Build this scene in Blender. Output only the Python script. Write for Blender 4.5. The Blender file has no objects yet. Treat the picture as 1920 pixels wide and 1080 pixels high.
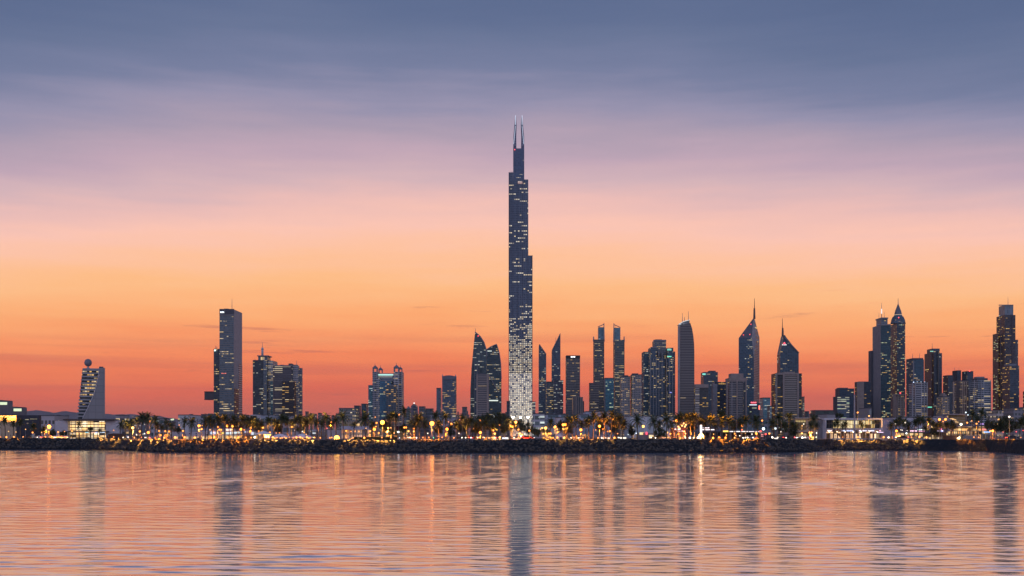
import bpy, bmesh, math, random
from mathutils import Vector, Matrix, Euler
R = math.radians
S = bpy.context.scene
C = S.collection
random.seed(7)

# ------------------------------------------------------------------ camera
F = 2059.0          # focal length in pixels of the 1920 wide photograph
HY = 815.0          # horizon row
CAMZ = 6.0          # eye height above the water
cd = bpy.data.cameras.new('camera'); cam = bpy.data.objects.new('camera', cd); C.objects.link(cam)
cam.location = (0, 0, CAMZ); cam.rotation_euler = (R(90), 0, 0)
cd.sensor_width = 36; cd.lens = 36 * F / 1920; cd.shift_y = (HY - 540) / 1920
cd.clip_start = 0.5; cd.clip_end = 60000
S.camera = cam
S.view_settings.view_transform = 'Standard'; S.view_settings.look = 'None'
S.view_settings.exposure = 0; S.view_settings.gamma = 1
S.render.engine = 'CYCLES'
cy = S.cycles
cy.use_denoising = True
cy.max_bounces = 6; cy.diffuse_bounces = 2; cy.glossy_bounces = 4; cy.transmission_bounces = 2; cy.transparent_max_bounces = 4
cy.sample_clamp_indirect = 6; cy.caustics_reflective = False; cy.caustics_refractive = False
cy.blur_glossy = 0.2

def lin(c):
    return tuple(((v/255)/12.92 if v <= 10 else (((v/255)+0.055)/1.055)**2.4) for v in c)

# ------------------------------------------------------------------ sky
W_ = bpy.data.worlds.new('World'); S.world = W_; W_.use_nodes = True
nt = W_.node_tree; nt.nodes.clear()
def N(t, typ, **kw):
    n = t.nodes.new(typ)
    for k, v in kw.items():
        setattr(n, k, v)
    return n
def math_(t, op, a, b=None, c=None, clamp=False):
    n = t.nodes.new('ShaderNodeMath'); n.operation = op; n.use_clamp = clamp
    for i, v in enumerate((a, b, c)):
        if v is None: continue
        if isinstance(v, (int, float)): n.inputs[i].default_value = v
        else: t.links.new(v, n.inputs[i])
    return n.outputs[0]
def mixc(t, f, a, b, typ='MIX'):
    n = t.nodes.new('ShaderNodeMix'); n.data_type = 'RGBA'; n.blend_type = typ
    for sock, v in ((n.inputs[0], f), (n.inputs[6], a), (n.inputs[7], b)):
        if isinstance(v, (int, float)): sock.default_value = v
        elif isinstance(v, tuple): sock.default_value = (*v[:3], 1)
        else: t.links.new(v, sock)
    return n.outputs[2]
def maprange(t, v, a, b, c, d, smooth=True):
    n = t.nodes.new('ShaderNodeMapRange'); n.interpolation_type = 'SMOOTHSTEP' if smooth else 'LINEAR'
    t.links.new(v, n.inputs[0])
    for i, k in enumerate((a, b, c, d)):
        if isinstance(k, (int, float)): n.inputs[i+1].default_value = k
        else: t.links.new(k, n.inputs[i+1])
    return n.outputs[0]
def ramp(t, f, stops):
    n = t.nodes.new('ShaderNodeValToRGB'); n.color_ramp.interpolation = 'LINEAR'
    e = n.color_ramp.elements
    while len(e) > 1: e.remove(e[0])
    e[0].position = stops[0][0]; e[0].color = (*stops[0][1], 1)
    for p, c in stops[1:]:
        k = e.new(p); k.color = (*c, 1)
    t.links.new(f, n.inputs[0])
    return n.outputs[0]

tc = N(nt, 'ShaderNodeTexCoord')
sp = N(nt, 'ShaderNodeSeparateXYZ'); nt.links.new(tc.outputs['Generated'], sp.inputs[0])
dx, dy, dz = sp.outputs
hyp = math_(nt, 'SQRT', math_(nt, 'ADD', math_(nt, 'MULTIPLY', dx, dx), math_(nt, 'MULTIPLY', dy, dy)))
hyp = math_(nt, 'MAXIMUM', hyp, 0.02)
te = math_(nt, 'DIVIDE', dz, hyp)                       # tangent of the elevation
az = math_(nt, 'DIVIDE', dx, hyp)
cv = N(nt, 'ShaderNodeCombineXYZ')
nt.links.new(az, cv.inputs[0]); nt.links.new(te, cv.inputs[1])
def sky_noise(sx, sy, detail, seed, rough=0.55):
    m = N(nt, 'ShaderNodeMapping'); nt.links.new(cv.outputs[0], m.inputs[0])
    m.inputs['Scale'].default_value = (sx, sy, 1); m.inputs['Location'].default_value = (seed, seed*1.7, seed)
    m.inputs['Rotation'].default_value = (0, 0, R(2))
    n = N(nt, 'ShaderNodeTexNoise'); n.inputs['Scale'].default_value = 1; n.inputs['Detail'].default_value = detail
    n.inputs['Roughness'].default_value = rough
    nt.links.new(m.outputs[0], n.inputs[0]); return n.outputs[0]
broad = sky_noise(2.6, 11, 5, 3.1, .5)
fine = sky_noise(7, 70, 4, 11.3)
# the glow narrows to either side of the place where the sun went down
e = math_(nt, 'MULTIPLY', te, math_(nt, 'ADD', 1.0, math_(nt, 'MULTIPLY', math_(nt, 'MULTIPLY', az, az), 0.85)))
e = math_(nt, 'ADD', e, math_(nt, 'MULTIPLY', math_(nt, 'MULTIPLY', az, te), 0.04))
e = math_(nt, 'ADD', e, math_(nt, 'MULTIPLY', math_(nt, 'SUBTRACT', broad, 0.5), math_(nt, 'MULTIPLY', te, 0.26)))
e = math_(nt, 'ADD', e, math_(nt, 'MULTIPLY', math_(nt, 'SUBTRACT', fine, 0.5), 0.034))
def row(y): return (HY - y) / F
SKY = [(815, (180, 92, 88)), (775, (206, 104, 84)), (735, (228, 108, 84)), (690, (246, 130, 88)), (640, (255, 154, 102)), (590, (258, 175, 116)), (530, (258, 192, 136)),
       (480, (258, 197, 160)), (430, (254, 199, 181)), (385, (238, 191, 185)), (340, (214, 181, 187)), (295, (195, 168, 184)), (245, (176, 159, 178)), (190, (151, 147, 174)), (130, (120, 128, 160)), (60, (105, 118, 151)), (0, (96, 111, 146)), (-250, (66, 88, 126))]
front = ramp(nt, e, [(max(0, row(y)), lin(c)) for y, c in SKY] + [(1.0, lin((52, 72, 110)))])
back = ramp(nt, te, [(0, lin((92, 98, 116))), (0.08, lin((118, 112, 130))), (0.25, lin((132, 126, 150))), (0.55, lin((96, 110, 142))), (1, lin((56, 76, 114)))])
back = mixc(nt, 1.0, back, (3.3, 3.15, 2.95), 'MULTIPLY')  # unseen sky behind the camera, brightened to lift the facades
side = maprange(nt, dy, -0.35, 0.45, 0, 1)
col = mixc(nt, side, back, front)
# soft mauve veils drawn out along the horizon
veil = sky_noise(2.6, 85, 3, 41.3, 0.5)
vm = math_(nt, 'MULTIPLY', maprange(nt, veil, 0.45, 0.72, 0, 0.34), math_(nt, 'MULTIPLY', maprange(nt, te, 0.0, 0.02, 0.3, 1), maprange(nt, te, 0.055, 0.115, 1, 0)))
col = mixc(nt, vm, col, lin((186, 100, 98)))
# a few thin mauve streaks of cloud low over the city
streak = sky_noise(9, 150, 5, 23.7, 0.6)
sm = math_(nt, 'MULTIPLY', maprange(nt, streak, 0.63, 0.72, 0, 1), math_(nt, 'MULTIPLY', maprange(nt, te, 0.012, 0.05, 0, 1), maprange(nt, te, 0.10, 0.14, 1, 0)))
sm = math_(nt, 'MULTIPLY', sm, 0.34)
col = mixc(nt, sm, col, lin((168, 92, 96)))
SUN_EL, SUN_AZ = -1.0, -14.0       # gone below the horizon behind the city
ns = N(nt, 'ShaderNodeTexSky'); ns.sky_type = 'NISHITA'; ns.sun_disc = False
ns.sun_elevation = R(SUN_EL); ns.sun_rotation = R(SUN_AZ); ns.altitude = 0
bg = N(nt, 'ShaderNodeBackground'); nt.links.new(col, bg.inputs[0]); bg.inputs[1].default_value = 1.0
bg2 = N(nt, 'ShaderNodeBackground'); nt.links.new(ns.outputs[0], bg2.inputs[0]); bg2.inputs[1].default_value = 0.004
ad = N(nt, 'ShaderNodeAddShader'); nt.links.new(bg.outputs[0], ad.inputs[0]); nt.links.new(bg2.outputs[0], ad.inputs[1])
ow = N(nt, 'ShaderNodeOutputWorld'); nt.links.new(ad.outputs[0], ow.inputs[0])
W_.cycles.sampling_method = 'AUTOMATIC'
# the sun is below the skyline: the twilight sky and the lamps are the only light

# ------------------------------------------------------------------ helpers
GZ = 4.2                                       # level of the land
def P(x, y, Y): return Vector(((x - 960) * Y / F, Y, CAMZ + (HY - y) * Y / F))
def PX(x, Y): return (x - 960) * Y / F
def PZ(y, Y): return CAMZ + (HY - y) * Y / F
def lerp_tab(tab, x):
    if x <= tab[0][0]: return tab[0][1]
    for (a, p), (b, q) in zip(tab, tab[1:]):
        if x <= b: return p + (q - p) * (x - a) / (b - a)
    return tab[-1][1]
WL = [(-400, 842.5), (0, 843), (150, 843), (225, 844.5), (290, 848), (420, 849), (960, 849.5), (1400, 849), (1470, 848.5), (1515, 847.5), (1538, 845.5),
      (1550, 843.8), (1640, 844), (1760, 845.2), (1850, 846), (1885, 849), (1920, 851), (2300, 855)]
TOPY = [(-400, 822), (0, 822), (215, 822.5), (245, 826), (330, 826.5), (420, 824.5), (600, 825.5), (700, 825), (770, 828.5), (920, 829), (960, 825), (1000, 823.5),
        (1060, 824.5), (1400, 824), (1440, 823), (1502, 823.5), (1520, 829), (1534, 836), (1545, 838), (1553, 825), (1740, 824.5), (1860, 824), (2300, 824)]
def shore(x): return CAMZ * F / (lerp_tab(WL, x) - HY)
def crest(x):
    n = .22*math.sin(x*.31) + .18*math.sin(x*.83 + 1) + .12*math.sin(x*1.9)
    return max(.6, PZ(lerp_tab(TOPY, x), shore(x) + 10) + (n if x < 1720 else 0))

MATS = {}
def plain(name, col, rough=0.7, metal=0.0, var=0.12, scale=0.35, emit=None, strength=0.0, bump=0.0, spec=0.4):
    if name in MATS: return MATS[name]
    m = bpy.data.materials.new(name); m.use_nodes = True; t = m.node_tree
    b = t.nodes['Principled BSDF']
    g = N(t, 'ShaderNodeNewGeometry')
    n = N(t, 'ShaderNodeTexNoise'); n.inputs['Scale'].default_value = scale; n.inputs['Detail'].default_value = 4
    t.links.new(g.outputs['Position'], n.inputs[0])
    f = maprange(t, n.outputs[0], 0.25, 0.75, 1 - var, 1 + var)
    cn = mixc(t, 1.0, tuple(col), f, 'MULTIPLY'); t.links.new(cn, b.inputs['Base Color'])
    b.inputs['Roughness'].default_value = rough; b.inputs['Metallic'].default_value = metal
    b.inputs['Specular IOR Level'].default_value = spec
    if emit:
        b.inputs['Emission Color'].default_value = (*emit, 1); b.inputs['Emission Strength'].default_value = strength
    if bump:
        bn = N(t, 'ShaderNodeBump'); bn.inputs['Strength'].default_value = bump; t.links.new(n.outputs[0], bn.inputs['Height']); t.links.new(bn.outputs[0], b.inputs['Normal'])
    MATS[name] = m; return m

# one node group draws the grid of storeys and bays on every facade
fg = bpy.data.node_groups.new('facade_grid', 'ShaderNodeTree')
def gin(n, typ, d):
    s = fg.interface.new_socket(n, in_out='INPUT', socket_type=typ)
    if d is not None: s.default_value = d
gin('floor', 'NodeSocketFloat', 3.6); gin('bay', 'NodeSocketFloat', 1.6); gin('band', 'NodeSocketFloat', .3); gin('mull', 'NodeSocketFloat', .12)
gin('glass', 'NodeSocketColor', (0.05, .07, .1, 1)); gin('frame', 'NodeSocketColor', (.1, .1, .1, 1))
gin('lit', 'NodeSocketFloat', .2); gin('run', 'NodeSocketFloat', 4); gin('seed', 'NodeSocketFloat', 1)
gin('warm', 'NodeSocketColor', (1, .6, .2, 1)); gin('cool', 'NodeSocketColor', (1, .9, .7, 1)); gin('power', 'NodeSocketFloat', 1)
gin('lit_low', 'NodeSocketFloat', 0); gin('z_full', 'NodeSocketFloat', 0); gin('z_none', 'NodeSocketFloat', 1); gin('gmetal', 'NodeSocketFloat', .5); gin('thin', 'NodeSocketFloat', .45); gin('vary', 'NodeSocketFloat', .9)
fg.interface.new_socket('shader', in_out='OUTPUT', socket_type='NodeSocketShader')
gi = fg.nodes.new('NodeGroupInput'); go = fg.nodes.new('NodeGroupOutput'); I = gi.outputs
uvn = fg.nodes.new('ShaderNodeUVMap'); us = fg.nodes.new('ShaderNodeSeparateXYZ'); fg.links.new(uvn.outputs[0], us.inputs[0])
u, v = us.outputs[0], us.outputs[1]
ub = math_(fg, 'DIVIDE', u, I['bay']); vb = math_(fg, 'DIVIDE', v, I['floor'])
fu = math_(fg, 'FLOOR', ub); fv = math_(fg, 'FLOOR', vb)
fx = math_(fg, 'SUBTRACT', ub, fu); fy = math_(fg, 'SUBTRACT', vb, fv)
mx = math_(fg, 'LESS_THAN', I['mull'], fx); my = math_(fg, 'LESS_THAN', I['band'], fy)
gm = math_(fg, 'MULTIPLY', mx, my)
def wn(a, b, s):
    c = fg.nodes.new('ShaderNodeCombineXYZ'); fg.links.new(a, c.inputs[0]); fg.links.new(b, c.inputs[1])
    fg.links.new(math_(fg, 'ADD', I['seed'], s), c.inputs[2])
    w = fg.nodes.new('ShaderNodeTexWhiteNoise'); w.noise_dimensions = '3D'; fg.links.new(c.outputs[0], w.inputs[0])
    return w.outputs[0]
r1 = wn(fu, fv, 0.0)
shift = math_(fg, 'MULTIPLY', wn(fv, fv, 7.7), I['run'])
r2 = wn(math_(fg, 'FLOOR', math_(fg, 'DIVIDE', math_(fg, 'ADD', fu, shift), I['run'])), fv, 3.3)
r3 = wn(fu, fv, 9.1); r4 = wn(fu, fv, 5.5)
cl = fg.nodes.new('ShaderNodeTexNoise'); cl.inputs['Scale'].default_value = 0.05; cl.inputs['Detail'].default_value = 2
cc = fg.nodes.new('ShaderNodeCombineXYZ'); fg.links.new(u, cc.inputs[0]); fg.links.new(v, cc.inputs[1]); fg.links.new(math_(fg, 'MULTIPLY', I['seed'], 13.7), cc.inputs[2])
fg.links.new(cc.outputs[0], cl.inputs[0])
pz = maprange(fg, v, I['z_full'], I['z_none'], 1, 0)
pp = math_(fg, 'MULTIPLY', I['lit'], maprange(fg, cl.outputs[0], 0.3, 0.7, 0.35, 1.65))
pp = math_(fg, 'ADD', pp, math_(fg, 'MULTIPLY', I['lit_low'], math_(fg, 'MULTIPLY', pz, maprange(fg, cl.outputs[0], 0.3, 0.6, 0.6, 1.2))))
onrun = math_(fg, 'MULTIPLY', math_(fg, 'LESS_THAN', r2, pp), math_(fg, 'LESS_THAN', r1, 0.85))
onone = math_(fg, 'LESS_THAN', r3, math_(fg, 'MULTIPLY', pp, 0.22))
on = math_(fg, 'MAXIMUM', onrun, onone)
top_ = math_(fg, 'LESS_THAN', math_(fg, 'ADD', I['band'], math_(fg, 'MULTIPLY', I['thin'], math_(fg, 'SUBTRACT', 1.0, I['band']))), fy)   # ceilings glow, the lower part of each pane stays dark
ef = math_(fg, 'MULTIPLY', math_(fg, 'MULTIPLY', on, math_(fg, 'MULTIPLY', gm, top_)), math_(fg, 'MULTIPLY', I['power'], math_(fg, 'SUBTRACT', 1.25, math_(fg, 'MULTIPLY', r4, I['vary']))))
ecol = mixc(fg, r3, I['warm'], I['cool'])
pane = math_(fg, 'ADD', 1.0, math_(fg, 'MULTIPLY', math_(fg, 'SUBTRACT', r4, 0.5), math_(fg, 'MINIMUM', 0.7, math_(fg, 'MULTIPLY', I['gmetal'], 2.0))))
gcol = mixc(fg, 1.0, I['glass'], pane, 'MULTIPLY')
bcol = mixc(fg, gm, I['frame'], gcol)
pb = fg.nodes.new('ShaderNodeBsdfPrincipled'); pb.inputs['Specular IOR Level'].default_value = .3
fg.links.new(bcol, pb.inputs['Base Color']); fg.links.new(math_(fg, 'MULTIPLY', gm, I['gmetal']), pb.inputs['Metallic'])
fg.links.new(math_(fg, 'SUBTRACT', 0.65, math_(fg, 'MULTIPLY', math_(fg, 'MULTIPLY', gm, I['gmetal']), 1.15)), pb.inputs['Roughness'])
fg.links.new(ecol, pb.inputs['Emission Color']); fg.links.new(ef, pb.inputs['Emission Strength'])
fg.links.new(pb.outputs[0], go.inputs[0])

seedc = [0]
WARM = (1.0, .62, .16); AMBER = (1.0, .52, .10); CREAM = (1.0, .80, .50); COOL = (.85, .95, .90); GREENW = (.80, 1.0, .62)
NAVY = (.075, .105, .155); TEAL = (.055, .13, .17); SLATE = (.09, .11, .14); BROWN = (.09, .075, .08); BLACKG = (.04, .05, .065)
def facade(glass=NAVY, frame=(.10, .11, .13), floor=3.8, bay=1.8, band=.3, mull=.12, lit=.2, run=4, warm=WARM, cool=CREAM, power=1.0,
           lit_low=0, z_full=0, z_none=1, gmetal=.22, thin=.5, k=.72, vary=.9):
    seedc[0] += 1
    m = bpy.data.materials.new('facade_%d' % seedc[0]); m.use_nodes = True; t = m.node_tree
    t.nodes.remove(t.nodes['Principled BSDF'])
    g = t.nodes.new('ShaderNodeGroup'); g.node_tree = fg
    for k, val in dict(floor=floor, bay=bay, band=band, mull=mull, glass=(min(1, glass[0]*1.3), min(1, glass[1]*1.5), min(1, glass[2]*1.35), 1), frame=(*[min(.6, v*1.35) for v in frame], 1), lit=lit*k, run=run, seed=seedc[0]*1.37,
                       warm=(*warm, 1), cool=(*cool, 1), power=power*(.74 if k == .72 else 1), lit_low=lit_low, z_full=z_full, z_none=z_none, gmetal=gmetal, thin=thin, vary=vary).items():
        g.inputs[k].default_value = val
    t.links.new(g.outputs[0], t.nodes['Material Output'].inputs[0])
    try: m.cycles.emission_sampling = 'NONE'
    except Exception: pass
    return m

CONC = plain('grey_concrete', (.24, .24, .255)); LCONC = plain('pale_concrete', (.37, .365, .37)); DCONC = plain('dark_concrete', (.10, .105, .12))
BEIGE = plain('beige_cladding', (.31, .255, .225)); WHITE = plain('white_render', (.56, .54, .55)); PINKW = plain('pinkish_render', (.58, .50, .50))
ROOF = plain('roof_membrane', (.12, .12, .13)); STEEL = plain('painted_steel', (.25, .26, .29), .45, .6); DARKM = plain('dark_metal', (.035, .04, .05), .4, .5)
GREYB = plain('blue_grey_panel', (.26, .29, .34)); TANW = plain('tan_render', (.55, .42, .28)); LAV = plain('lavender_render', (.42, .39, .47))
def glow(name, colr, L): return plain(name, (.5, .5, .5), emit=colr, strength=L, var=0)

def tag(o, label=None, cat=None, group=None, kind=None):
    if label: o['label'] = label
    if cat: o['category'] = cat
    if group: o['group'] = group
    if kind: o['kind'] = kind
    return o
def thing(name, label, cat, loc, group=None):
    o = bpy.data.objects.new(name, None); C.objects.link(o); o.location = loc; o.empty_display_size = 1
    return tag(o, label, cat, group)
def wloc(o):
    v = Vector(o.location)
    while o.parent: o = o.parent; v += o.location
    return v
def obj(name, bm, mats, parent=None, smooth=False):
    """world-space bmesh -> one mesh object, its vertices stored about the parent's origin"""
    if not isinstance(mats, (list, tuple)): mats = [mats]
    if parent is not None: bmesh.ops.translate(bm, verts=bm.verts, vec=-wloc(parent))
    bmesh.ops.recalc_face_normals(bm, faces=bm.faces)
    me = bpy.data.meshes.new(name); bm.to_mesh(me); bm.free()
    for m in mats: me.materials.append(m)
    if smooth: me.shade_smooth()
    o = bpy.data.objects.new(name, me); C.objects.link(o)
    if parent is not None: o.parent = parent
    return o
def NB():
    bm = bmesh.new(); bm.loops.layers.uv.new('UVMap'); return bm
def uvface(bm, f):
    l = bm.loops.layers.uv.active
    if l is None: return
    f.normal_update(); n = f.normal
    h = Vector((-n.y, n.x, 0))
    if h.length < 1e-4: h = Vector((1, 0, 0))
    h.normalize()
    for lp in f.loops: lp[l].uv = (lp.vert.co.dot(h) + 500, lp.vert.co.z)
def extrude_profile(bm, pts, Y, d, mi=0, side=None, roof=None):
    """pts: [(X, Z)] outline in the plane Y, given depth d"""
    side = mi if side is None else side
    a = [bm.verts.new((x, Y, z)) for x, z in pts]; b = [bm.verts.new((x, Y + d, z)) for x, z in pts]
    fs = [(bm.faces.new(a), mi), (bm.faces.new(list(reversed(b))), mi)]
    n = len(pts)
    for i in range(n):
        j = (i + 1) % n
        f = bm.faces.new((a[j], a[i], b[i], b[j])); f.normal_update()
        dxx, dzz = abs(pts[j][0]-pts[i][0]), abs(pts[j][1]-pts[i][1])
        k = side
        if roof is not None and dxx > dzz * 1.2: k = roof
        fs.append((f, k))
    for f, k in fs: f.material_index = k; uvface(bm, f)
def fit(xl, xr, Y, d):
    """front edges of a box whose silhouette from the quay runs from xl to xr (its far corner peeps out on the inner side)"""
    if xl > 960: xl = 960 + (xl - 960) * (Y + d) / Y
    if xr < 960: xr = 960 + (xr - 960) * (Y + d) / Y
    return xl, xr
def bx(bm, xl, xr, yt, Y, d, yb=None, mi=0, side=None, roof=1, fitted=True):
    if fitted: xl, xr = fit(xl, xr, Y, d)
    z0 = GZ - 0.5 if yb is None else PZ(yb, Y)
    X0, X1, Z = PX(xl, Y), PX(xr, Y), PZ(yt, Y)
    extrude_profile(bm, [(X0, z0), (X1, z0), (X1, Z), (X0, Z)], Y, d, mi, side, roof)
def prof(bm, pts, Y, d, mi=0, side=None, roof=None, fitted=True):
    """outline traced in picture units at distance Y; y = None stands for the ground"""
    xs = [p[0] for p in pts]; a, b = min(xs), max(xs)
    fa, fb = fit(a, b, Y, d) if fitted else (a, b)
    q = [(PX(fa + (x - a) * (fb - fa) / (b - a), Y), GZ - .5 if y is None else PZ(y, Y)) for x, y in pts]
    extrude_profile(bm, q, Y, d, mi, side, roof)
def cyl(bm, c, r0, r1, z0, z1, n=8, mi=0):
    ra = [bm.verts.new((c[0] + r0*math.cos(2*math.pi*i/n), c[1] + r0*math.sin(2*math.pi*i/n), z0)) for i in range(n)]
    rb = [bm.verts.new((c[0] + r1*math.cos(2*math.pi*i/n), c[1] + r1*math.sin(2*math.pi*i/n), z1)) for i in range(n)]
    fs = [bm.faces.new((ra[i], ra[(i+1) % n], rb[(i+1) % n], rb[i])) for i in range(n)]
    fs.append(bm.faces.new(list(reversed(ra)))); fs.append(bm.faces.new(rb))
    for f in fs: f.material_index = mi; uvface(bm, f)
def wbox(bm, x0, x1, y0, y1, z0, z1, mi=0):
    vs = [bm.verts.new(p) for p in ((x0,y0,z0),(x1,y0,z0),(x1,y1,z0),(x0,y1,z0),(x0,y0,z1),(x1,y0,z1),(x1,y1,z1),(x0,y1,z1))]
    for q in ((0,3,2,1),(4,5,6,7),(0,1,5,4),(1,2,6,5),(2,3,7,6),(3,0,4,7)):
        f = bm.faces.new([vs[i] for i in q]); f.material_index = mi; uvface(bm, f)
def sphere(bm, c, r, sub=1, mi=0):
    g = bmesh.ops.create_icosphere(bm, subdivisions=sub, radius=r, matrix=Matrix.Translation(c))
    for f in {f for vv in g['verts'] for f in vv.link_faces}: f.material_index = mi
def pole_px(bm, x, yt, yb, Y, r0, r1=None, n=6):
    p = P(x, yb, Y); cyl(bm, (p.x, Y), r0, r0 if r1 is None else r1, p.z, PZ(yt, Y), n)
def B(name, label, x, Y, cat='building', group=None): return thing(name, label, cat, (PX(x, Y), Y, GZ), group)
def part(root, name, fn, mats, smooth=False):
    bm = NB(); fn(bm); return obj(name, bm, mats, root, smooth)
def antenna(root, x, yt, yb, Y, r=.35): return part(root, 'antenna', lambda b: pole_px(b, x, yt, yb, Y, r, r*.4), STEEL)
def plant(root, xl, xr, yt, yb, Y, d=8, m=None): return part(root, 'plant_room', lambda b: bx(b, xl, xr, yt, Y, d, yb, fitted=False, roof=0), m or DCONC)
RED = glow('red_beacon', (1, .05, .04), 2)
def beacon(root, x, y, Y, r=.6): return part(root, 'warning_light', lambda b: sphere(b, P(x, y, Y), r, 1), RED)
def sign(root, x0, x1, y0, y1, Y, colr, L, name='sign', n=1):
    def f(b):
        w = (x1 - x0) / n
        for i in range(n): bx(b, x0 + i*w, x0 + (i + (.72 if n > 1 else 1))*w, y0 + (0 if n == 1 else .3*(i % 2)), Y, .25, y1, fitted=False, roof=0)
    m = glow('sign_%s_%g' % ('_'.join('%g' % c for c in colr), L), colr, L)
    return part(root, name, f, m)

# ------------------------------------------------------------------ the setting: water, bank, land, hills
XS = [-420 + i*6 for i in range(470)]
def water():
    """the bay: one sheet with real waves in front of the shore, flat where it runs out of sight"""
    import numpy as np
    rng = np.random.default_rng(4)
    d = [26.0]
    while d[-1] < 455: d.append(d[-1] + min(.42, max(.16, d[-1]*.0026)))
    d = np.array(d); a = np.tan(np.radians(np.linspace(-33, 33, 820)))
    Yg = np.repeat(d[:, None], len(a), 1); Xg = d[:, None]*a[None, :]
    Z = np.zeros_like(Xg)
    lam = np.exp(rng.uniform(np.log(.5), np.log(2.5), 64)); th = rng.normal(0.06, .24, 64); ph = rng.uniform(0, 6.283, 64)
    amp = lam**.75; amp *= 1/np.sqrt(np.sum((amp*2*np.pi/lam)**2/2))          # unit rms slope
    patch = np.zeros_like(Xg)
    for k in range(7):
        l = rng.uniform(25, 120); t = rng.normal(0, .35); patch += np.sin(2*np.pi/l*(Xg*np.sin(t)*.6 + Yg*np.cos(t)) + rng.uniform(0, 6.28))
    patch = np.clip(1 + .05*patch, .8, 1.2)
    for l, t, p, A in zip(lam, th, ph, amp):
        k = 2*np.pi/l; Z += A*np.sin(k*(Xg*np.sin(t) + Yg*np.cos(t)) + p + .5*np.sin(.021*Xg + 3*p))
    Z *= SLOPE*patch*np.clip(.62 + Yg/95, .92, 2.1)
    Z *= np.clip((455 - Yg)/20, 0, 1)*np.clip((33 - np.abs(np.degrees(np.arctan2(Xg, Yg))))/2, 0, 1)*np.clip((Yg - 26)/4, 0, 1)
    nr, nc = Xg.shape
    me = bpy.data.meshes.new('water')
    ext = [(-6000, -3000), (6000, -3000), (6000, 900), (-6000, 900)]         # the flat rest of the sheet is stitched round the waves
    co = np.stack([Xg, Yg, Z], -1).reshape(-1, 3); n0 = len(co)
    corners = np.array([(x, y, 0.0) for x, y in ext]); co = np.concatenate([co, corners])
    idx = np.arange(nr*nc).reshape(nr, nc)
    q = np.stack([idx[:-1, :-1], idx[:-1, 1:], idx[1:, 1:], idx[1:, :-1]], -1).reshape(-1, 4)
    A_, B_, C_, D_ = n0, n0+1, n0+2, n0+3
    bl, br, tr, tl = idx[0, 0], idx[0, -1], idx[-1, -1], idx[-1, 0]
    polys = [[A_, B_] + list(idx[0, ::-1]), [B_, C_] + list(idx[::-1, -1]), [C_, D_] + list(idx[-1, :]), [D_, A_] + list(idx[:, 0])]
    loops = np.concatenate([q.reshape(-1)] + [np.array(p_) for p_ in polys]).astype(np.int32)
    starts = np.concatenate([np.arange(len(q))*4, len(q)*4 + np.cumsum([0] + [len(p_) for p_ in polys[:-1]])]).astype(np.int32)
    me.vertices.add(len(co)); me.vertices.foreach_set('co', co.astype(np.float32).reshape(-1))
    me.loops.add(len(loops)); me.loops.foreach_set('vertex_index', loops)
    me.polygons.add(len(starts)); me.polygons.foreach_set('loop_start', starts)
    me.update(calc_edges=True); me.validate(); me.shade_smooth()
    m = bpy.data.materials.new('bay_water'); m.use_nodes = True; t = m.node_tree; b = t.nodes['Principled BSDF']
    b.inputs['Base Color'].default_value = (.47, .56, .66, 1); b.inputs['Metallic'].default_value = .66; b.inputs['Roughness'].default_value = .09; b.inputs['IOR'].default_value = 1.9
    g = N(t, 'ShaderNodeNewGeometry')
    def wave(sx, sy, det, rot, dist=0.0):
        mp = N(t, 'ShaderNodeMapping'); mp.inputs['Scale'].default_value = (sx, sy, 1); mp.inputs['Rotation'].default_value = (0, 0, R(rot))
        t.links.new(g.outputs['Position'], mp.inputs[0])
        n = N(t, 'ShaderNodeTexNoise'); n.inputs['Scale'].default_value = 1; n.inputs['Detail'].default_value = det; n.inputs['Roughness'].default_value = .5
        n.inputs['Distortion'].default_value = dist
        t.links.new(mp.outputs[0], n.inputs[0]); return n.outputs[0]
    small = wave(.9, 2.6, 3, 7, .3)
    bp = N(t, 'ShaderNodeBump'); bp.inputs['Strength'].default_value = 1.0; bp.inputs['Distance'].default_value = .012
    t.links.new(small, bp.inputs['Height']); t.links.new(bp.outputs[0], b.inputs['Normal'])
    me.materials.append(m)
    o = bpy.data.objects.new('water', me); C.objects.link(o); tag(o, kind='structure')
SLOPE = 0.0265
water()
ROCKM = plain('shaded_bank_earth', (.012, .012, .013), .9, scale=.6, var=.4, bump=.4)  # near black so the gaps between rocks read as deep shade
def bank():
    bm = bmesh.new(); prev = None
    for x in XS:
        w = shore(x); c = crest(x); k = []
        for dy, z in ((-5, -2.2), (0, 0), (5, c*.55), (9.5, c), (12.5, c + .02), (16, GZ)):
            k.append(bm.verts.new((PX(x, w + dy), w + dy, z + random.uniform(-.12, .12)*(0 < z < GZ))))
        if prev:
            for a in range(5): bm.faces.new((prev[a], k[a], k[a+1], prev[a+1]))
        prev = k
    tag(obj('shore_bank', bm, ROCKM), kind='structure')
bank()
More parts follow.
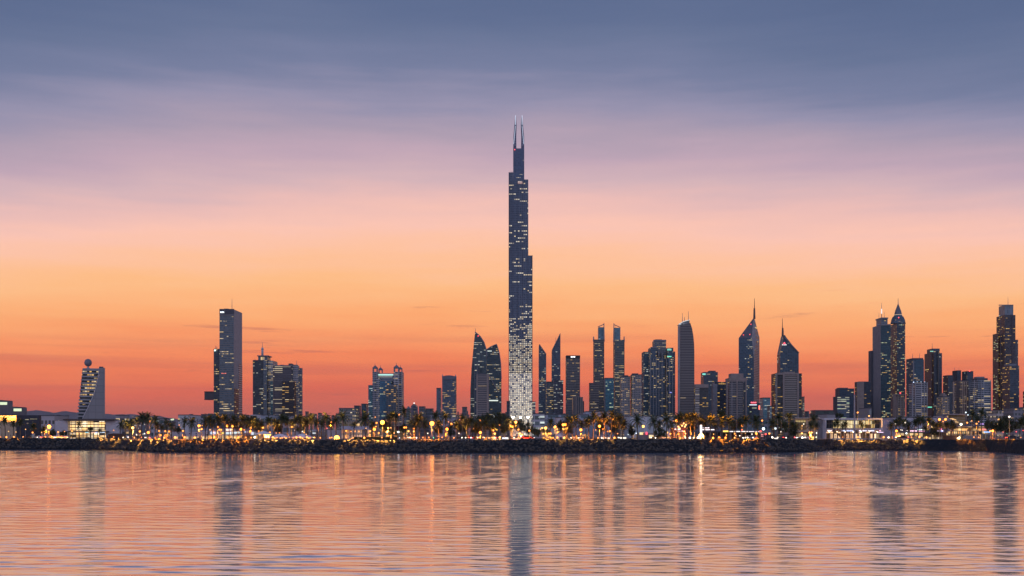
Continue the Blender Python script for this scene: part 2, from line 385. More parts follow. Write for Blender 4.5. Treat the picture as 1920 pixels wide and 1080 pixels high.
def land():
    bm = bmesh.new(); prev = None
    ys = [16, 60, 160, 700, 3000, 13200]
    for x in XS:
        w = shore(x); k = []
        for j, dy in enumerate(ys):
            Y = w + dy
            k.append(bm.verts.new((PX(x, Y), Y, GZ)))
        if prev:
            for a in range(len(ys)-1): bm.faces.new((prev[a], k[a], k[a+1], prev[a+1]))
        prev = k
    tag(obj('ground', bm, plain('paved_ground', (.11, .10, .095), .8, scale=.2, var=.3)), kind='structure')
    bm = bmesh.new(); prev = None
    for x in XS:
        w = shore(x); k = [bm.verts.new((PX(x, w + dy), w + dy, GZ + .004)) for dy in (29, 37)]
        if prev: bm.faces.new((prev[0], k[0], k[1], prev[1]))
        prev = k
    tag(obj('road', bm, plain('asphalt', (.05, .05, .052), .75, scale=1, var=.2)), kind='structure')
    for nm, d0 in (('kerb', 28.6), ('kerb', 37)):
        bm = bmesh.new(); prev = None
        for x in XS:
            w = shore(x); k = [bm.verts.new((PX(x, w + dy), w + dy, z)) for dy, z in ((d0, GZ - .02), (d0, GZ + .13), (d0 + .4, GZ + .13), (d0 + .4, GZ - .02))]
            if prev:
                for a in range(3): bm.faces.new((prev[a], k[a], k[a+1], prev[a+1]))
            prev = k
        tag(obj(nm, bm, CONC), kind='structure')
    bm = bmesh.new()
    for i in range(-60, 330, 2):
        x = i*6; w = shore(x) + 33
        wbox(bm, PX(x, w), PX(x, w) + 2.2, w - .08, w + .08, GZ + .006, GZ + .009)
    tag(obj('road_markings', bm, plain('road_paint', (.75, .75, .72))), kind='structure')
    # low wall along the promenade on the left and before the showroom
    for nm, lab, xa, xb in (('seawall', 'low pale wall along the promenade left of the brown kiosk', -400, 214), ('seawall', 'low pale wall above the rocks before the white showroom', 1560, 1745)):
        bm = bmesh.new(); prev = None
        for x in range(xa, xb, 6):
            w = shore(x); k = [bm.verts.new((PX(x, w + dy), w + dy, z)) for dy, z in ((11, 3.2), (11, GZ + .35), (11.4, GZ + .35), (11.4, 3.2))]
            if prev:
                for a in range(3): bm.faces.new((prev[a], k[a], k[a+1], prev[a+1]))
            prev = k
        tag(obj(nm, bm, LCONC), lab, 'wall')
land()
def hills():
    bm = bmesh.new(); random.seed(3)
    Y = 11000
    base = [(-300, 772), (-60, 770), (45, 769), (80, 771), (100, 773), (115, 770), (135, 774), (200, 776), (260, 778), (330, 784), (420, 800), (560, 806), (700, 803), (900, 807), (1200, 806), (1500, 806), (1800, 805), (2300, 800)]
    rows = []
    for i in range(320):
        x = -300 + i*8; top = lerp_tab(base, x) + random.uniform(-.8, .8) + 1.0*math.sin(i*.9)
        k = []
        for s, h in ((0, 0), (.3, .35), (.6, .72), (1, 1), (1.5, .55)):
            Yy = Y + s*1500
            k.append(bm.verts.new((PX(x, Yy), Yy, GZ + max(3, (PZ(top, Yy) - GZ))*h*(random.uniform(.9, 1.08) if 0 < h < 1 else 1) - 2*(h == 0))))
        rows.append(k)
    for a, b in zip(rows, rows[1:]):
        for j in range(4): bm.faces.new((a[j], b[j], b[j+1], a[j+1]))
    tag(obj('hills', bm, plain('hillside', (.20, .17, .17), .95, scale=.002, var=.25), smooth=True), kind='structure')
hills()
def haze():
    bm = bmesh.new(); wbox(bm, -10500, 10500, -3200, 14200, -4, 420)
    m = bpy.data.materials.new('evening_haze'); m.use_nodes = True; t = m.node_tree; t.nodes.remove(t.nodes['Principled BSDF'])
    v = N(t, 'ShaderNodeVolumePrincipled'); v.inputs['Color'].default_value = (.92, .88, .9, 1); v.inputs['Density'].default_value = HAZE; v.inputs['Anisotropy'].default_value = .2
    t.links.new(v.outputs[0], t.nodes['Material Output'].inputs['Volume'])
    tag(obj('haze', bm, m), kind='stuff')
HAZE = 1.8e-5
haze()
# ------------------------------------------------------------------ towers, from left to right
def simple(name, label, xl, xr, yt, Y, d, mat, side=None, roof=ROOF, cat='building', para=True, parts=(), group=None):
    r = B(name, label, (xl + xr) / 2, Y, cat, group)
    part(r, 'facade', lambda b: bx(b, xl, xr, yt, Y, d, roof=1, side=2 if side else None), [mat, roof] + ([side] if side else []))
    if para:
        a, c = fit(xl, xr, Y, d)
        part(r, 'parapet', lambda b: (bx(b, a - .3, c + .3, yt - 1.2, Y - .25, .5, yt + .2, fitted=False, roof=0), bx(b, a - .3, a, yt - 1.2, Y + .25, d - .5, yt + .2, fitted=False, roof=0), bx(b, c, c + .3, yt - 1.2, Y + .25, d - .5, yt + .2, fitted=False, roof=0)), DCONC)
    for p in parts: p(r, Y)
    return r

# sail shaped block with a ball on its roof
def sail():
    Y = 620
    r = B('sail_tower', 'pale concrete tower with sweeping curved wall and a ball on its roof', 170, Y, 'building')
    for i in range(15):
        y0 = 692.5 + i*6.2; f = i/14
        xl = 154.5 - 10.5*f; xr = 186 - 31*f**1.3
        part(r, 'floor_slab', lambda b: bx(b, xl, xr + 4, y0, Y, 14, y0 + 2.6, fitted=False, roof=0), LCONC)
    mat = facade(BLACKG, (.06, .06, .065), 3.1*Y/F, 1.3, .1, .12, .42, 2, AMBER, CREAM, .8, k=1, thin=.2)
    part(r, 'facade', lambda b: prof(b, [(144.5, None), (160, None), (186, 694), (155.5, 694)], Y + .9, 12, roof=1, fitted=False), [mat, ROOF])
    crv = [(153, None), (153.5, 785), (156.5, 778), (163, 765), (170, 750), (176, 735), (180, 720), (183, 705), (184.5, 689.5), (195.5, 689), (195.5, None)]
    part(r, 'curved_wall', lambda b: prof(b, crv, Y - 1, 15, fitted=False), facade((.23, .195, .215), (.145, .142, .145), 3.73, 4.2, .05, .035, 0, gmetal=.035))
    part(r, 'wall_edge', lambda b: [cyl_between(b, P(a[0], a[1], Y - 1.1), P(c[0], c[1], Y - 1.1), .22) for a, c in zip(crv[1:8], crv[2:9])], WHITE)
    part(r, 'parapet', lambda b: bx(b, 155, 185, 690.5, Y, 13, 693.5, fitted=False, roof=0), LCONC)
    part(r, 'pedestal', lambda b: cyl(b, (PX(172.5, Y + 6), Y + 6), 1.6, .3, PZ(693, Y), PZ(686, Y), 8), LCONC)
    part(r, 'roof_ball', lambda b: sphere(b, Vector((PX(172.5, Y + 6), Y + 6, PZ(679, Y))), 7.3*Y/F, 3), plain('ball_cladding', (.21, .20, .225), .5), True)
    plant(r, 187, 195, 687, 689.5, Y + 1, 6)
    r.rotation_euler = (0, 0, R(20.2)); r.scale = (.938, 1, 1)      # its blank wall faces the bay square on
def cyl_between(bm, a, b, r, n=6, r2=None, mi=0):
    d = b - a; q = d.to_track_quat('Z', 'Y'); r2 = r if r2 is None else r2
    ra = []; rb = []
    for i in range(n):
        o = Vector((math.cos(2*math.pi*i/n), math.sin(2*math.pi*i/n), 0))
        ra.append(bm.verts.new(a + q @ (o*r))); rb.append(bm.verts.new(b + q @ (o*r2)))
    for i in range(n): bm.faces.new((ra[i], ra[(i+1) % n], rb[(i+1) % n], rb[i])).material_index = mi
    bm.faces.new(list(reversed(ra))).material_index = mi; bm.faces.new(rb).material_index = mi
sail()

def tall_left():
    Y = 1050
    r = B('office_tower', 'tall dark striped slab tower with pale blank right side and a box jutting out left', 430, Y, 'building')
    m = facade(SLATE, (.16, .155, .15), 4.1*Y/F, 1.6, .36, .06, .22, 5, WARM, CREAM, .9)
    ms = facade(BLACKG, (.46, .44, .44), 4.1*Y/F, 30, .42, .0, .05, 2, WARM, CREAM, .6)
    d = 32
    part(r, 'facade', lambda b: bx(b, 411.5, 454, 580, Y, d, roof=1, side=2), [m, ROOF, LCONC])
    fx0, fx1 = fit(411.5, 454, Y, d)
    X = PX(fx1, Y)
    def stripes(b, y0, t0, t1, mi=0): wbox(b, X + .02, X + .35, Y + d*t0, Y + d*t1, GZ, PZ(y0, Y + d*(t0+t1)/2))
    part(r, 'side_glazing', lambda b: stripes(b, 683, .55, .98), ms)
    part(r, 'stair_glazing', lambda b: stripes(b, 729, .04, .545), facade(BLACKG, (.08, .08, .09), 4.1*Y/F, 2, .3, .1, .15, 3))
    part(r, 'crown', lambda b: bx(b, fx0 - .1, fx1 + .1, 579.2, Y - .4, .6, 590, fitted=False, roof=0), plain('crown_panel', (.09, .095, .11)))
    part(r, 'sill_band', lambda b: bx(b, fx0 - .2, fx1 + .2, 590, Y - .5, .6, 590.8, fitted=False, roof=0), LCONC)
    sign(r, 413, 420.5, 584, 586.5, Y - .7, (.85, .95, 1), 2.2, n=4)
    sign(r, 415, 425, 699.5, 700.6, Y - .3, (1, .15, .05), 1.3, 'red_sign', 3)
    antenna(r, 435, 560, 580, Y + 4, .28); plant(r, 420, 428, 578.6, 580, Y + 6)
    m2 = facade(BLACKG, (.07, .075, .085), 4.1*Y/F, 1.5, .32, .1, .25, 3, WARM, CREAM, .9)
    part(r, 'side_wing', lambda b: bx(b, 400.7, 411.4, 654, Y + 3, 20, roof=1, fitted=False), [m2, ROOF])
    antenna(r, 404.5, 648, 654, Y + 8, .3); antenna(r, 406.5, 649.5, 654, Y + 8, .3)
    part(r, 'wing_light', lambda b: sphere(b, P(403, 657, Y + 2), .7), glow('cool_lamp', (.7, 1, .95), 4))
    part(r, 'cantilever_box', lambda b: bx(b, 383.3, 400.6, 734.5, Y + 4, 12, 749.5, fitted=False, roof=0), plain('box_cladding', (.10, .09, .095)))
    for y0 in (733.8, 749): part(r, 'box_edge', lambda b: bx(b, 383, 400.6, y0, Y + 3.6, .5, y0 + 1, fitted=False, roof=0), DARKM)
tall_left()

def tower_b():
    Y = 1000
    r = B('office_tower', 'dark glass tower topped by a short white funnel and a flat roof cap', 492, Y)
    part(r, 'facade', lambda b: bx(b, 474, 501, 675, Y, 24, roof=1, fitted=False), [facade((.05,.06,.075), (.05,.05,.06), 3.3*Y/F, 1.5, .25, .14, .20, 3, WARM, COOL, .8), ROOF])
    part(r, 'corner_strip', lambda b: bx(b, 494, 500.8, 674.6, Y - .6, .55, fitted=False, roof=0), facade(SLATE, (.16,.16,.17), 3.3*Y/F, 1.2, .4, .05, .18, 3, WARM, COOL, .7))
    part(r, 'side_block', lambda b: bx(b, 501.1, 511.6, 676, Y + 3, 20, roof=1, fitted=False), [facade(SLATE, (.40,.37,.35), 3.3*Y/F, 4, .5, .04, .30, 2, WARM, CREAM, .7), ROOF])
    part(r, 'dark_strip', lambda b: bx(b, 507, 511.8, 715, Y + 1.8, 1.1, fitted=False, roof=0), facade(TEAL, (.07,.09,.1), 3.3*Y/F, 2, .35, .05, .35, 2, COOL, CREAM, .6))
    part(r, 'crown', lambda b: bx(b, 484, 501, 668, Y + 4, 14, 675, roof=1, fitted=False), [facade(SLATE, (.2,.2,.22), 7, 1.2, .1, .3, .1), ROOF])
    part(r, 'roof_cap', lambda b: bx(b, 482, 502.5, 666.2, Y + 2.5, 17, 668, fitted=False, roof=0), CONC)
    part(r, 'funnel', lambda b: (pole_px(b, 492, 652, 666.5, Y + 9, 1.1, .95, 12), pole_px(b, 492, 653.5, 655.5, Y + 9, 1.25, 1.25, 12)), WHITE, True)
    antenna(r, 492, 641, 652, Y + 9, .25)
    antenna(r, 478, 671, 675, Y + 9, .2)
tower_b()

def tower_c():
    Y = 980
    r = B('office_tower', 'broad brownish tower with wide lit window strips and a darker front block', 540, Y)
    big = facade((.085,.075,.085), (.075,.068,.078), 3.6*Y/F, 7.2, .45, .03, .34, 1.6, CREAM, CREAM, 1.0)
    part(r, 'facade', lambda b: bx(b, 512.2, 547, 686, Y, 24, roof=1, fitted=False), [big, ROOF])
    part(r, 'front_block', lambda b: bx(b, 529, 552, 715, Y - 8, 8 - .3, roof=1, fitted=False), [facade((.035,.03,.035), (.04,.036,.04), 3.4*Y/F, 3.6, .35, .12, .22, 1.5, AMBER, CREAM, .9), ROOF])
    st = facade(SLATE, (.34,.31,.31), 3.5*Y/F, 2.4, .5, .06, .33, 2, WARM, CREAM, .8)
    part(r, 'side_block', lambda b: bx(b, 547.1, 558.5, 685, Y + 4, 7, roof=1, fitted=False), [st, ROOF])
    part(r, 'end_block', lambda b: bx(b, 558.6, 566.2, 690, Y + 9, 3, roof=1, fitted=False), [facade(NAVY, (.22,.2,.2), 3.5*Y/F, 1.6, .35, .1, .4, 2, WARM, CREAM, .8), ROOF])
    part(r, 'parapet', lambda b: (bx(b, 512, 547.2, 684.6, Y - .3, .5, 686.5, fitted=False, roof=0), bx(b, 547, 558.7, 683.8, Y + 3.6, .5, 685.3, fitted=False, roof=0)), CONC)
    plant(r, 541, 547, 681.5, 686, Y + 8); plant(r, 525, 531, 684, 686, Y + 8); antenna(r, 556, 676, 685, Y + 9, .25)
tower_c()

def pinnacle_hotel():
    Y = 1000
    r = B('hotel_tower', 'grey and teal block whose corner turrets carry pointed roofs with open arches', 722, Y)
    tq = facade(TEAL, (.08,.11,.13), 3.7*Y/F, 1.6, .3, .1, .14, 3, AMBER, COOL, .8)
    part(r, 'rear_slab', lambda b: bx(b, 706, 740, 700, Y + 8, 14, roof=1, fitted=False), [facade(NAVY, (.34,.33,.34), 3.7*Y/F, 30, .45, 0, .15, 1, COOL, CREAM, .6), ROOF])
    sign(r, 707, 737, 701.5, 704, Y + 7.6, (.55, 1, .85), .9, 'light_band')
    part(r, 'side_wing', lambda b: bx(b, 690.5, 698.4, 722, Y + 3, 16, roof=1, fitted=False), [facade((.07,.15,.19), (.1,.14,.16), 3.7*Y/F, 1.6, .25, .1, .22, 3, COOL, WARM, .8), ROOF])
    bal = facade(BLACKG, (.36,.35,.35), 3.7*Y/F, 3.0, .48, .22, .24, 1.3, AMBER, CREAM, .8)
    for xl, xr, dd, ya in ((698.4, 707.5, 0, 684.5), (738, 748.2, 0, 683.5)):
        part(r, 'turret', lambda b: bx(b, xl, xr, 697, Y + dd, 18, roof=1, fitted=False), [facade((.06,.07,.09), (.26,.26,.28), 3.7*Y/F, 2.2, .42, .3, .12, 1.5, AMBER, CREAM, .8) if xl < 700 else bal, ROOF])
    part(r, 'balcony_column', lambda b: bx(b, 705.8, 711.8, 709, Y - 2, 9, roof=1, fitted=False), [bal, ROOF])
    part(r, 'balcony_column', lambda b: bx(b, 748.3, 754, 697, Y + 4, 16, roof=1, fitted=False), [bal, ROOF])
    for x0, x1, yb, ya, Yt in ((698.4, 707.5, 697, 684.5, Y + 1), (709.5, 717, 699, 688.2, Y + 16), (738, 748.2, 697, 683.5, Y + 1), (747.5, 754, 697, 687.5, Y + 14)):
        w = (x1 - x0)*Yt/F; X0 = PX(x0, Yt); X1 = PX(x1, Yt); zb = PZ(yb, Yt); ym = ya + (yb - ya)*.48; zm = PZ(ym, Yt); za = PZ(ya, Yt)
        def lantern(b):
            for a, c in ((0, 0), (1, 0), (0, 1), (1, 1)):
                px_, py_ = (X0 if a == 0 else X1 - w*.2), (Yt if c == 0 else Yt + w*.8)
                wbox(b, px_, px_ + w*.2, py_, py_ + w*.2, zb, zm)
            wbox(b, X0, X1, Yt - .01, Yt + w, zm, zm + .5)
            wbox(b, X0 + w*.2, X1 - w*.2, Yt + .2, Yt + .5, zm - w*.14, zm)
        part(r, 'arched_lantern', lantern, CONC)
        def roof(b):
            q = [b.verts.new(p) for p in ((X0 - .2, Yt - .2, zm + .5), (X1 + .2, Yt - .2, zm + .5), (X1 + .2, Yt + w + .2, zm + .5), (X0 - .2, Yt + w + .2, zm + .5))]
            t = b.verts.new(((X0 + X1)/2, Yt + w/2, za))
            for i in range(4): b.faces.new((q[i], q[(i+1) % 4], t))
            b.faces.new(list(reversed(q)))
            pole_px(b, (x0 + x1)/2, ya - 3, ya + .6, Yt + w/2, .18)
        part(r, 'pointed_roof', roof, plain('turret_roof', (.19, .18, .20)))
    part(r, 'front_block', lambda b: bx(b, 711.8, 733, 713.5, Y - 6, 13, roof=1, fitted=False), [facade((.05,.12,.19), (.07,.11,.15), 3.7*Y/F, 1.8, .25, .12, .3, 2, AMBER, GREENW, .9), ROOF])
    part(r, 'front_block', lambda b: bx(b, 724.5, 743, 722.5, Y - 12, 5.6, roof=1, fitted=False), [facade((.045,.06,.08), (.12,.13,.14), 3.7*Y/F, 2.3, .3, .12, .22, 1.6, AMBER, AMBER, 1), ROOF])
    part(r, 'parapet', lambda b: (bx(b, 711.6, 733.2, 712.6, Y - 6.2, .4, 714, fitted=False, roof=0), bx(b, 724.3, 743.2, 721.6, Y - 12.2, .4, 723, fitted=False, roof=0)), CONC)
pinnacle_hotel()

def horned():
    Y = 950
    r = B('office_tower', 'slate tower with a curved top between two small corner horns', 842, Y)
    m = facade((.075,.10,.14), (.085,.10,.125), 3.3*Y/F, 1.5, .4, .05, .42, 4, AMBER, WARM, .95)
    top = [(829, None), (856, None), (856, 706)] + [(856 - 27*i/10, 706 - 2.4*math.sin(math.pi*i/10)) for i in range(1, 10)] + [(829, 706)]
    part(r, 'facade', lambda b: prof(b, top, Y, 16, roof=1), [m, ROOF])
    for x in (830, 854.4): part(r, 'corner_horn', lambda b: pole_px(b, x, 701.5, 707, Y + 2, .7, .1, 6), LCONC)
    part(r, 'crown', lambda b: prof(b, [(829.8, 711), (855.2, 711)] + [(855.2 - 25.4*i/8, 706.6 - 2*math.sin(math.pi*i/8)) for i in range(0, 9)], Y - .35, .5, fitted=False), plain('crown_band', (.17, .18, .21)))
    r2 = B('office_tower', 'narrow blue grey slab beside the slate tower with corner horns', 823, Y + 60)
    part(r2, 'facade', lambda b: bx(b, 818.4, 827.8, 728, Y + 60, 16, roof=1), [facade((.10,.13,.17), (.12,.14,.17), 3.3*Y/F, 2, .3, .2, .06), ROOF])
    part(r2, 'parapet', lambda b: bx(b, 818.2, 827.4, 727.2, Y + 59.7, .4, 729, fitted=False, roof=0), DCONC)
horned()

def shells():
    Y = 1000
    r = B('office_tower', 'taller of two dark shell shaped towers, its top sloping down to the right', 897, Y)
    m = facade((.06,.085,.10), (.075,.09,.10), 3.5*Y/F, 1.7, .3, .08, .20, 4, COOL, CREAM, .6)
    o = [(881.5, None), (913, None), (913, 668), (911.5, 655), (907.5, 642), (900.5, 631), (891, 622.5), (888, 650), (884.2, 690), (882, 730)]
    part(r, 'facade', lambda b: prof(b, o, Y, 18, roof=1), [m, ROOF])
    part(r, 'curved_edge', lambda b: [cyl_between(b, P(a[0], a[1], Y - .3), P(c[0], c[1], Y - .3), .55) for a, c in zip(o[2:6], o[3:7])], CONC)
    part(r, 'front_column', lambda b: bx(b, 889, 899.5, 679, Y - 5, 4.6, roof=1, fitted=False), [facade((.04,.055,.07), (.10,.11,.13), 3.5*Y/F, 2.6, .2, .35, .18, 2, COOL, CREAM, .7), ROOF])
    antenna(r, 891.3, 615.5, 624, Y + 1, .3); beacon(r, 896.5, 630, Y - .8, .6)
    r = B('office_tower', 'lower shell shaped tower with a peaked rounded right edge, left of tallest tower', 927, Y + 50)
    Y2 = Y + 50
    o = [(912, None), (940.5, None), (940.3, 710), (939, 680), (936.5, 662), (931.5, 645.5), (921, 650), (912, 656)]
    part(r, 'facade', lambda b: prof(b, o, Y2, 18, roof=1), [facade((.05,.075,.09), (.07,.085,.095), 3.5*Y/F, 1.7, .3, .08, .26, 4, WARM, COOL, .7), ROOF])
    part(r, 'curved_edge', lambda b: [cyl_between(b, P(a[0] - .4, a[1], Y2 - .4), P(c[0] - .4, c[1], Y2 - .4), .55) for a, c in zip(o[2:7], o[3:8])], CONC)
    part(r, 'light_band', lambda b: (bx(b, 914, 922, 657.5, Y2 - .4, .3, 658.8, fitted=False, roof=0), bx(b, 917, 934, 750, Y2 - .4, .3, 752, fitted=False, roof=0)), glow('band_white', (.9, 1, .85), .9))
    part(r, 'diagonal_brace', lambda b: cyl_between(b, P(917, 703, Y2 - .5), P(934, 736, Y2 - .5), .5), CONC)
    r = B('office_block', 'beige slab with dark window stripes standing before the shell shaped towers', 905, 900)
    part(r, 'facade', lambda b: bx(b, 893.2, 917, 702, 900, 10, roof=1), [facade(BLACKG, (.225,.19,.172), 3.4*900/F, 40, .58, 0, .06, 1, WARM, CREAM, .4), ROOF])
    part(r, 'end_pier', lambda b: (bx(b, 893.1, 896, 701.6, 899.6, .5, fitted=False, roof=0), bx(b, 912.5, 916, 701.6, 899.6, .5, fitted=False, roof=0)), BEIGE)
    plant(r, 899, 909, 699.8, 702, 903, 5)
shells()

def tallest():
    Y = 1300; k = Y/F
    r = B('supertall_tower', 'tallest tower, navy glass with stepped shoulders, twin spires and a glowing base', 976, Y, 'skyscraper')
    def mm(lit, low=0): return facade((.058,.078,.118), (.13,.15,.185), 3.3*k, 3.55*k, .34, .26, lit, 4, (1, .76, .42), (1, .90, .70), .74, low, PZ(690, Y), PZ(570, Y), k=1, thin=.14)
    def seg(nm, x0, x1, yt, yb, Yo, d, m, tp=0):
        part(r, nm, lambda b: extrude_profile(b, [(PX(x0, Y), GZ - .5 if yb is None else PZ(yb, Y)), (PX(x1, Y), GZ - .5 if yb is None else PZ(yb, Y)), (PX(x1, Y), PZ(yt, Y)), (PX(x0 + tp, Y), PZ(yt, Y))], Y + Yo, d, 0, None, 1), [m, ROOF])
    seg('facade', 953.8, 998, 479, 700, 0, 27, mm(.11, 1.25), .4)
    seg('middle_shaft', 954.2, 990.6, 336, 478.9, 1.2, 25, mm(.11), .2)
    seg('left_shoulder', 954.4, 962.2, 322.5, 335.9, 1.6, 20, mm(.03))
    seg('upper_shaft', 962.3, 983, 277.5, 335.9, 1.6, 17, facade((.065,.09,.145), (.09,.115,.17), 2.95*k, 2.95*k, .3, .3, .05, 3, CREAM, CREAM, .7))
    base = facade((.16,.15,.14), (.62,.55,.47), 3.3*k, 3.55*k, .32, .30, 1.7, 3, (1, .80, .54), (1, .90, .70), .86, k=1, thin=0, vary=.9)  # pale frame and glowing panes stand in for floodlighting
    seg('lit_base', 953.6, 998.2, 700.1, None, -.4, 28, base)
    # cream floodlights washing the grid of the base
    for x in (962, 976, 990):
        part(r, 'floodlight', lambda b: bx(b, x - 2, x + 2, 781, Y - 22, 1, 783.5, fitted=False, roof=0), glow('flood_white', (1, .84, .58), 22))
    for x in (954.2, 998): part(r, 'corner_fin', lambda b: bx(b, x - .5, x + .5, 478.5 if x > 990 else 323, Y - .8, 1.2, 775, fitted=False, roof=0), plain('navy_fin', (.07, .085, .12), .5, .3))
    # ribs that run up the shaft
    for x in (961.2, 970.5, 979.8, 989.2): part(r, 'rib', lambda b: bx(b, x - .25, x + .25, 480 if x > 985 else 337, Y - .45, .5, 700, fitted=False, roof=0), plain('navy_rib', (.10, .12, .16), .5, .3))
    def horn(b, xa, xb, tip, inner):
        xa -= .3; xb += .3
        q = [(xa, 277.5), (xb, 277.5), (xb - .3, 255), (tip + 2.0, 233), (tip + .75, 217.5), (tip - .65, 217.5), (tip - 2.0, 233), (xa + .4, 255)]
        extrude_profile(b, [(PX(x, Y), PZ(y, Y)) for x, y in q], Y + 3, 5)
    part(r, 'twin_spire', lambda b: horn(b, 962.6, 968, 966.6, False), plain('spire_steel', (.09, .115, .17), .4, .5))
    part(r, 'twin_spire', lambda b: horn(b, 977.3, 982.7, 978.6, True), plain('spire_steel', (.09, .115, .17), .4, .5))
    for tip, xb in ((966.4, 963.2), (978.9, 982.0)):
        part(r, 'spire_tip', lambda b: (cyl_between(b, P(tip, 234, Y + 2.8), P(tip + .1, 216.5, Y + 2.8), .42), cyl_between(b, P(xb, 270, Y + 2.8), P(tip, 236, Y + 2.8), .28)), glow('tip_light', (.72, .82, 1), .75))
        def rungs(b):
            for i in range(7):
                yy = 272 - i*4.6; f = i/7
                bx(b, (963.6 if tip < 970 else 978) + (1.6*f if tip < 970 else .3), (967.2 if tip < 970 else 981.6) - (.2 if tip < 970 else 2*f), yy - .8, Y + 2.7, .3, yy + .8, fitted=False, roof=0)
        part(r, 'spire_panel', rungs, plain('spire_panel', (.30, .33, .40), .5))
    beacon(r, 965.2, 280.5, Y + 1.2, .75)
    sign(r, 971, 980.5, 340, 344.5, Y + .6, (1, .55, .38), .38, 'crown_window', 6)
    antenna(r, 958, 319.5, 323, Y + 5, .2); antenna(r, 960.5, 320.5, 323, Y + 5, .2)
tallest()

def blades():
    Y = 1150; k = Y/F
    r = B('office_tower', 'dark blade shaped tower whose slanted top peaks at its left edge', 1017, Y)
    part(r, 'facade', lambda b: prof(b, [(1009.5, None), (1024.3, None), (1024.2, 664.5), (1010.6, 645.5), (1010, 648)], Y, 14), facade((.06,.08,.11), (.085,.10,.12), 3.4*k, 1.7, .35, .06, .18, 4, COOL, WARM, .6))
    part(r, 'slanted_edge', lambda b: cyl_between(b, P(1011.2, 645.5, Y - .3), P(1024.2, 664.3, Y - .3), .45), CONC)
    r = B('office_tower', 'dark blade shaped tower whose slanted top peaks at its right edge', 1043, Y)
    part(r, 'facade', lambda b: prof(b, [(1033.6, None), (1051, None), (1050.8, 625.5), (1034.3, 657.5)], Y, 14), facade((.06,.08,.115), (.09,.10,.125), 3.4*k, 1.7, .35, .06, .13, 4, COOL, WARM, .6))
    part(r, 'slanted_edge', lambda b: cyl_between(b, P(1034.8, 657.5, Y - .3), P(1050.7, 625.3, Y - .3), .45), CONC)
    antenna(r, 1042, 632, 648, Y + 5, .25)
    simple('office_block', 'dark lit block wedged between the two blade shaped towers', 1023.5, 1037, 716.5, 1090, 12, facade(SLATE, (.14,.135,.13), 3.4*k, 1.6, .4, .08, .42, 3, WARM, CREAM, .8))
    simple('office_block', 'slim bluish block at the foot of the right blade shaped tower', 1037.5, 1056, 714, 1080, 12, facade((.07,.08,.11), (.10,.10,.125), 3.4*k, 1.5, .35, .1, .2, 2, COOL, CREAM, .7))
blades()

def striped_flat():
    Y = 1050
    r = simple('office_tower', 'dark flat topped striped tower with small white roof sign', 1060.5, 1087.6, 667.5, Y, 16, facade((.05,.055,.065), (.17,.155,.145), 3.05*Y/F, 1.7, .42, .05, .16, 3, AMBER, CREAM, .7))
    part(r, 'crown', lambda b: bx(b, 1061.3, 1087.8, 666.6, Y - .4, .5, 671.5, fitted=False, roof=0), plain('crown_dark', (.05, .05, .055)))
    sign(r, 1070.5, 1079, 668, 670.2, Y - .7, (1, .97, .95), 2.2, n=3)
    r = simple('office_block', 'small block with pale vertical piers before the flat topped striped tower', 1073, 1093, 744.5, 980, 12, facade((.04,.05,.065), (.2,.18,.17), 40, 2.4, .0, .2, .08, 2, AMBER, CREAM, .6), para=False)
    for i in range(6): part(r, 'pier', lambda b: bx(b, 1074 + i*3.5, 1075.1 + i*3.5, 744, 979.4, .7, fitted=False, roof=0), BEIGE)
    part(r, 'side_block', lambda b: bx(b, 1093, 1095.2, 752, 982, 10, roof=0, fitted=False), DCONC)
striped_flat()

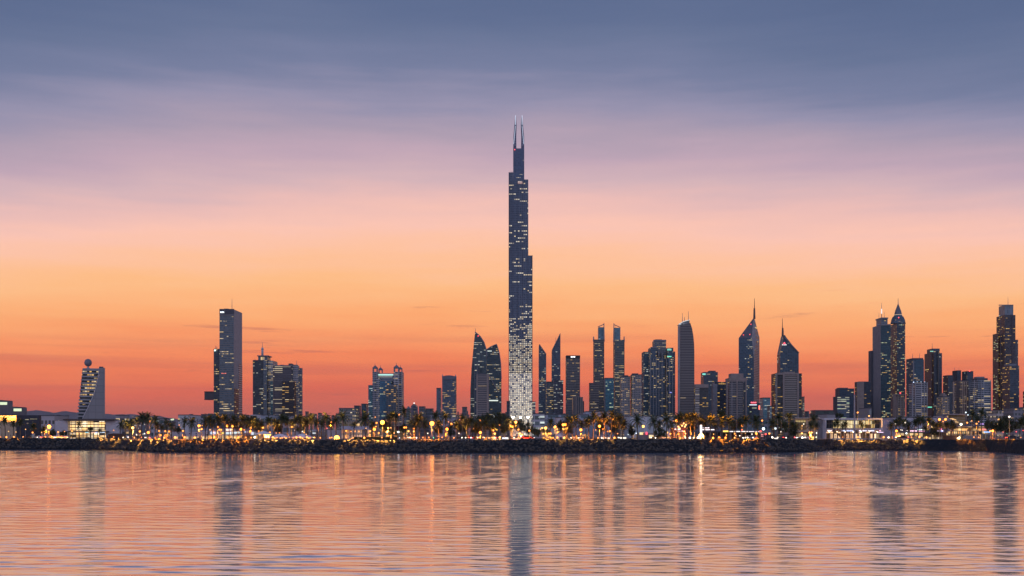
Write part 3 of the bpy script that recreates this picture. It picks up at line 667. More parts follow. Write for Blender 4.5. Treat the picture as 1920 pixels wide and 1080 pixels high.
def crowned_pair():
    Y = 1100; k = Y/F
    for (lab, x0, x1, yt, c0, c1, yc, sp, ysp, hn, yh, gl) in (
        ('dark striped tower with a glass crown and a spike at its right corner', 1112.3, 1133, 636.5, 1121, 1132.4, 613.5, 1132.4, 605.5, 1113, 631, (.05,.06,.07)),
        ('dark striped tower with a glass crown and a spike at its left corner', 1149.8, 1171, 637, 1150.6, 1163.2, 614.5, 1151, 606, 1170.2, 631, (.045,.075,.09))):
        r = B('office_tower', lab, (x0 + x1)/2, Y)
        part(r, 'facade', lambda b: bx(b, x0, x1, yt, Y, 15, roof=1), [facade(gl, (.16,.145,.13), 3.2*k, 1.7, .42, .05, .22, 4, WARM, CREAM, .75), ROOF])
        part(r, 'crown', lambda b: bx(b, c0, c1, yc, Y + 2, 10, yt, roof=1), [facade((.10,.17,.22), (.15,.2,.24), 4*k, 3.2, .12, .15, .12, 3, COOL, COOL, .5), ROOF])
        part(r, 'corner_spike', lambda b: pole_px(b, sp, ysp, yt + 4, Y + .6, .8, .35), STEEL)
        part(r, 'corner_horn', lambda b: pole_px(b, hn, yh, yt + 4, Y + .6, .75, .5), STEEL)
        a, b2 = (c0, sp) if sp > c0 + 5 else (c1, sp)
        part(r, 'brace', lambda b: cyl_between(b, P(a, yc - .5, Y + 1.5), P(b2, ysp + 2.5, Y + 1.5), .4), STEEL)
        part(r, 'corner_pier', lambda b: (bx(b, x0 + .4, x0 + 1.2, yt, Y - .4, .5, fitted=False, roof=0), bx(b, x1 - .8, x1, yt, Y - .4, .5, fitted=False, roof=0)), DCONC)
        antenna(r, c0 + 3, yc - 4, yc, Y + 6, .18)
    simple('office_block', 'low dark striped block on the left foot of the right spiked tower', 1104.4, 1123, 719, 1060, 12, facade((.05,.05,.06), (.2,.18,.165), 3.2*k, 1.7, .42, .05, .2, 4, WARM, CREAM, .75))
    simple('office_block', 'teal glass block between the two spiked tower shafts', 1132.6, 1151, 709.5, 1000, 14, facade((.05,.14,.19), (.07,.13,.165), 3.6*1000/F, 1.8, .25, .1, .24, 4, GREENW, WARM, .8), side=CONC)
    m = lambda l: facade((.08,.09,.11), (.27,.25,.235), 3.3*950/F, 1.5, .42, .3, l, 1.4, AMBER, CREAM, .9)
    r = simple('apartment_block', 'brownish apartment block with scattered amber windows, left of a taller twin', 1162, 1182, 706.5, 950, 14, m(.35))
    plant(r, 1170, 1178, 703.5, 706.5, 955)
    r = simple('apartment_block', 'brownish apartment block with amber windows and stepped roof', 1182.3, 1203, 703, 945, 14, m(.42))
    plant(r, 1186, 1197, 700, 703, 950)
    for x in (1170.5, 1177): part(r, 'pier', lambda b: bx(b, x + 20, x + 20.8, 703, 944.5, .6, fitted=False, roof=0), CONC)
crowned_pair()

def ribbed_cluster():
    Y = 1000; k = Y/F
    r = B('apartment_tower', 'stepped tower cluster with white vertical ribs and green lit top panel', 1235, Y)
    rib = facade((.055,.085,.12), (.11,.13,.16), 3.5*k, 1.7, .3, .12, .26, 1.6, WARM, CREAM, .9)
    part(r, 'left_wing', lambda b: bx(b, 1203, 1216, 659.5, Y + 14, 16, roof=1), [facade((.05,.085,.12), (.07,.1,.13), 3.5*k, 1.6, .3, .1, .18, 3, COOL, WARM, .7), ROOF])
    part(r, 'facade', lambda b: bx(b, 1215, 1231, 651.5, Y, 18, roof=1), [rib, ROOF])
    part(r, 'central_shaft', lambda b: bx(b, 1223, 1249, 638, Y + 5, 16, roof=1), [facade((.08,.09,.11), (.19,.18,.18), 3.5*k, 1.8, .4, .25, .2, 2, WARM, CREAM, .7), ROOF])
    part(r, 'right_shaft', lambda b: bx(b, 1246.5, 1262.5, 652, Y, 18, roof=1), [facade((.055,.09,.13), (.11,.13,.16), 3.5*k, 1.7, .3, .12, .26, 1.6, WARM, CREAM, .9), ROOF])
    part(r, 'right_wing', lambda b: bx(b, 1262.6, 1266, 659, Y + 1, 14, roof=1, fitted=False), [facade((.05,.06,.08), (.15,.14,.15), 3.5*k, 1.6, .4, .1, .12), ROOF])
    for i, x in enumerate((1219.5, 1225.5, 1230.5, 1235.5, 1241.5, 1249.5, 1255.5, 1261.5)):
        part(r, 'rib', lambda b: bx(b, x - .45, x + .45, 672 if 3 > i or i > 4 else 660, Y - .7, 6 if 1 < i < 5 else .7, fitted=False, roof=0), LCONC)
    part(r, 'central_front', lambda b: bx(b, 1231, 1246.4, 671, Y + .2, 4.7, roof=1, fitted=False), [rib, ROOF])
    part(r, 'parapet', lambda b: (bx(b, 1225, 1249.3, 637, Y + 4.7, .5, 640, fitted=False, roof=0), bx(b, 1220, 1231.3, 650.5, Y - .4, .5, 653, fitted=False, roof=0)), CONC)
    sign(r, 1251, 1259, 654, 657, Y - .9, (.25, 1, .70), .55, 'light_band'); sign(r, 1251, 1259, 667.5, 669.5, Y - .9, (.2, 1, .65), .8, 'light_band')
    sign(r, 1256, 1260, 735, 736.5, Y - .9, (.35, .35, 1), 1.2, 'blue_sign', 2)
    plant(r, 1229, 1241, 636.3, 638, Y + 8)
ribbed_cluster()

def curved_stripe():
    Y = 950; k = Y/F
    r = B('office_tower', 'slender striped tower with a curved right edge and slanting lit roof', 1286, Y)
    o = [(1270.6, None), (1302, None), (1302, 662), (1301.4, 645), (1299.8, 630), (1297, 616), (1293, 605.5), (1271, 609)]
    m = facade((.045,.045,.05), (.20,.178,.168), 3.05*k, 30, .48, 0, .05, 1.2, AMBER, CREAM, .6)
    part(r, 'facade', lambda b: prof(b, o, Y, 14, side=2, roof=1), [m, ROOF, LCONC])
    part(r, 'crown', lambda b: prof(b, [(1273, 609.5), (1293, 605.5), (1293, 600), (1289, 600.4), (1281, 603.2), (1273, 607.8)], Y + 1, 9, fitted=False), facade((.16,.18,.2), (.25,.25,.26), 6, 1.6, .1, .15, .3, 3, COOL, COOL, .5))
    part(r, 'roof_light', lambda b: (cyl_between(b, P(1273, 608, Y + .4), P(1281, 603, Y + .4), .3), cyl_between(b, P(1281, 603, Y + .4), P(1293, 599.8, Y + .4), .3)), glow('roof_white', (.95, 1, 1), .6))
    part(r, 'edge_pier', lambda b: bx(b, 1272.4, 1274, 609, Y - .5, .6, fitted=False, roof=0), LCONC)
    for x, yt in ((1279.5, 587), (1283.5, 594), (1290.7, 583.5)): antenna(r, x, yt, 603, Y + 5, .3)
curved_stripe()

def mid_right():
    Y = 900
    r = simple('office_block', 'block half pale striped and half dark glass, right of the curved striped tower', 1301.5, 1328, 721.5, Y, 12, facade((.05,.055,.06), (.06,.06,.065), 3.2*Y/F, 1.6, .3, .1, .34, 3, AMBER, WARM, .9))
    part(r, 'striped_half', lambda b: bx(b, 1303.5, 1311.5, 721, Y - .6, .55, fitted=False, roof=0), facade((.05,.05,.055), (.36,.33,.30), 3.2*Y/F, 20, .48, 0, .3, 1, CREAM, CREAM, .7))
    part(r, 'roof_block', lambda b: bx(b, 1303, 1328.5, 720.4, Y - .8, 4, 727, fitted=False, roof=0), BEIGE)
    r = B('office_tower', 'blue glass tower with stepped roof and small teal lit panel', 1330, 1050)
    part(r, 'facade', lambda b: bx(b, 1314, 1346, 697.5, 1050, 16, roof=1), [facade((.055,.075,.10), (.08,.095,.12), 3.4*1050/F, 1.8, .3, .1, .12, 3, WARM, COOL, .7), ROOF])
    part(r, 'roof_step', lambda b: bx(b, 1327, 1342, 695, 1052, 10, 697.6, roof=0), DCONC)
    sign(r, 1317, 1323, 700, 703, 1049.6, (.2, .95, .75), .8, 'light_panel')
    r = simple('office_block', 'pale sided dark block with amber windows before the blue stepped tower', 1335, 1360.5, 716, 960, 14, facade((.03,.045,.065), (.04,.05,.065), 3.4*960/F, 1.8, .3, .08, .26, 3, AMBER, WARM, .9), side=LCONC, para=False)
    part(r, 'blank_pier', lambda b: bx(b, 1337, 1345, 720, 952, 7.6, fitted=False, roof=0), CONC)
    part(r, 'dark_front', lambda b: bx(b, 1345.2, 1360.3, 731, 954, 5.6, fitted=False, roof=0), facade((.03,.04,.06), (.035,.04,.055), 3.4*954/F, 1.8, .3, .08, .36, 3, AMBER, WARM, .95))
    r = B('office_tower', 'beige framed tower with a stepped block on its flat roof', 1380, 920)
    part(r, 'facade', lambda b: bx(b, 1360.5, 1400, 714, 920, 16, roof=1), [facade((.045,.05,.06), (.24,.22,.215), 3.3*920/F, 9.5, .34, .06, .10, 1, WARM, CREAM, .7), ROOF])
    part(r, 'frame_top', lambda b: bx(b, 1360, 1400.4, 708.5, 919.5, 16.6, 714.3, fitted=True, roof=0), BEIGE)
    part(r, 'roof_block', lambda b: bx(b, 1366, 1394, 700.3, 922, 10, 708.4, fitted=True, roof=0), BEIGE)
    for x in (1363.2, 1382, 1399): part(r, 'pier', lambda b: bx(b, x - 1, x + 1, 714, 919.2, .8, fitted=False, roof=0), BEIGE)
    part(r, 'dark_strip', lambda b: bx(b, 1394, 1398, 717, 919.3, .6, fitted=False, roof=0), facade(BLACKG, (.05,.05,.06), 3.3*920/F, 2, .3, .1, .15))
mid_right()

def prism_towers():
    Y = 1200; k = Y/F
    r = B('skyscraper', 'tall navy glass tower with a sharply pointed roof, pale striped right face and needle spire', 1405, Y, 'skyscraper')
    # two facets meeting at a front edge
    xl, xm, xr = 1385, 1411, 1424
    def pt(x, y, dY): Yy = Y + dY; return Vector((PX(x, Yy), Yy, GZ - .5 if y is None else PZ(y, Yy)))
    def face(b, ps, mi=0):
        f = b.faces.new([b.verts.new(p) for p in ps]); f.material_index = mi; uvface(b, f)
    m1 = facade((.05,.08,.115), (.07,.095,.125), 3.2*k, 1.8, .3, .1, .16, 3, WARM, COOL, .75)
    m2 = facade((.05,.055,.065), (.36,.33,.32), 3.2*k, 20, .5, 0, .05, 1, CREAM, CREAM, .5)
    def body(b):
        face(b, [pt(xl, None, 0), pt(1413.5, None, 4), pt(1413.5, 672, 4), pt(1409.5, 632, 3.6), pt(xl, 634, 0)], 0)
        face(b, [pt(1413.5, None, 4), pt(xr, None, 26), pt(xr, 633, 26), pt(1413.5, 672, 4)], 1)
        face(b, [pt(xr, None, 26), pt(xl, None, 0), pt(xl, 634, 0), pt(xr, 633, 26)], 0)
    part(r, 'facade', body, [m1, m2])
    def cap(b):
        ap = pt(1414, 594.5, 10)
        face(b, [pt(xl, 634, 0), pt(1409.5, 632, 3.6), pt(1412.8, 600, 9), ap], 0)
        face(b, [pt(1409.5, 632, 3.6), pt(1413.5, 672, 4), pt(1417.5, 640, 12), ap, pt(1412.8, 600, 9)], 1)
        face(b, [pt(1413.5, 672, 4), pt(xr, 633, 26), ap, pt(1417.5, 640, 12)], 2)
        face(b, [pt(xr, 633, 26), pt(xl, 634, 0), ap], 0)
    part(r, 'pointed_roof', cap, [plain('slate_cap', (.12, .115, .13), .45, .3), LCONC, facade((.10,.09,.09), (.30,.28,.27), 5, 3, .4, .2, .08)])
    part(r, 'spire', lambda b: (pole_px(b, 1414.4, 578, 598, Y + 10, 1.3, .9, 8), pole_px(b, 1414.6, 559.5, 578, Y + 10, .45, .2)), plain('spire_dark', (.10, .085, .085), .5, .3))
    for x, y in ((1394, 628), (1406, 627), (1408, 608)): part(r, 'warning_light', lambda b: sphere(b, pt(x, y, -2), .6), RED)
    r = B('skyscraper', 'dark glass tower with sloping shoulders, needle spire and red logo, behind beige block', 1477, Y, 'skyscraper')
    o = [(1456.8, None), (1497.8, None), (1497.6, 662), (1470, 632), (1467.5, 628), (1465, 632), (1457, 664.5)]
    part(r, 'facade', lambda b: prof(b, o, Y, 14, roof=1), [facade((.05,.075,.105), (.075,.095,.12), 3.2*k, 2.6, .2, .16, .10, 1.5, WARM, COOL, .7), plain('slate_cap', (.12, .115, .13), .45, .3)])
    part(r, 'roof_edge', lambda b: [cyl_between(b, P(a[0], a[1], Y - .4), P(c[0], c[1], Y - .4), .7) for a, c in (((1498, 662), (1469.5, 631)), ((1465.8, 631), (1458.5, 664)))], plain('slate_edge', (.2, .19, .2)))
    part(r, 'spire', lambda b: (pole_px(b, 1467.6, 615, 631, Y + 3, 1.3, .9, 8), pole_px(b, 1467, 597, 615, Y + 3, .45, .2)), plain('spire_dark', (.10, .085, .085), .5, .3))
    sign(r, 1466.5, 1475.5, 645.8, 647.2, Y - .5, (1, .9, .85), 1.3, 'white_sign', 3)
    part(r, 'red_logo', lambda b: prof(b, [(1468.5, 645), (1473, 645), (1471.5, 641.5), (1469, 643)], Y - .5, .3, fitted=False), glow('logo_red', (1, .06, .08), 2))
prism_towers()

def beige_block():
    Y = 950
    r = B('office_tower', 'beige block of striped floors and dark glass before the shouldered spire tower', 1475, Y)
    part(r, 'facade', lambda b: bx(b, 1446, 1503.5, 700, Y, 16, roof=1), [facade((.05,.05,.055), (.06,.06,.065), 3.4*Y/F, 2, .3, .06, .30, 4, AMBER, WARM, .8), ROOF])
    fl = fit(1446, 1503.5, Y, 16)[0]
    part(r, 'cyan_strip', lambda b: bx(b, fl, fl + 1.6, 701, Y - .5, .45, fitted=False, roof=0), facade((.08,.22,.28), (.10,.2,.24), 3.4*Y/F, 2, .3, 0, .35, 2, COOL, COOL, .5))
    part(r, 'striped_panel', lambda b: bx(b, 1471.5, 1494.5, 701, Y - .9, .85, fitted=False, roof=0), facade((.06,.055,.05), (.27,.235,.21), 3.4*Y/F, 30, .5, 0, .10, 1, CREAM, AMBER, .7))
    for x0, x1 in ((1455.5, 1457.5), (1468, 1471.3), (1494.7, 1498.3)):
        part(r, 'pier', lambda b: bx(b, x0, x1, 699, Y - 1.4, 1.3, fitted=False, roof=0), BEIGE)
    part(r, 'frame_top', lambda b: bx(b, 1457.6, 1494.6, 699, Y - 1.3, 1.2, 702.5, fitted=False, roof=0), BEIGE)
    part(r, 'roof_block', lambda b: bx(b, 1470, 1489, 697.2, Y + 2, 8, 700, fitted=False, roof=0), BEIGE)
    simple('office_block', 'pale teal glass block behind the red sign block', 1424.5, 1444.5, 746.5, 1020, 14, facade((.13,.24,.28), (.2,.28,.32), 3.2*1020/F, 1.8, .3, .1, .18, 3, COOL, CREAM, .7))
    simple('office_block', 'grey block with white lit floors at the left edge of the beige striped block', 1438.5, 1447, 762, 930, 10, facade((.10,.16,.19), (.2,.22,.24), 3.4*930/F, 8, .4, 0, .5, 1, COOL, COOL, .8))
    r = simple('office_block', 'navy block with a red rooftop sign at the foot of pointed tower', 1404, 1424.5, 756.5, 880, 12, facade((.03,.05,.075), (.035,.05,.07), 3.4*880/F, 2, .3, .08, .14, 3, GREENW, CREAM, .9))
    sign(r, 1408, 1418.5, 753.5, 756, 879.4, (1, .08, .10), 2.2, 'red_sign', 5)
    sign(r, 1405, 1419, 758.5, 759.7, 879.4, (.85, .92, 1), 1.4, 'white_band', 1)
    sign(r, 1422.8, 1424.8, 760.5, 768, 879.2, (1, .12, .05), 3, 'red_panel')
    simple('office_block', 'slim green tinted block on the right flank of beige striped block', 1502.5, 1508.5, 744.5, 1000, 10, facade((.06,.12,.13), (.09,.12,.13), 3.4*1000/F, 2, .35, .1, .3, 2, COOL, GREENW, .7))
    simple('office_block', 'small dark navy block between beige striped block and the low dark hotel', 1508.7, 1517, 772, 900, 10, facade((.06,.09,.12), (.07,.09,.11), 3.4, 2, .3, .1, .1))
    simple('low_building', 'long dark low building with few lit windows behind the yellow lit pavilion', 1519.5, 1563, 770, 860, 14, facade((.05,.06,.06), (.06,.065,.065), 3.5, 2, .35, .15, .2, 1.5, COOL, CREAM, .7))
beige_block()

def right_group():
    r = simple('office_tower', 'navy glass block rising behind a smaller block with bright lit floors', 1566, 1601.5, 729.5, 1050, 14, facade((.04,.06,.09), (.045,.06,.085), 3.4*1050/F, 1.8, .28, .08, .12, 3, AMBER, GREENW, .8))
    plant(r, 1573, 1590, 727, 729.5, 1054)
    r = simple('office_block', 'small block of bright yellowish white lit floors', 1562, 1592.5, 744.5, 900, 12, facade((.06,.09,.13), (.10,.11,.13), 3.5*900/F, 4.5, .4, .04, .62, 3, GREENW, CREAM, 1.0), side=DCONC)
    r = simple('office_tower', 'dark tower with a broad beige left face behind the tall lamp post', 1602.5, 1633, 716.5, 1000, 14, facade((.03,.04,.055), (.035,.04,.055), 3.4*1000/F, 1.8, .3, .1, .14, 2, AMBER, WARM, .8))
    part(r, 'beige_face', lambda b: bx(b, 1607, 1620, 716, 999.3, .65, fitted=False, roof=0), plain('brown_beige', (.27, .22, .19)))
    Y = 1050; k = Y/F
    r = B('skyscraper', 'tall flat topped navy tower with pale left side, beside the cone topped tower', 1653, Y, 'skyscraper')
    m = facade((.035,.065,.085), (.04,.065,.08), 3.3*k, 1.7, .3, .12, .30, 2.5, AMBER, GREENW, .85)
    part(r, 'facade', lambda b: bx(b, 1636, 1670, 609, Y, 24, roof=1, side=2), [m, ROOF, CONC])
    part(r, 'side_slab', lambda b: bx(b, 1633.3, 1640, 657.5, Y + 22, 8, roof=0, fitted=False), DCONC)
    part(r, 'crown', lambda b: bx(b, 1643, 1664.3, 597.5, Y + 3, 14, 609, roof=1), [facade((.09,.11,.14), (.17,.18,.2), 4.2*k, 1.4, .3, .3, .04), ROOF])
    part(r, 'roof_cap', lambda b: bx(b, 1641.5, 1665.5, 595.2, Y + 1.5, 17, 597.6, roof=0), CONC)
    part(r, 'parapet', lambda b: bx(b, 1644.5, 1670.3, 607.6, Y - .4, .5, 610, fitted=False, roof=0), CONC)
    antenna(r, 1653, 568, 595.5, Y + 9, .35); antenna(r, 1648, 586, 595.5, Y + 9, .2); antenna(r, 1658, 584, 595.5, Y + 9, .2)
    part(r, 'mast_light', lambda b: pole_px(b, 1653, 579, 588, Y + 9, .55, .45), glow('mast_white', (1, .93, .9), .9))
    # cone topped
    Y = 1080; k = Y/F
    r = B('skyscraper', 'tall navy tower tapering to an octagonal neck and a pointed cone roof', 1684, Y, 'skyscraper')
    m = facade((.045,.065,.085), (.075,.085,.10), 3.3*k, 1.8, .34, .2, .30, 2, AMBER, GREENW, .85)
    part(r, 'facade', lambda b: bx(b, 1668.5, 1697.3, 606.5, Y, 20, roof=1), [m, ROOF])
    cx = 1684; cyY = Y + 10
    def ring(b, segs, n=8, mi=0):
        for (y0, r0, y1, r1) in segs: cyl(b, (PX(cx, cyY), cyY), r0*cyY/F, r1*cyY/F, PZ(y0, cyY), PZ(y1, cyY), n)
    part(r, 'neck', lambda b: ring(b, [(607, 14, 600, 13), (600, 13, 594, 10.2), (594, 9, 590.5, 7.2)]), facade((.055,.085,.12), (.09,.11,.14), 3*k, 1.8, .3, .2, .1, 2, AMBER, COOL, .6))
    part(r, 'cone_roof', lambda b: ring(b, [(590.5, 7.4, 584, 6), (584, 6, 569.5, .5)]), plain('cone_slate', (.16, .16, .18), .5, .3))
    part(r, 'spire', lambda b: pole_px(b, cx, 559, 571, cyY, .4, .15), STEEL)
    part(r, 'light_ring', lambda b: ring(b, [(590.9, 7.7, 590.2, 7.7)]), glow('ring_warm', (1, .7, .35), .6))
    beacon(r, 1685, 595.5, cyY - 8, .7)
    part(r, 'corner_turret', lambda b: [pole_px(b, x, 602, 607, Y + 1, 1.2, .3, 4) for x in (1671.5, 1696.3)], DCONC)
    r = simple('apartment_block', 'beige block with vertical ribs and flat red capped roof below the cone topped tower', 1674, 1697.5, 740.5, 900, 12, facade((.10,.085,.07), (.34,.30,.27), 3.3*900/F, 2.4, .3, .3, .34, 1.5, WARM, AMBER, .7), side=BEIGE)
    for i in range(5): part(r, 'pier', lambda b: bx(b, 1677.6 + i*4.8, 1678.6 + i*4.8, 740, 899.4, .6, fitted=False, roof=0), BEIGE)
    part(r, 'roof_trim', lambda b: bx(b, 1676.5, 1698, 738.8, 899.2, 4, 741, fitted=False, roof=0), BEIGE)
    beacon(r, 1688, 737, 905, .7)
    Y = 1000
    r = simple('office_tower', 'blue glass tower with a flat overhanging roof cap', 1699, 1732.5, 674, Y, 18, facade((.045,.08,.115), (.055,.08,.105), 3.4*Y/F, 1.8, .3, .1, .16, 3, AMBER, CREAM, .8), para=False)
    part(r, 'roof_cap', lambda b: bx(b, 1699, 1731, 671.3, Y - .6, 18, 674, roof=0), DCONC)
    part(r, 'corner_pier', lambda b: bx(b, 1712, 1714, 676, Y - .5, .5, fitted=False, roof=0), CONC)
    antenna(r, 1711, 663, 671.5, Y + 6, .25); antenna(r, 1724, 662, 671.5, Y + 6, .25)
    r = simple('apartment_block', 'white framed block with striped balconies before the blue capped tower', 1704, 1739.5, 717.5, 880, 14, facade((.045,.055,.075), (.42,.40,.40), 3.4*880/F, 9, .34, .04, .12, 1, WARM, CREAM, .8))
    for x in (1711.5, 1716.5, 1733.5, 1738.5): part(r, 'pier', lambda b: bx(b, x - .7, x + .7, 716.5, 879.2, .8, fitted=False, roof=0), LCONC)
    part(r, 'roof_light', lambda b: [sphere(b, P(x, 716.6, 880.5), .45) for x in (1713, 1720, 1727, 1734)], glow('cool_lamp2', (.6, .75, 1), 2))
    Y = 1060
    r = B('office_tower', 'grey navy tower with clipped corners and a stepped flat crown', 1750, Y)
    part(r, 'facade', lambda b: bx(b, 1736, 1766.3, 662, Y + 2, 20, roof=1), [facade((.05,.065,.09), (.075,.085,.10), 3.3*Y/F, 1.8, .34, .12, .10, 2, WARM, COOL, .7), ROOF])
    part(r, 'left_shaft', lambda b: bx(b, 1733.3, 1747, 661.5, Y - 2, 18, roof=1), [facade((.045,.065,.095), (.055,.07,.09), 3.3*Y/F, 2.5, .12, .1, .05), ROOF])
    part(r, 'central_shaft', lambda b: bx(b, 1746.5, 1761, 658, Y - 1, 18, roof=1), [facade((.09,.085,.09), (.16,.145,.14), 3.3*Y/F, 1.8, .4, .2, .10, 2, AMBER, CREAM, .7), ROOF])
    part(r, 'crown', lambda b: bx(b, 1738, 1762, 653.5, Y + 3, 14, 662, roof=1), [facade((.055,.07,.095), (.09,.10,.12), 3.3*Y/F, 2, .3, .15, .06), ROOF])
    antenna(r, 1748, 643, 653.5, Y + 8, .25); sign(r, 1744, 1750, 658, 659.4, Y - 2.6, (.3, 1, .7), .7, 'light_band')
    sign(r, 1739.5, 1747.5, 762.6, 764.2, Y - 2.8, (.15, 1, .62), 1.0, 'green_sign')
    # cluster before and right of it
    simple('office_block', 'dark stepped block behind the tiered beige block', 1768, 1787.5, 704.5, 1010, 12, facade((.045,.055,.075), (.055,.065,.08), 3.3*1000/F, 1.8, .3, .1, .14, 2, AMBER, CREAM, .8))
    r = simple('office_block', 'flat topped navy block with rooftop aerials, left of a similar red beaconed block', 1785.5, 1802, 695.5, 1040, 12, facade((.05,.07,.10), (.06,.075,.095), 3.3*1040/F, 1.8, .3, .1, .12, 2, WARM, COOL, .7))
    antenna(r, 1790, 688, 695.5, 1044, .2); antenna(r, 1798, 690, 695.5, 1044, .2)
    r = simple('office_block', 'navy block with curved front and a red roof beacon', 1803.5, 1825, 697, 1030, 12, facade((.05,.065,.09), (.06,.07,.09), 3.3*1030/F, 1.8, .3, .1, .12, 2, WARM, COOL, .7))
    beacon(r, 1818, 695.5, 1028, .7)
    r = simple('apartment_block', 'tiered brown block with many small amber windows', 1755.5, 1780, 744, 860, 12, facade((.10,.085,.07), (.25,.215,.19), 3.2*860/F, 1.8, .42, .35, .38, 1.2, AMBER, WARM, .85))
    part(r, 'roof_tier', lambda b: bx(b, 1761, 1775, 739.5, 862, 8, 744, roof=0), BEIGE)
    part(r, 'roof_tier', lambda b: bx(b, 1764, 1772, 736.8, 864, 5, 739.5, roof=0), BEIGE)
    r = simple('apartment_tower', 'brown tower with beige vertical columns and blank centre', 1786, 1816, 714, 920, 12, facade((.07,.06,.055), (.24,.19,.16), 3.3*920/F, 2.2, .36, .25, .34, 1.2, AMBER, CREAM, .9))
    part(r, 'blank_panel', lambda b: bx(b, 1793.5, 1799.5, 715, 919.3, .6, fitted=False, roof=0), plain('brown_panel', (.11, .09, .085)))
    for x in (1788.7, 1804.5, 1808.5, 1812.6): part(r, 'beige_column', lambda b: bx(b, x - .6, x + .6, 716, 919.1, .8, fitted=False, roof=0), plain('warm_pier', (.55, .42, .33)))  # beige columns, no glow of their own
    r = B('apartment_tower', 'broad block of white balcony lines with a curved front and stepped roof', 1839, 900)
    part(r, 'facade', lambda b: bx(b, 1818, 1858.5, 713, 900, 16, roof=1), [facade((.04,.06,.085), (.40,.40,.41), 3.6*900/F, 6.2, .3, .05, .26, 1.2, WARM, CREAM, .9), ROOF])
    part(r, 'roof_tier', lambda b: bx(b, 1822, 1852, 709, 903, 10, 713, roof=0), DCONC)
    part(r, 'roof_tier', lambda b: bx(b, 1826, 1846, 706.3, 905, 7, 709, roof=0), CONC)
    for x in (1827.5, 1840, 1858): part(r, 'pier', lambda b: bx(b, x - .4, x + .4, 712.5, 899.2, .8, fitted=False, roof=0), LCONC)
    Y = 1050
    r = B('skyscraper', 'tall brown and navy tower at the right edge with a glass box crown', 1885, Y, 'skyscraper')
    br = facade((.055,.05,.06), (.07,.062,.07), 3.3*Y/F, 1.8, .32, .12, .24, 2.5, AMBER, WARM, .9)
    part(r, 'facade', lambda b: bx(b, 1868.3, 1904, 590.5, Y, 18, roof=1), [br, ROOF])
    part(r, 'crown', lambda b: bx(b, 1872.7, 1900, 572, Y + 3, 13, 590.4, roof=1), [facade((.14,.16,.20), (.19,.2,.23), 4.5, 1.6, .15, .18, .10, 2, COOL, COOL, .6), ROOF])
    part(r, 'crown_edge', lambda b: bx(b, 1873, 1900.3, 571.2, Y + 2.6, .5, 573, fitted=False, roof=0), CONC)
    part(r, 'left_wing', lambda b: bx(b, 1861.3, 1872, 625, Y + 8, 12, roof=1), [facade((.05,.055,.065), (.075,.07,.075), 3.3*Y/F, 1.7, .35, .12, .3, 2, WARM, GREENW, .8), ROOF])
    part(r, 'right_wing', lambda b: bx(b, 1904.1, 1909, 637, Y + 3, 12, roof=1, fitted=False), [facade((.07,.075,.09), (.10,.10,.12), 3.3*Y/F, 1.7, .35, .12, .1), ROOF])
    for x in (1876.5, 1898.5): part(r, 'corner_pier', lambda b: bx(b, x - .4, x + .4, 591, Y - .5, .55, fitted=False, roof=0), plain('brown_pier', (.13, .11, .115)))
    antenna(r, 1890, 556, 572, Y + 8, .25)
    part(r, 'front_block', lambda b: bx(b, 1879, 1911, 685.5, Y - 30, 16, roof=1), [facade((.045,.06,.08), (.07,.08,.10), 3.3*Y/F, 2, .3, .12, .22, 3, AMBER, WARM, .85), ROOF])
    part(r, 'front_crown', lambda b: bx(b, 1883, 1906, 682, Y - 28, 10, 685.6, roof=0), plain('grey_panel', (.2, .22, .25)))
    simple('office_tower', 'dark sliver of tower cut by the right edge of the view', 1918, 1945, 734, 1000, 14, facade((.04,.05,.07), (.06,.06,.07), 3.3, 1.8, .3, .1, .1))
    simple('low_building', 'low grey block with aerials at the right edge behind the dark tree', 1911, 1935, 764, 850, 14, facade((.08,.085,.10), (.17,.17,.18), 3.3, 2.2, .4, .25, .22, 1.5, CREAM, WARM, .7))
right_group()

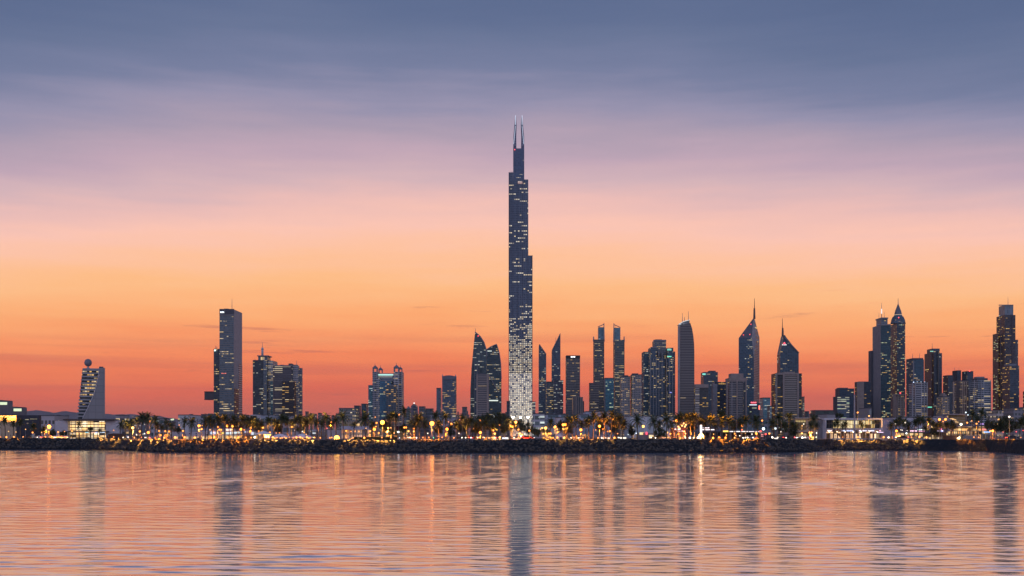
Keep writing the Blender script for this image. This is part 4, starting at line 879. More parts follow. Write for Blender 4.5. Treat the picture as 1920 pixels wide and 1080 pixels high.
# ------------------------------------------------------------------ low city at the foot of the towers
def low_city():
    L = [ # label, x0, x1, ytop, Y, depth, material arguments
        ('low greenish office with one bright top floor strip at the left edge', -14, 24, 751, 640, 18, dict(glass=(.05,.08,.06), frame=(.12,.12,.11), floor=2.4, bay=3, band=.35, mull=.1, lit=.25, warm=GREENW, cool=GREENW, power=.7), CONC, (0, 13, 754, 759)),
        ('lower greenish office with a bright strip, next to a taller twin', 24.5, 49.5, 763.5, 630, 18, dict(glass=(.05,.08,.07), frame=(.11,.12,.11), floor=2.6, bay=3, band=.35, mull=.1, lit=.12, warm=GREENW, cool=GREENW, power=.7), CONC, (25.5, 40, 766, 771)),
        ('long pinkish low block with a row of small white lit windows', 74, 130, 779.5, 600, 20, dict(glass=(.08,.07,.07), frame=(.36,.32,.32), floor=4.6, bay=2.0, band=.55, mull=.4, lit=.45, run=1.5, warm=CREAM, cool=COOL, power=1.1), None, None),
        ('low grey block with amber window strip right of the glass pavilion', 217, 243, 779, 620, 16, dict(glass=(.05,.06,.07), frame=(.25,.24,.26), floor=3.8, bay=3, band=.5, mull=.1, lit=.6, warm=CREAM, cool=AMBER, power=.8), None, None),
        ('low white block with green lit end behind the palms', 284, 322, 786, 640, 16, dict(glass=(.07,.09,.10), frame=(.42,.40,.42), floor=3.6, bay=3, band=.5, mull=.3, lit=.3, warm=COOL, cool=CREAM, power=.7), None, (320, 326, 785, 788)),
        ('low pale hall with dark rooftop plant left of tall striped slab', 334, 377, 778.5, 600, 24, dict(glass=(.06,.06,.07), frame=(.52,.48,.48), floor=7.5, bay=6.5, band=.75, mull=.8, lit=.05, power=.6), None, None),
        ('long low grey hall at the foot of tall striped slab', 377, 467, 777.5, 640, 26, dict(glass=(.07,.08,.10), frame=(.26,.26,.29), floor=6, bay=7, band=.6, mull=.12, lit=.08, power=.6), None, None),
        ('low blue grey hall right of the white arched frame', 487, 530, 778.5, 620, 24, dict(glass=(.10,.13,.16), frame=(.26,.29,.33), floor=5, bay=4, band=.5, mull=.15, lit=.14, warm=COOL, cool=CREAM, power=.7), None, None),
        ('low pale hall behind palms below the broad brownish tower', 530, 572, 780.5, 630, 24, dict(glass=(.10,.12,.15), frame=(.32,.33,.36), floor=5, bay=4, band=.5, mull=.2, lit=.12, warm=WARM, cool=CREAM, power=.7), None, None),
        ('far grey stub of a block alone right of the broad brownish tower', 572.5, 579, 772.5, 1300, 14, dict(glass=(.09,.10,.12), frame=(.12,.12,.14), lit=.1, power=.5), None, None),
        ('wide hotel with rows of bright cream windows left of the turreted block', 635.5, 672, 766, 980, 16, dict(glass=(.09,.09,.09), frame=(.24,.22,.2), floor=2.9, bay=1.9, band=.4, mull=.25, lit=.62, run=2, warm=CREAM, cool=WARM, power=1.0), None, None),
        ('dark block with pale roof edge behind the bright windowed hotel', 664, 677, 761.5, 1060, 14, dict(glass=(.07,.09,.12), frame=(.12,.13,.15), lit=.15, power=.7), None, None),
        ('blue grey block touching the left wing of the turreted block', 677.5, 690.3, 758, 1040, 14, dict(glass=(.06,.09,.13), frame=(.10,.12,.15), lit=.15, power=.7), None, None),
        ('dim grey block in a far row, right of the arched block', 785.5, 798, 763, 1200, 14, dict(glass=(.09,.095,.11), frame=(.14,.14,.155), lit=.1, power=.5), None, None),
        ('dim grey far block with stepped roof left of narrow blue slab', 797.5, 813, 767, 1220, 14, dict(glass=(.09,.095,.11), frame=(.15,.145,.16), lit=.08, power=.5), None, None),
        ('pale podium at the foot of the slate tower with horns', 806, 857, 778, 800, 20, dict(glass=(.10,.11,.14), frame=(.27,.26,.29), floor=4, bay=3, band=.45, mull=.2, lit=.25, warm=CREAM, cool=WARM, power=.8), None, None),
        ('dim far block with rounded roof between the slate and shell towers', 866.5, 876, 764, 1250, 14, dict(glass=(.09,.09,.10), frame=(.13,.12,.13), lit=.05, power=.5), None, None),
        ('dark block peeping out on the left of the glowing tower base', 950, 956, 753, 1180, 10, dict(glass=(.06,.07,.09), frame=(.10,.10,.12), lit=.1, power=.6), None, None),
        ('pale lit stub of a block on the right of the glowing tower base', 997.5, 1004, 754, 1200, 10, dict(glass=(.14,.15,.16), frame=(.32,.31,.31), lit=.35, warm=COOL, cool=CREAM, power=.7), None, None),
        ('grey hall with cool white lit floors right of the glowing tower base', 998, 1021, 776, 640, 18, dict(glass=(.12,.13,.14), frame=(.36,.36,.38), floor=3.4, bay=3, band=.35, mull=.12, lit=.75, warm=COOL, cool=COOL, power=.9), None, None),
        ('blue grey mall wall with dark canopies below the two blade towers', 1020, 1062, 777.5, 660, 26, dict(glass=(.10,.12,.15), frame=(.31,.33,.38), floor=6, bay=8, band=.7, mull=.2, lit=.1, power=.7), None, None),
        ('pinkish blank wall standing before the blue grey mall', 1041, 1053, 783, 560, 20, dict(glass=(.3,.26,.26), frame=(.44,.38,.38), floor=20, bay=20, band=.9, mull=.9, lit=0), None, None),
        ('long grey mall wall below the flat topped striped tower', 1062, 1104, 778, 680, 26, dict(glass=(.10,.12,.15), frame=(.29,.32,.37), floor=6, bay=9, band=.7, mull=.3, lit=.06, power=.7), None, None),
        ('raised grey mall block below the spiked towers', 1093, 1152, 772, 700, 30, dict(glass=(.12,.15,.19), frame=(.30,.34,.40), floor=8, bay=9, band=.75, mull=.4, lit=.04, power=.7), None, None),
        ('lavender grey mall wall with tall panels below the white ribbed cluster', 1171, 1271, 780.5, 620, 30, dict(glass=(.36,.34,.38), frame=(.46,.44,.48), floor=30, bay=7, band=.02, mull=.35, lit=0, gmetal=0), None, None),
        ('low dark mall roofline behind the palms below curved striped tower', 1271, 1365, 782, 640, 26, dict(glass=(.07,.08,.10), frame=(.14,.14,.16), floor=4, bay=4, band=.5, mull=.2, lit=.2, power=.7), None, None),
        ('low hall behind palms at the foot of the pointed tower', 1365, 1448, 786, 650, 26, dict(glass=(.07,.10,.12), frame=(.17,.18,.2), floor=3.6, bay=3, band=.45, mull=.2, lit=.3, warm=COOL, cool=CREAM, power=.8), None, None),
        ('grey boxy hall behind the grey pylon and white showroom', 1534, 1566, 777, 600, 18, dict(glass=(.2,.2,.21), frame=(.24,.23,.24), floor=20, bay=20, band=.9, mull=.9, lit=0), None, None),
        ('grey gabled hall roof above the white showroom', 1610, 1634, 765.5, 640, 20, dict(glass=(.2,.2,.21), frame=(.2,.2,.21), floor=20, bay=9, band=.9, mull=.4, lit=0), None, None),
        ('long blue grey mall with a few small square openings behind lavender wall', 1652, 1756, 783, 560, 28, dict(glass=(.05,.06,.08), frame=(.40,.40,.45), floor=4.5, bay=4.5, band=.62, mull=.72, lit=.1, power=.7), None, None),
        ('grey upper mall block behind the golden lit terrace', 1750, 1788, 779, 600, 24, dict(glass=(.2,.18,.18), frame=(.38,.33,.34), floor=12, bay=12, band=.8, mull=.8, lit=0), None, None),
        ('beige low hotel with scattered cream windows behind the dark tree', 1849, 1881, 770, 700, 16, dict(glass=(.10,.09,.08), frame=(.40,.35,.31), floor=3.0, bay=2.0, band=.45, mull=.35, lit=.5, run=1.5, warm=CREAM, cool=AMBER, power=.9), None, None),
        ('dim grey low hotel right of the beige low hotel', 1881, 1918, 766, 760, 16, dict(glass=(.09,.09,.10), frame=(.20,.19,.20), floor=3.0, bay=2.4, band=.45, mull=.35, lit=.18, run=1.5, warm=CREAM, cool=AMBER, power=.8), None, None),
    ]
    for lab, x0, x1, yt, Y, d, a, sidem, strip in L:
        r = simple('low_building' if yt > 770 else 'office_block', lab, x0, x1, yt, Y, d, facade(**a), side=sidem)
        if strip:
            sign(r, strip[0], strip[1], strip[2], strip[3], Y - .4, (.85, 1, .55), .85, 'lit_strip', 1)
        random.seed(int(x0*7))
        if x1 - x0 > 20 and yt > 770:
            for i in range(max(1, int((x1 - x0)/22))):
                xx = random.uniform(x0 + 4, x1 - 7); plant(r, xx, xx + random.uniform(2, 5), yt - random.uniform(1.2, 2.6), yt, Y + 6, 4, random.choice([DCONC, CONC, STEEL]))
    # domed and arched little blocks
    r = B('office_block', 'small block with a round arched roof and white finial among far blocks', 777, 1150)
    o = [(770.5, None), (783.5, None), (783.5, 762)] + [(783.5 - 13*i/8, 762 - 4.6*math.sin(math.pi*i/8)) for i in range(1, 8)] + [(770.5, 762)]
    part(r, 'facade', lambda b: prof(b, o, 1150, 14, roof=1), [facade((.06,.075,.10), (.16,.15,.165), 3, 5, .4, .3, .4, 1, AMBER, WARM, .8), ROOF])
    part(r, 'finial', lambda b: sphere(b, P(776.5, 756, 1150), .9, 1), glow('finial_white', (1, .9, .8), 1.2))
    part(r, 'pier', lambda b: (bx(b, 770.4, 772, 763, 1149.4, .5, fitted=False, roof=0), bx(b, 781.3, 782.9, 763, 1149.4, .5, fitted=False, roof=0)), CONC)
    r = B('office_block', 'small far block with a pyramid roof left of the arched block', 766, 1160)
    part(r, 'facade', lambda b: bx(b, 761.5, 770.3, 767, 1160, 12, roof=1), [facade((.09,.11,.12), (.18,.2,.2), 2.6, 2, .4, .2, .4, 2, GREENW, AMBER, .7), ROOF])
    def pyr(b):
        X0, X1 = PX(761.3, 1160), PX(769.9, 1160); z = PZ(767, 1160)
        q = [b.verts.new(p) for p in ((X0, 1159.8, z), (X1, 1159.8, z), (X1, 1170, z), (X0, 1170, z))]; t = b.verts.new(((X0+X1)/2, 1165, PZ(761, 1160)))
        for i in range(4): b.faces.new((q[i], q[(i+1) % 4], t))
    part(r, 'pyramid_roof', pyr, plain('teal_roof', (.16, .2, .21)))
    # white arched frame
    r = B('arched_pavilion', 'white open frame with sloping sides standing before the grey halls', 474, 600)
    part(r, 'frame', lambda b: (prof(b, [(464.5, 789), (467.5, 789), (470.5, 778.3), (468.5, 778.3)], 598, 6, fitted=False), prof(b, [(482.5, 789), (485.5, 789), (483, 778.3), (481, 778.3)], 598, 6, fitted=False), bx(b, 468.6, 483, 777.6, 597.8, 6.4, 779.4, fitted=False, roof=0), bx(b, 464.5, 485.5, 787, 597.9, 6.2, 789.4, fitted=False, roof=0)), WHITE)
    part(r, 'glazing', lambda b: bx(b, 467, 483.5, 779, 603, 3, None, fitted=False, roof=0), facade((.05,.055,.07), (.3,.3,.32), 3, 2.4, .3, .1, .12))
low_city()
def far_blocks():
    """the far low city that shows in the gaps between the towers"""
    random.seed(77)
    for a, b, ya, yb, n, ph in ((579, 636, 775, 782, 7, 'in the gap right of broad brownish tower'), (754, 830, 768, 778, 7, 'in the gap right of turreted hotel'), (857, 882, 770, 780, 3, 'left of the shell shaped towers'),
                                (940, 954, 768, 778, 2, 'left of the glowing tower base'), (1056, 1061, 772, 778, 1, 'between blade towers and flat topped tower'), (1095, 1105, 770, 777, 2, 'left of the spiked towers'), (1517, 1562, 771, 780, 5, 'left of the bright floored small block'), (198, 330, 785, 792, 8, 'right of the glass pavilion')):
        w = (b - a)/n
        for i in range(n):
            x0 = a + w*i + random.uniform(0, w*.25); x1 = x0 + w*random.uniform(.6, 1.0); Y = random.uniform(1250, 1700)
            warm = random.random()
            r = simple('low_block', '%s far low block from left %s' % ('first second third fourth fifth sixth seventh eighth'.split()[i], ph), x0, x1, random.uniform(ya, yb), Y, 14,
                       facade((.10, .105, .12), random.choice([(.16, .155, .165), (.22, .2, .2), (.13, .14, .16)]), 3.6, 2.4, .42, .3, random.uniform(.1, .35), 1.5, WARM if warm > .4 else COOL, CREAM, 1.0), group='far low blocks ' + ph)
            if random.random() < .5: plant(r, x0 + .4, x0 + .5*(x1 - x0), random.uniform(ya, yb) - 2.5, yb, Y + 4, 6)
far_blocks()

# ------------------------------------------------------------------ shore: rocks
def rocks():
    random.seed(21)
    meshes = []
    stone = plain('rip_rap', (.085, .070, .056), .85, scale=1.3, var=.45, bump=.3)
    wet = plain('wet_rip_rap', (.016, .016, .019), .85, scale=1.3, var=.4)
    for i in range(9):
        bm = bmesh.new(); bmesh.ops.create_icosphere(bm, subdivisions=2 if i % 3 else 1, radius=1)
        sc = Vector((random.uniform(.8, 1.3), random.uniform(.7, 1), random.uniform(.5, .8)))
        k = [Vector((random.gauss(0, 1), random.gauss(0, 1), random.gauss(0, 1))).normalized() for _ in range(9)]
        h = [random.uniform(.55, .85) for _ in k]
        for v in bm.verts:
            for n, d in zip(k, h):                     # planes split off flat sides
                q = v.co.dot(n)
                if q > d: v.co -= n*(q - d)
            v.co = Vector((v.co.x*sc.x, v.co.y*sc.y, v.co.z*sc.z))
        me = bpy.data.meshes.new('boulder'); bm.to_mesh(me); bm.free(); me.materials.append(stone); meshes.append(me)
    wetm = []
    for me in meshes[:5]:
        w = me.copy(); w.materials.clear(); w.materials.append(wet); wetm.append(w)
    def spot(x, t):
        w = shore(x); Y = w - .3 + 10.2*t; z = crest(x)*(t if t < .5 else .5*1.1 + (t-.5)*.9) - .05
        return PX(x, Y), Y, z
    secs = [(-20, 225, 'left of the brown kiosk'), (225, 480, 'below the long low pink wall'), (480, 640, 'below the white tents'), (640, 820, 'below the hedge right of the tents'),
            (820, 1010, 'below the tallest tower'), (1010, 1280, 'right of the tallest tower'), (1280, 1545, 'below the bright pylon'), (1550, 1720, 'before the white showroom')]
    cat_n = 0
    for a, b, ph in secs:
        n = int(300*(b - a)/1735)
        for i in range(n):
            x = a + (b - a)*(i + random.random())/n; t = random.choice((.02, .12, .3, .5, .7, .88)) + random.uniform(-.06, .06)
            X, Y, z = spot(x, t); s = random.uniform(.62, 1.05)*(1.15 if t < .2 else 1)
            o = bpy.data.objects.new('boulder', random.choice(wetm if t < .16 else meshes)); C.objects.link(o)
            o.location = (X, Y, z + .1); o.scale = (s*1.2, s, s); o.rotation_euler = (random.uniform(-.5, .5), random.uniform(-.5, .5), random.uniform(0, 6.3))
            tag(o, 'large boulder lying in the rock bank ' + ph, 'boulder', 'boulders of the rock bank ' + ph)
    # the uncounted rest of the rip rap
    bm = bmesh.new()
    ico = bmesh.new(); bmesh.ops.create_icosphere(ico, subdivisions=1, radius=1)
    vb = [v.co.copy() for v in ico.verts]; fb = [[v.index for v in f.verts] for f in ico.faces]; ico.free()
    V = []; Fc = []; MI = []
    for i in range(7200):
        x = random.uniform(-120, 2040); t = random.uniform(-.06, 1.02)
        if 1722 < x < 2040 and not (1868 < x < 1908 and random.random() < .5) and random.random() < .82: continue
        X, Y, z = spot(x, t); s = random.uniform(.22, .62)
        if x > 1720: s *= .5
        e = Euler((random.uniform(-.8, .8), random.uniform(-.8, .8), random.uniform(0, 6.3))).to_matrix()
        sc = (s*random.uniform(.9, 1.6), s*random.uniform(.7, 1.1), s*random.uniform(.5, .9)); o = len(V)
        for c in vb:
            j = random.uniform(.72, 1.12); p = e @ Vector((c.x*sc[0]*j, c.y*sc[1]*j, c.z*sc[2]*j)); V.append((p.x + X, p.y + Y, p.z + z))
        for f in fb: Fc.append([o + q for q in f]); MI.append(1 if t < .13 else 0)
    me = bpy.data.meshes.new('rip_rap'); me.from_pydata(V, [], Fc); me.materials.append(stone); me.materials.append(wet)
    me.polygons.foreach_set('material_index', MI)
    o = bpy.data.objects.new('rip_rap', me); C.objects.link(o); tag(o, 'mass of smaller dark stones packed along the whole waterline bank', 'rip rap', None, 'stuff')
rocks()

# ------------------------------------------------------------------ palms and trees
ORD = 'first second third fourth fifth sixth seventh eighth ninth tenth eleventh twelfth thirteenth fourteenth fifteenth sixteenth seventeenth eighteenth nineteenth twentieth'.split()
ORD += ['twenty-' + o for o in ORD[:9]] + ['thirtieth'] + ['thirty-' + o for o in ORD[:9]]
SECT = [(-60, 100, 'left of the glass pavilion'), (100, 215, 'in front of the glass pavilion'), (215, 335, 'right of the brown kiosk'), (335, 479, 'around the long pink wall'),
        (479, 612, 'behind the white tents'), (612, 712, 'around the orange beacon'), (712, 800, 'below the turreted hotel'), (800, 870, 'below the horned slate tower'), (870, 1000, 'around the broad dark trees'),
        (1000, 1060, 'left of the white dome tent'), (1060, 1130, 'right of the white dome tent'), (1130, 1262, 'before the lavender mall wall'), (1262, 1362, 'around the bright white pylon'),
        (1362, 1450, 'along the white lit canopy'), (1450, 1540, 'before the yellow pavilion'), (1540, 1660, 'before the white showroom'), (1660, 1756, 'before the blue grey mall'),
        (1756, 1850, 'at the golden lit terrace'), (1850, 2000, 'around the dark tree at the right edge')]
def sect(x):
    for i, (a, b, p) in enumerate(SECT):
        if a <= x < b: return i, p
    return 0, SECT[0][2]
LEAF = plain('palm_frond', (.070, .088, .034), .5, var=.45, scale=1.5)
LEAF2 = plain('palm_frond_dry', (.12, .11, .04), .55, var=.4, scale=1.5)
BARK = plain('palm_bark', (.16, .125, .095), .9, var=.3, scale=3)
for mm in (LEAF, LEAF2):
    b_ = mm.node_tree.nodes['Principled BSDF']
    b_.inputs['Subsurface Weight'].default_value = 0
def frond_mesh(seed, n, length, lo, hi, droop):
    random.seed(seed); bm = bmesh.new()
    for i in range(n):
        a = i*2.39996 + random.uniform(-.25, .25); el = R(lo + (hi - lo)*((i + .5)/n)**.9 + random.uniform(-7, 7)); L = length*random.uniform(.82, 1.1)*(1.0 if el > -.2 else .85)
        pos = Vector((0, 0, 0)); dr = Vector((math.cos(a)*math.cos(el), math.sin(a)*math.cos(el), math.sin(el))); seg = 8; st = L/seg
        sidev = Vector((-math.sin(a), math.cos(a), 0)); pts = [pos.copy()]; dirs = [dr.copy()]
        for s in range(seg):
            dr = (dr + Vector((0, 0, -droop*(s + 1)/seg*.32))).normalized(); pos = pos + dr*st; pts.append(pos.copy()); dirs.append(dr.copy())
        for s in range(seg):
            for hlf in range(2):
                f = (s + hlf*.5)/seg; p = pts[s].lerp(pts[s+1], hlf*.5); d = dirs[s]; up = d.cross(sidev).normalized()
                ll = L*.24*(math.sin(math.pi*min(1, f*.86 + .14))**.7) + .05; wd = L*.028
                for sg in (1, -1):
                    tip = p + (sidev*sg*.80 + d*.55 - Vector((0, 0, .38)) + up*random.uniform(-.1, .1)).normalized()*ll*random.uniform(.8, 1.1)
                    vs = [bm.verts.new(q) for q in (p - d*wd, p + d*wd, tip)]
                    bm.faces.new(vs).material_index = 1 if el < -.15 else 0
        for s in range(seg):
            w = .055*(1 - s/seg) + .012
            vs = [bm.verts.new(q) for q in (pts[s] - sidev*w, pts[s] + sidev*w, pts[s+1] + sidev*w*.8, pts[s+1] - sidev*w*.8)]
            bm.faces.new(vs).material_index = 1
    me = bpy.data.meshes.new('palm_crown'); bm.to_mesh(me); bm.free(); me.materials.append(LEAF); me.materials.append(LEAF2); return me
def trunk_mesh(seed, bend):
    random.seed(seed); bm = bmesh.new(); prev = None; n = 7; segs = 12
    for s in range(segs + 1):
        f = s/segs; r = (.21 - .07*f)*(1.25 if s == 0 else 1)*(1 + .06*(s % 2)); cx = bend*(f*f)
        k = [bm.verts.new((cx + r*math.cos(2*math.pi*i/n), r*math.sin(2*math.pi*i/n), f)) for i in range(n)]
        if prev:
            for i in range(n): bm.faces.new((prev[i], prev[(i+1) % n], k[(i+1) % n], k[i]))
        prev = k
    bm.faces.new(prev)
    me = bpy.data.meshes.new('palm_trunk'); bm.to_mesh(me); bm.free(); me.materials.append(BARK); return me
CROWNS = {'d': [frond_mesh(i, 40, 2.8, -55, 82, 1.1) for i in (1, 2, 3)], 'c': [frond_mesh(i, 26, 3.3, -45, 80, 1.5) for i in (4, 5, 6)], 's': [frond_mesh(i, 36, 2.3, -40, 85, .7) for i in (7, 8)]}
TRUNKS = [trunk_mesh(1, 0), trunk_mesh(2, .35), trunk_mesh(3, -.3)]
# x, y of the crown's heart, kind (d date palm, c coconut palm, s small), size, extra distance behind the crest
PALMS = [(-6,796,'d',1,20),(10,789,'d',1.05,16),(25,795,'d',.95,19),(38,793,'d',.95,16),(61,801,'d',1.0,15),(82,806,'d',.9,17),(148,797,'c',.8,17),(170,806,'s',.7,16),(186,808,'s',.6,16),
 (225,798,'c',.9,15),(235,793,'c',.9,18),(243,800,'c',.85,21),(257,789,'c',.9,26),(265,785,'d',1.3,15),(278,784,'d',1.1,21),(291,789,'c',1,17),(297,799,'s',1.1,16),(313,794,'c',1.05,18),(322,799,'c',1.0,15),(247,792,'d',.8,28),(304,803,'s',.8,25),
 (345,792,'c',1.0,19),(358,793,'c',1.1,15),(385,792,'d',1,22),(390,788,'c',1.1,17),(399,792,'d',1,24),(406,786,'c',1.1,18),(415,791,'d',1,26),(421,786,'d',1.05,16),(430,792,'d',1,25),(438,787,'d',1,19),(445,793,'d',.95,27),(454,788,'d',1.05,16),(462,793,'d',1,24),(469,790,'d',1,18),(477,795,'d',1,22),
 (484,794,'d',1,26),(492,797,'d',.95,20),(502,790,'d',1.05,22),(513,793,'d',1,26),(520,795,'d',.9,20),(528,787,'d',1.1,16),(539,789,'d',1.05,19),(546,795,'d',.9,25),(553,789,'d',1,17),(563,786,'d',1,19),(570,791,'d',.95,24),(577,793,'d',.9,20),(585,786,'d',1.1,17),(595,793,'d',.9,24),(602,794,'d',.9,19),(611,785,'c',1.15,18),
 (621,794,'c',.95,22),(630,790,'c',1,20),(644,783,'c',1.1,16),(685,786,'c',1.35,14),(700,797,'d',.8,26),(663,798,'s',.8,30),
 (727,784,'d',.9,24),(734,780,'d',.95,21),(742,784,'d',.9,26),(756,772,'c',1.05,30),(770,795,'d',.9,26),(778,797,'d',.95,22),(786,789,'d',1.35,14),(797,796,'d',.9,22),
 (815,781,'c',1.0,30),(835,782,'c',1.05,22),(822,796,'d',1.0,17),(845,803,'s',.9,26),(857,797,'d',.9,24),
 (868,786,'c',1.0,18),(876,795,'d',1,22),(883,791,'d',1.05,16),(892,796,'d',1,24),(901,800,'d',.9,20),(911,796,'d',1.05,17),(922,801,'d',.9,22),
 (1031,793,'d',1.05,26),(1046,800,'s',.9,30),
 (1063,788,'d',1.0,22),(1073,791,'c',1.0,16),(1080,787,'c',1.05,18),(1090,796,'d',.9,26),(1098,793,'d',1,16),(1103,789,'d',1,20),(1112,782,'d',1.1,18),(1121,790,'d',1,25),
 (1133,782,'d',1.1,21),(1138,791,'d',1,26),(1146,779,'d',1.15,18),(1155,789,'d',1.05,24),(1161,786,'d',1.15,16),(1167,797,'d',1.1,18),(1195,789,'c',1.25,17),(1226,792,'c',1.25,18),(1236,797,'c',.9,23),(1250,789,'c',1.3,16),(1185,804,'s',.9,26),(1259,797,'c',.8,24),
 (1270,788,'d',1,26),(1277,784,'d',1.1,20),(1287,784,'d',1.1,16),(1295,788,'d',1.1,19),(1303,783,'d',1.15,17),(1311,789,'d',1,24),(1322,793,'d',1,19),(1331,788,'d',1.15,16),(1341,796,'c',1.0,18),(1353,779,'d',1.15,22),(1354,792,'d',1.05,16),
 (1367,791,'c',1.15,16),(1376,794,'c',.9,22),(1389,793,'d',1,20),(1399,789,'d',1.15,16),(1415,790,'d',1.2,17),(1421,797,'d',.9,24),(1446,794,'d',1.1,17),
 (1458,784,'d',1.05,24),(1470,800,'s',1.1,20),(1478,782,'d',1.0,26),(1484,798,'d',1.05,18),(1491,803,'s',1.1,15),(1519,798,'d',.9,17),(1524,787,'d',1.15,19),(1529,799,'d',.9,16),
 (1571,793,'d',1.1,16),(1563,798,'s',.9,20),(1586,797,'s',1.1,18),(1580,800,'s',.8,22),(1616,799,'s',1.0,16),
 (1672,799,'d',.95,15),(1680,793,'d',1.1,18),(1688,790,'d',1.05,22),(1697,794,'d',1.1,16),(1705,799,'d',.95,20),(1714,793,'d',1.05,18),(1722,789,'d',1.05,24),(1731,789,'d',1.1,20),(1740,790,'d',1.1,17),(1747,796,'d',.95,22),(1735,804,'s',1.0,14),
 (1757,800,'d',1.0,18),(1773,797,'d',1.0,22),(1783,795,'d',.9,26),(1763,797,'s',.9,26),(1824,778,'c',1.15,50),(1840,776,'c',1.15,52),(1832,786,'d',.9,50),
 (1912,795,'d',1.2,18),(1923,788,'d',1.1,22)]
def palms():
    random.seed(5); cnt = {}
    for x, y, kd, sz, off in sorted(PALMS):
        i, ph = sect(x); cnt[i] = cnt.get(i, 0) + 1
        Y = shore(x) + 12 + off - 1; base = Vector((PX(x, Y), Y, GZ)); h = max(1.5, PZ(y, Y) - GZ)
        kind = {'d': 'bushy crowned', 'c': 'slender with arching fronds', 's': 'short and young'}[kd]
        r = thing('palm_tree', '%s palm from left %s, %s' % (ORD[cnt[i]-1], ph, kind), 'palm tree', base, 'palms ' + ph)
        k = random.randrange(3); bend = (0, .35, -.3)[k]
        t = bpy.data.objects.new('trunk', TRUNKS[k]); C.objects.link(t); t.parent = r; t.scale = (1, 1, h)
        c = bpy.data.objects.new('crown', random.choice(CROWNS[kd])); C.objects.link(c); c.parent = r; c.location = (bend, 0, h)
        s = sz*random.uniform(.92, 1.08); c.scale = (s, s, s); c.rotation_euler = (random.uniform(-.1, .1), random.uniform(-.1, .1), random.uniform(0, 6.3))
palms()
TLEAF = plain('tree_leaves', (.055, .07, .03), .55, var=.5, scale=.8)
def tree_meshes(seed, dome):
    random.seed(seed); bm = bmesh.new()
    cl = []
    for i in range(34):
        a = random.uniform(0, 6.28); rr = math.sqrt(random.random())*.82; z = random.uniform(-.25, 1)*math.sqrt(max(0, 1 - rr*rr))*dome
        cl.append((Vector((rr*math.cos(a), rr*math.sin(a), z)), random.uniform(.16, .30)))
    for c, r in cl:
        for j in range(95):
            d = Vector((random.gauss(0, 1), random.gauss(0, 1), random.gauss(0, .75))).normalized()*r*random.random()**.4
            p = c + d; s = random.uniform(.022, .042)
            u_ = Vector((random.gauss(0, 1), random.gauss(0, 1), random.gauss(0, 1))).normalized(); w_ = u_.orthogonal().normalized()
            bm.faces.new([bm.verts.new(p + q) for q in (u_*s*1.6, w_*s, -u_*s*1.6, -w_*s)])
    me = bpy.data.meshes.new('tree_crown'); bm.to_mesh(me); bm.free(); me.materials.append(TLEAF)
    bm = bmesh.new()
    cyl_between(bm, Vector((0, 0, -1.35)), Vector((.03, 0, -.55)), .055, 7, .042)
    for c, r in random.sample(cl, 9): cyl_between(bm, Vector((.03, 0, -.55)), c*.85, .026, 5, .008)
    mt = bpy.data.meshes.new('tree_trunk'); bm.to_mesh(mt); bm.free(); mt.materials.append(BARK)
    return me, mt
TREES = [tree_meshes(31, .75), tree_meshes(32, .9), tree_meshes(33, .6)]
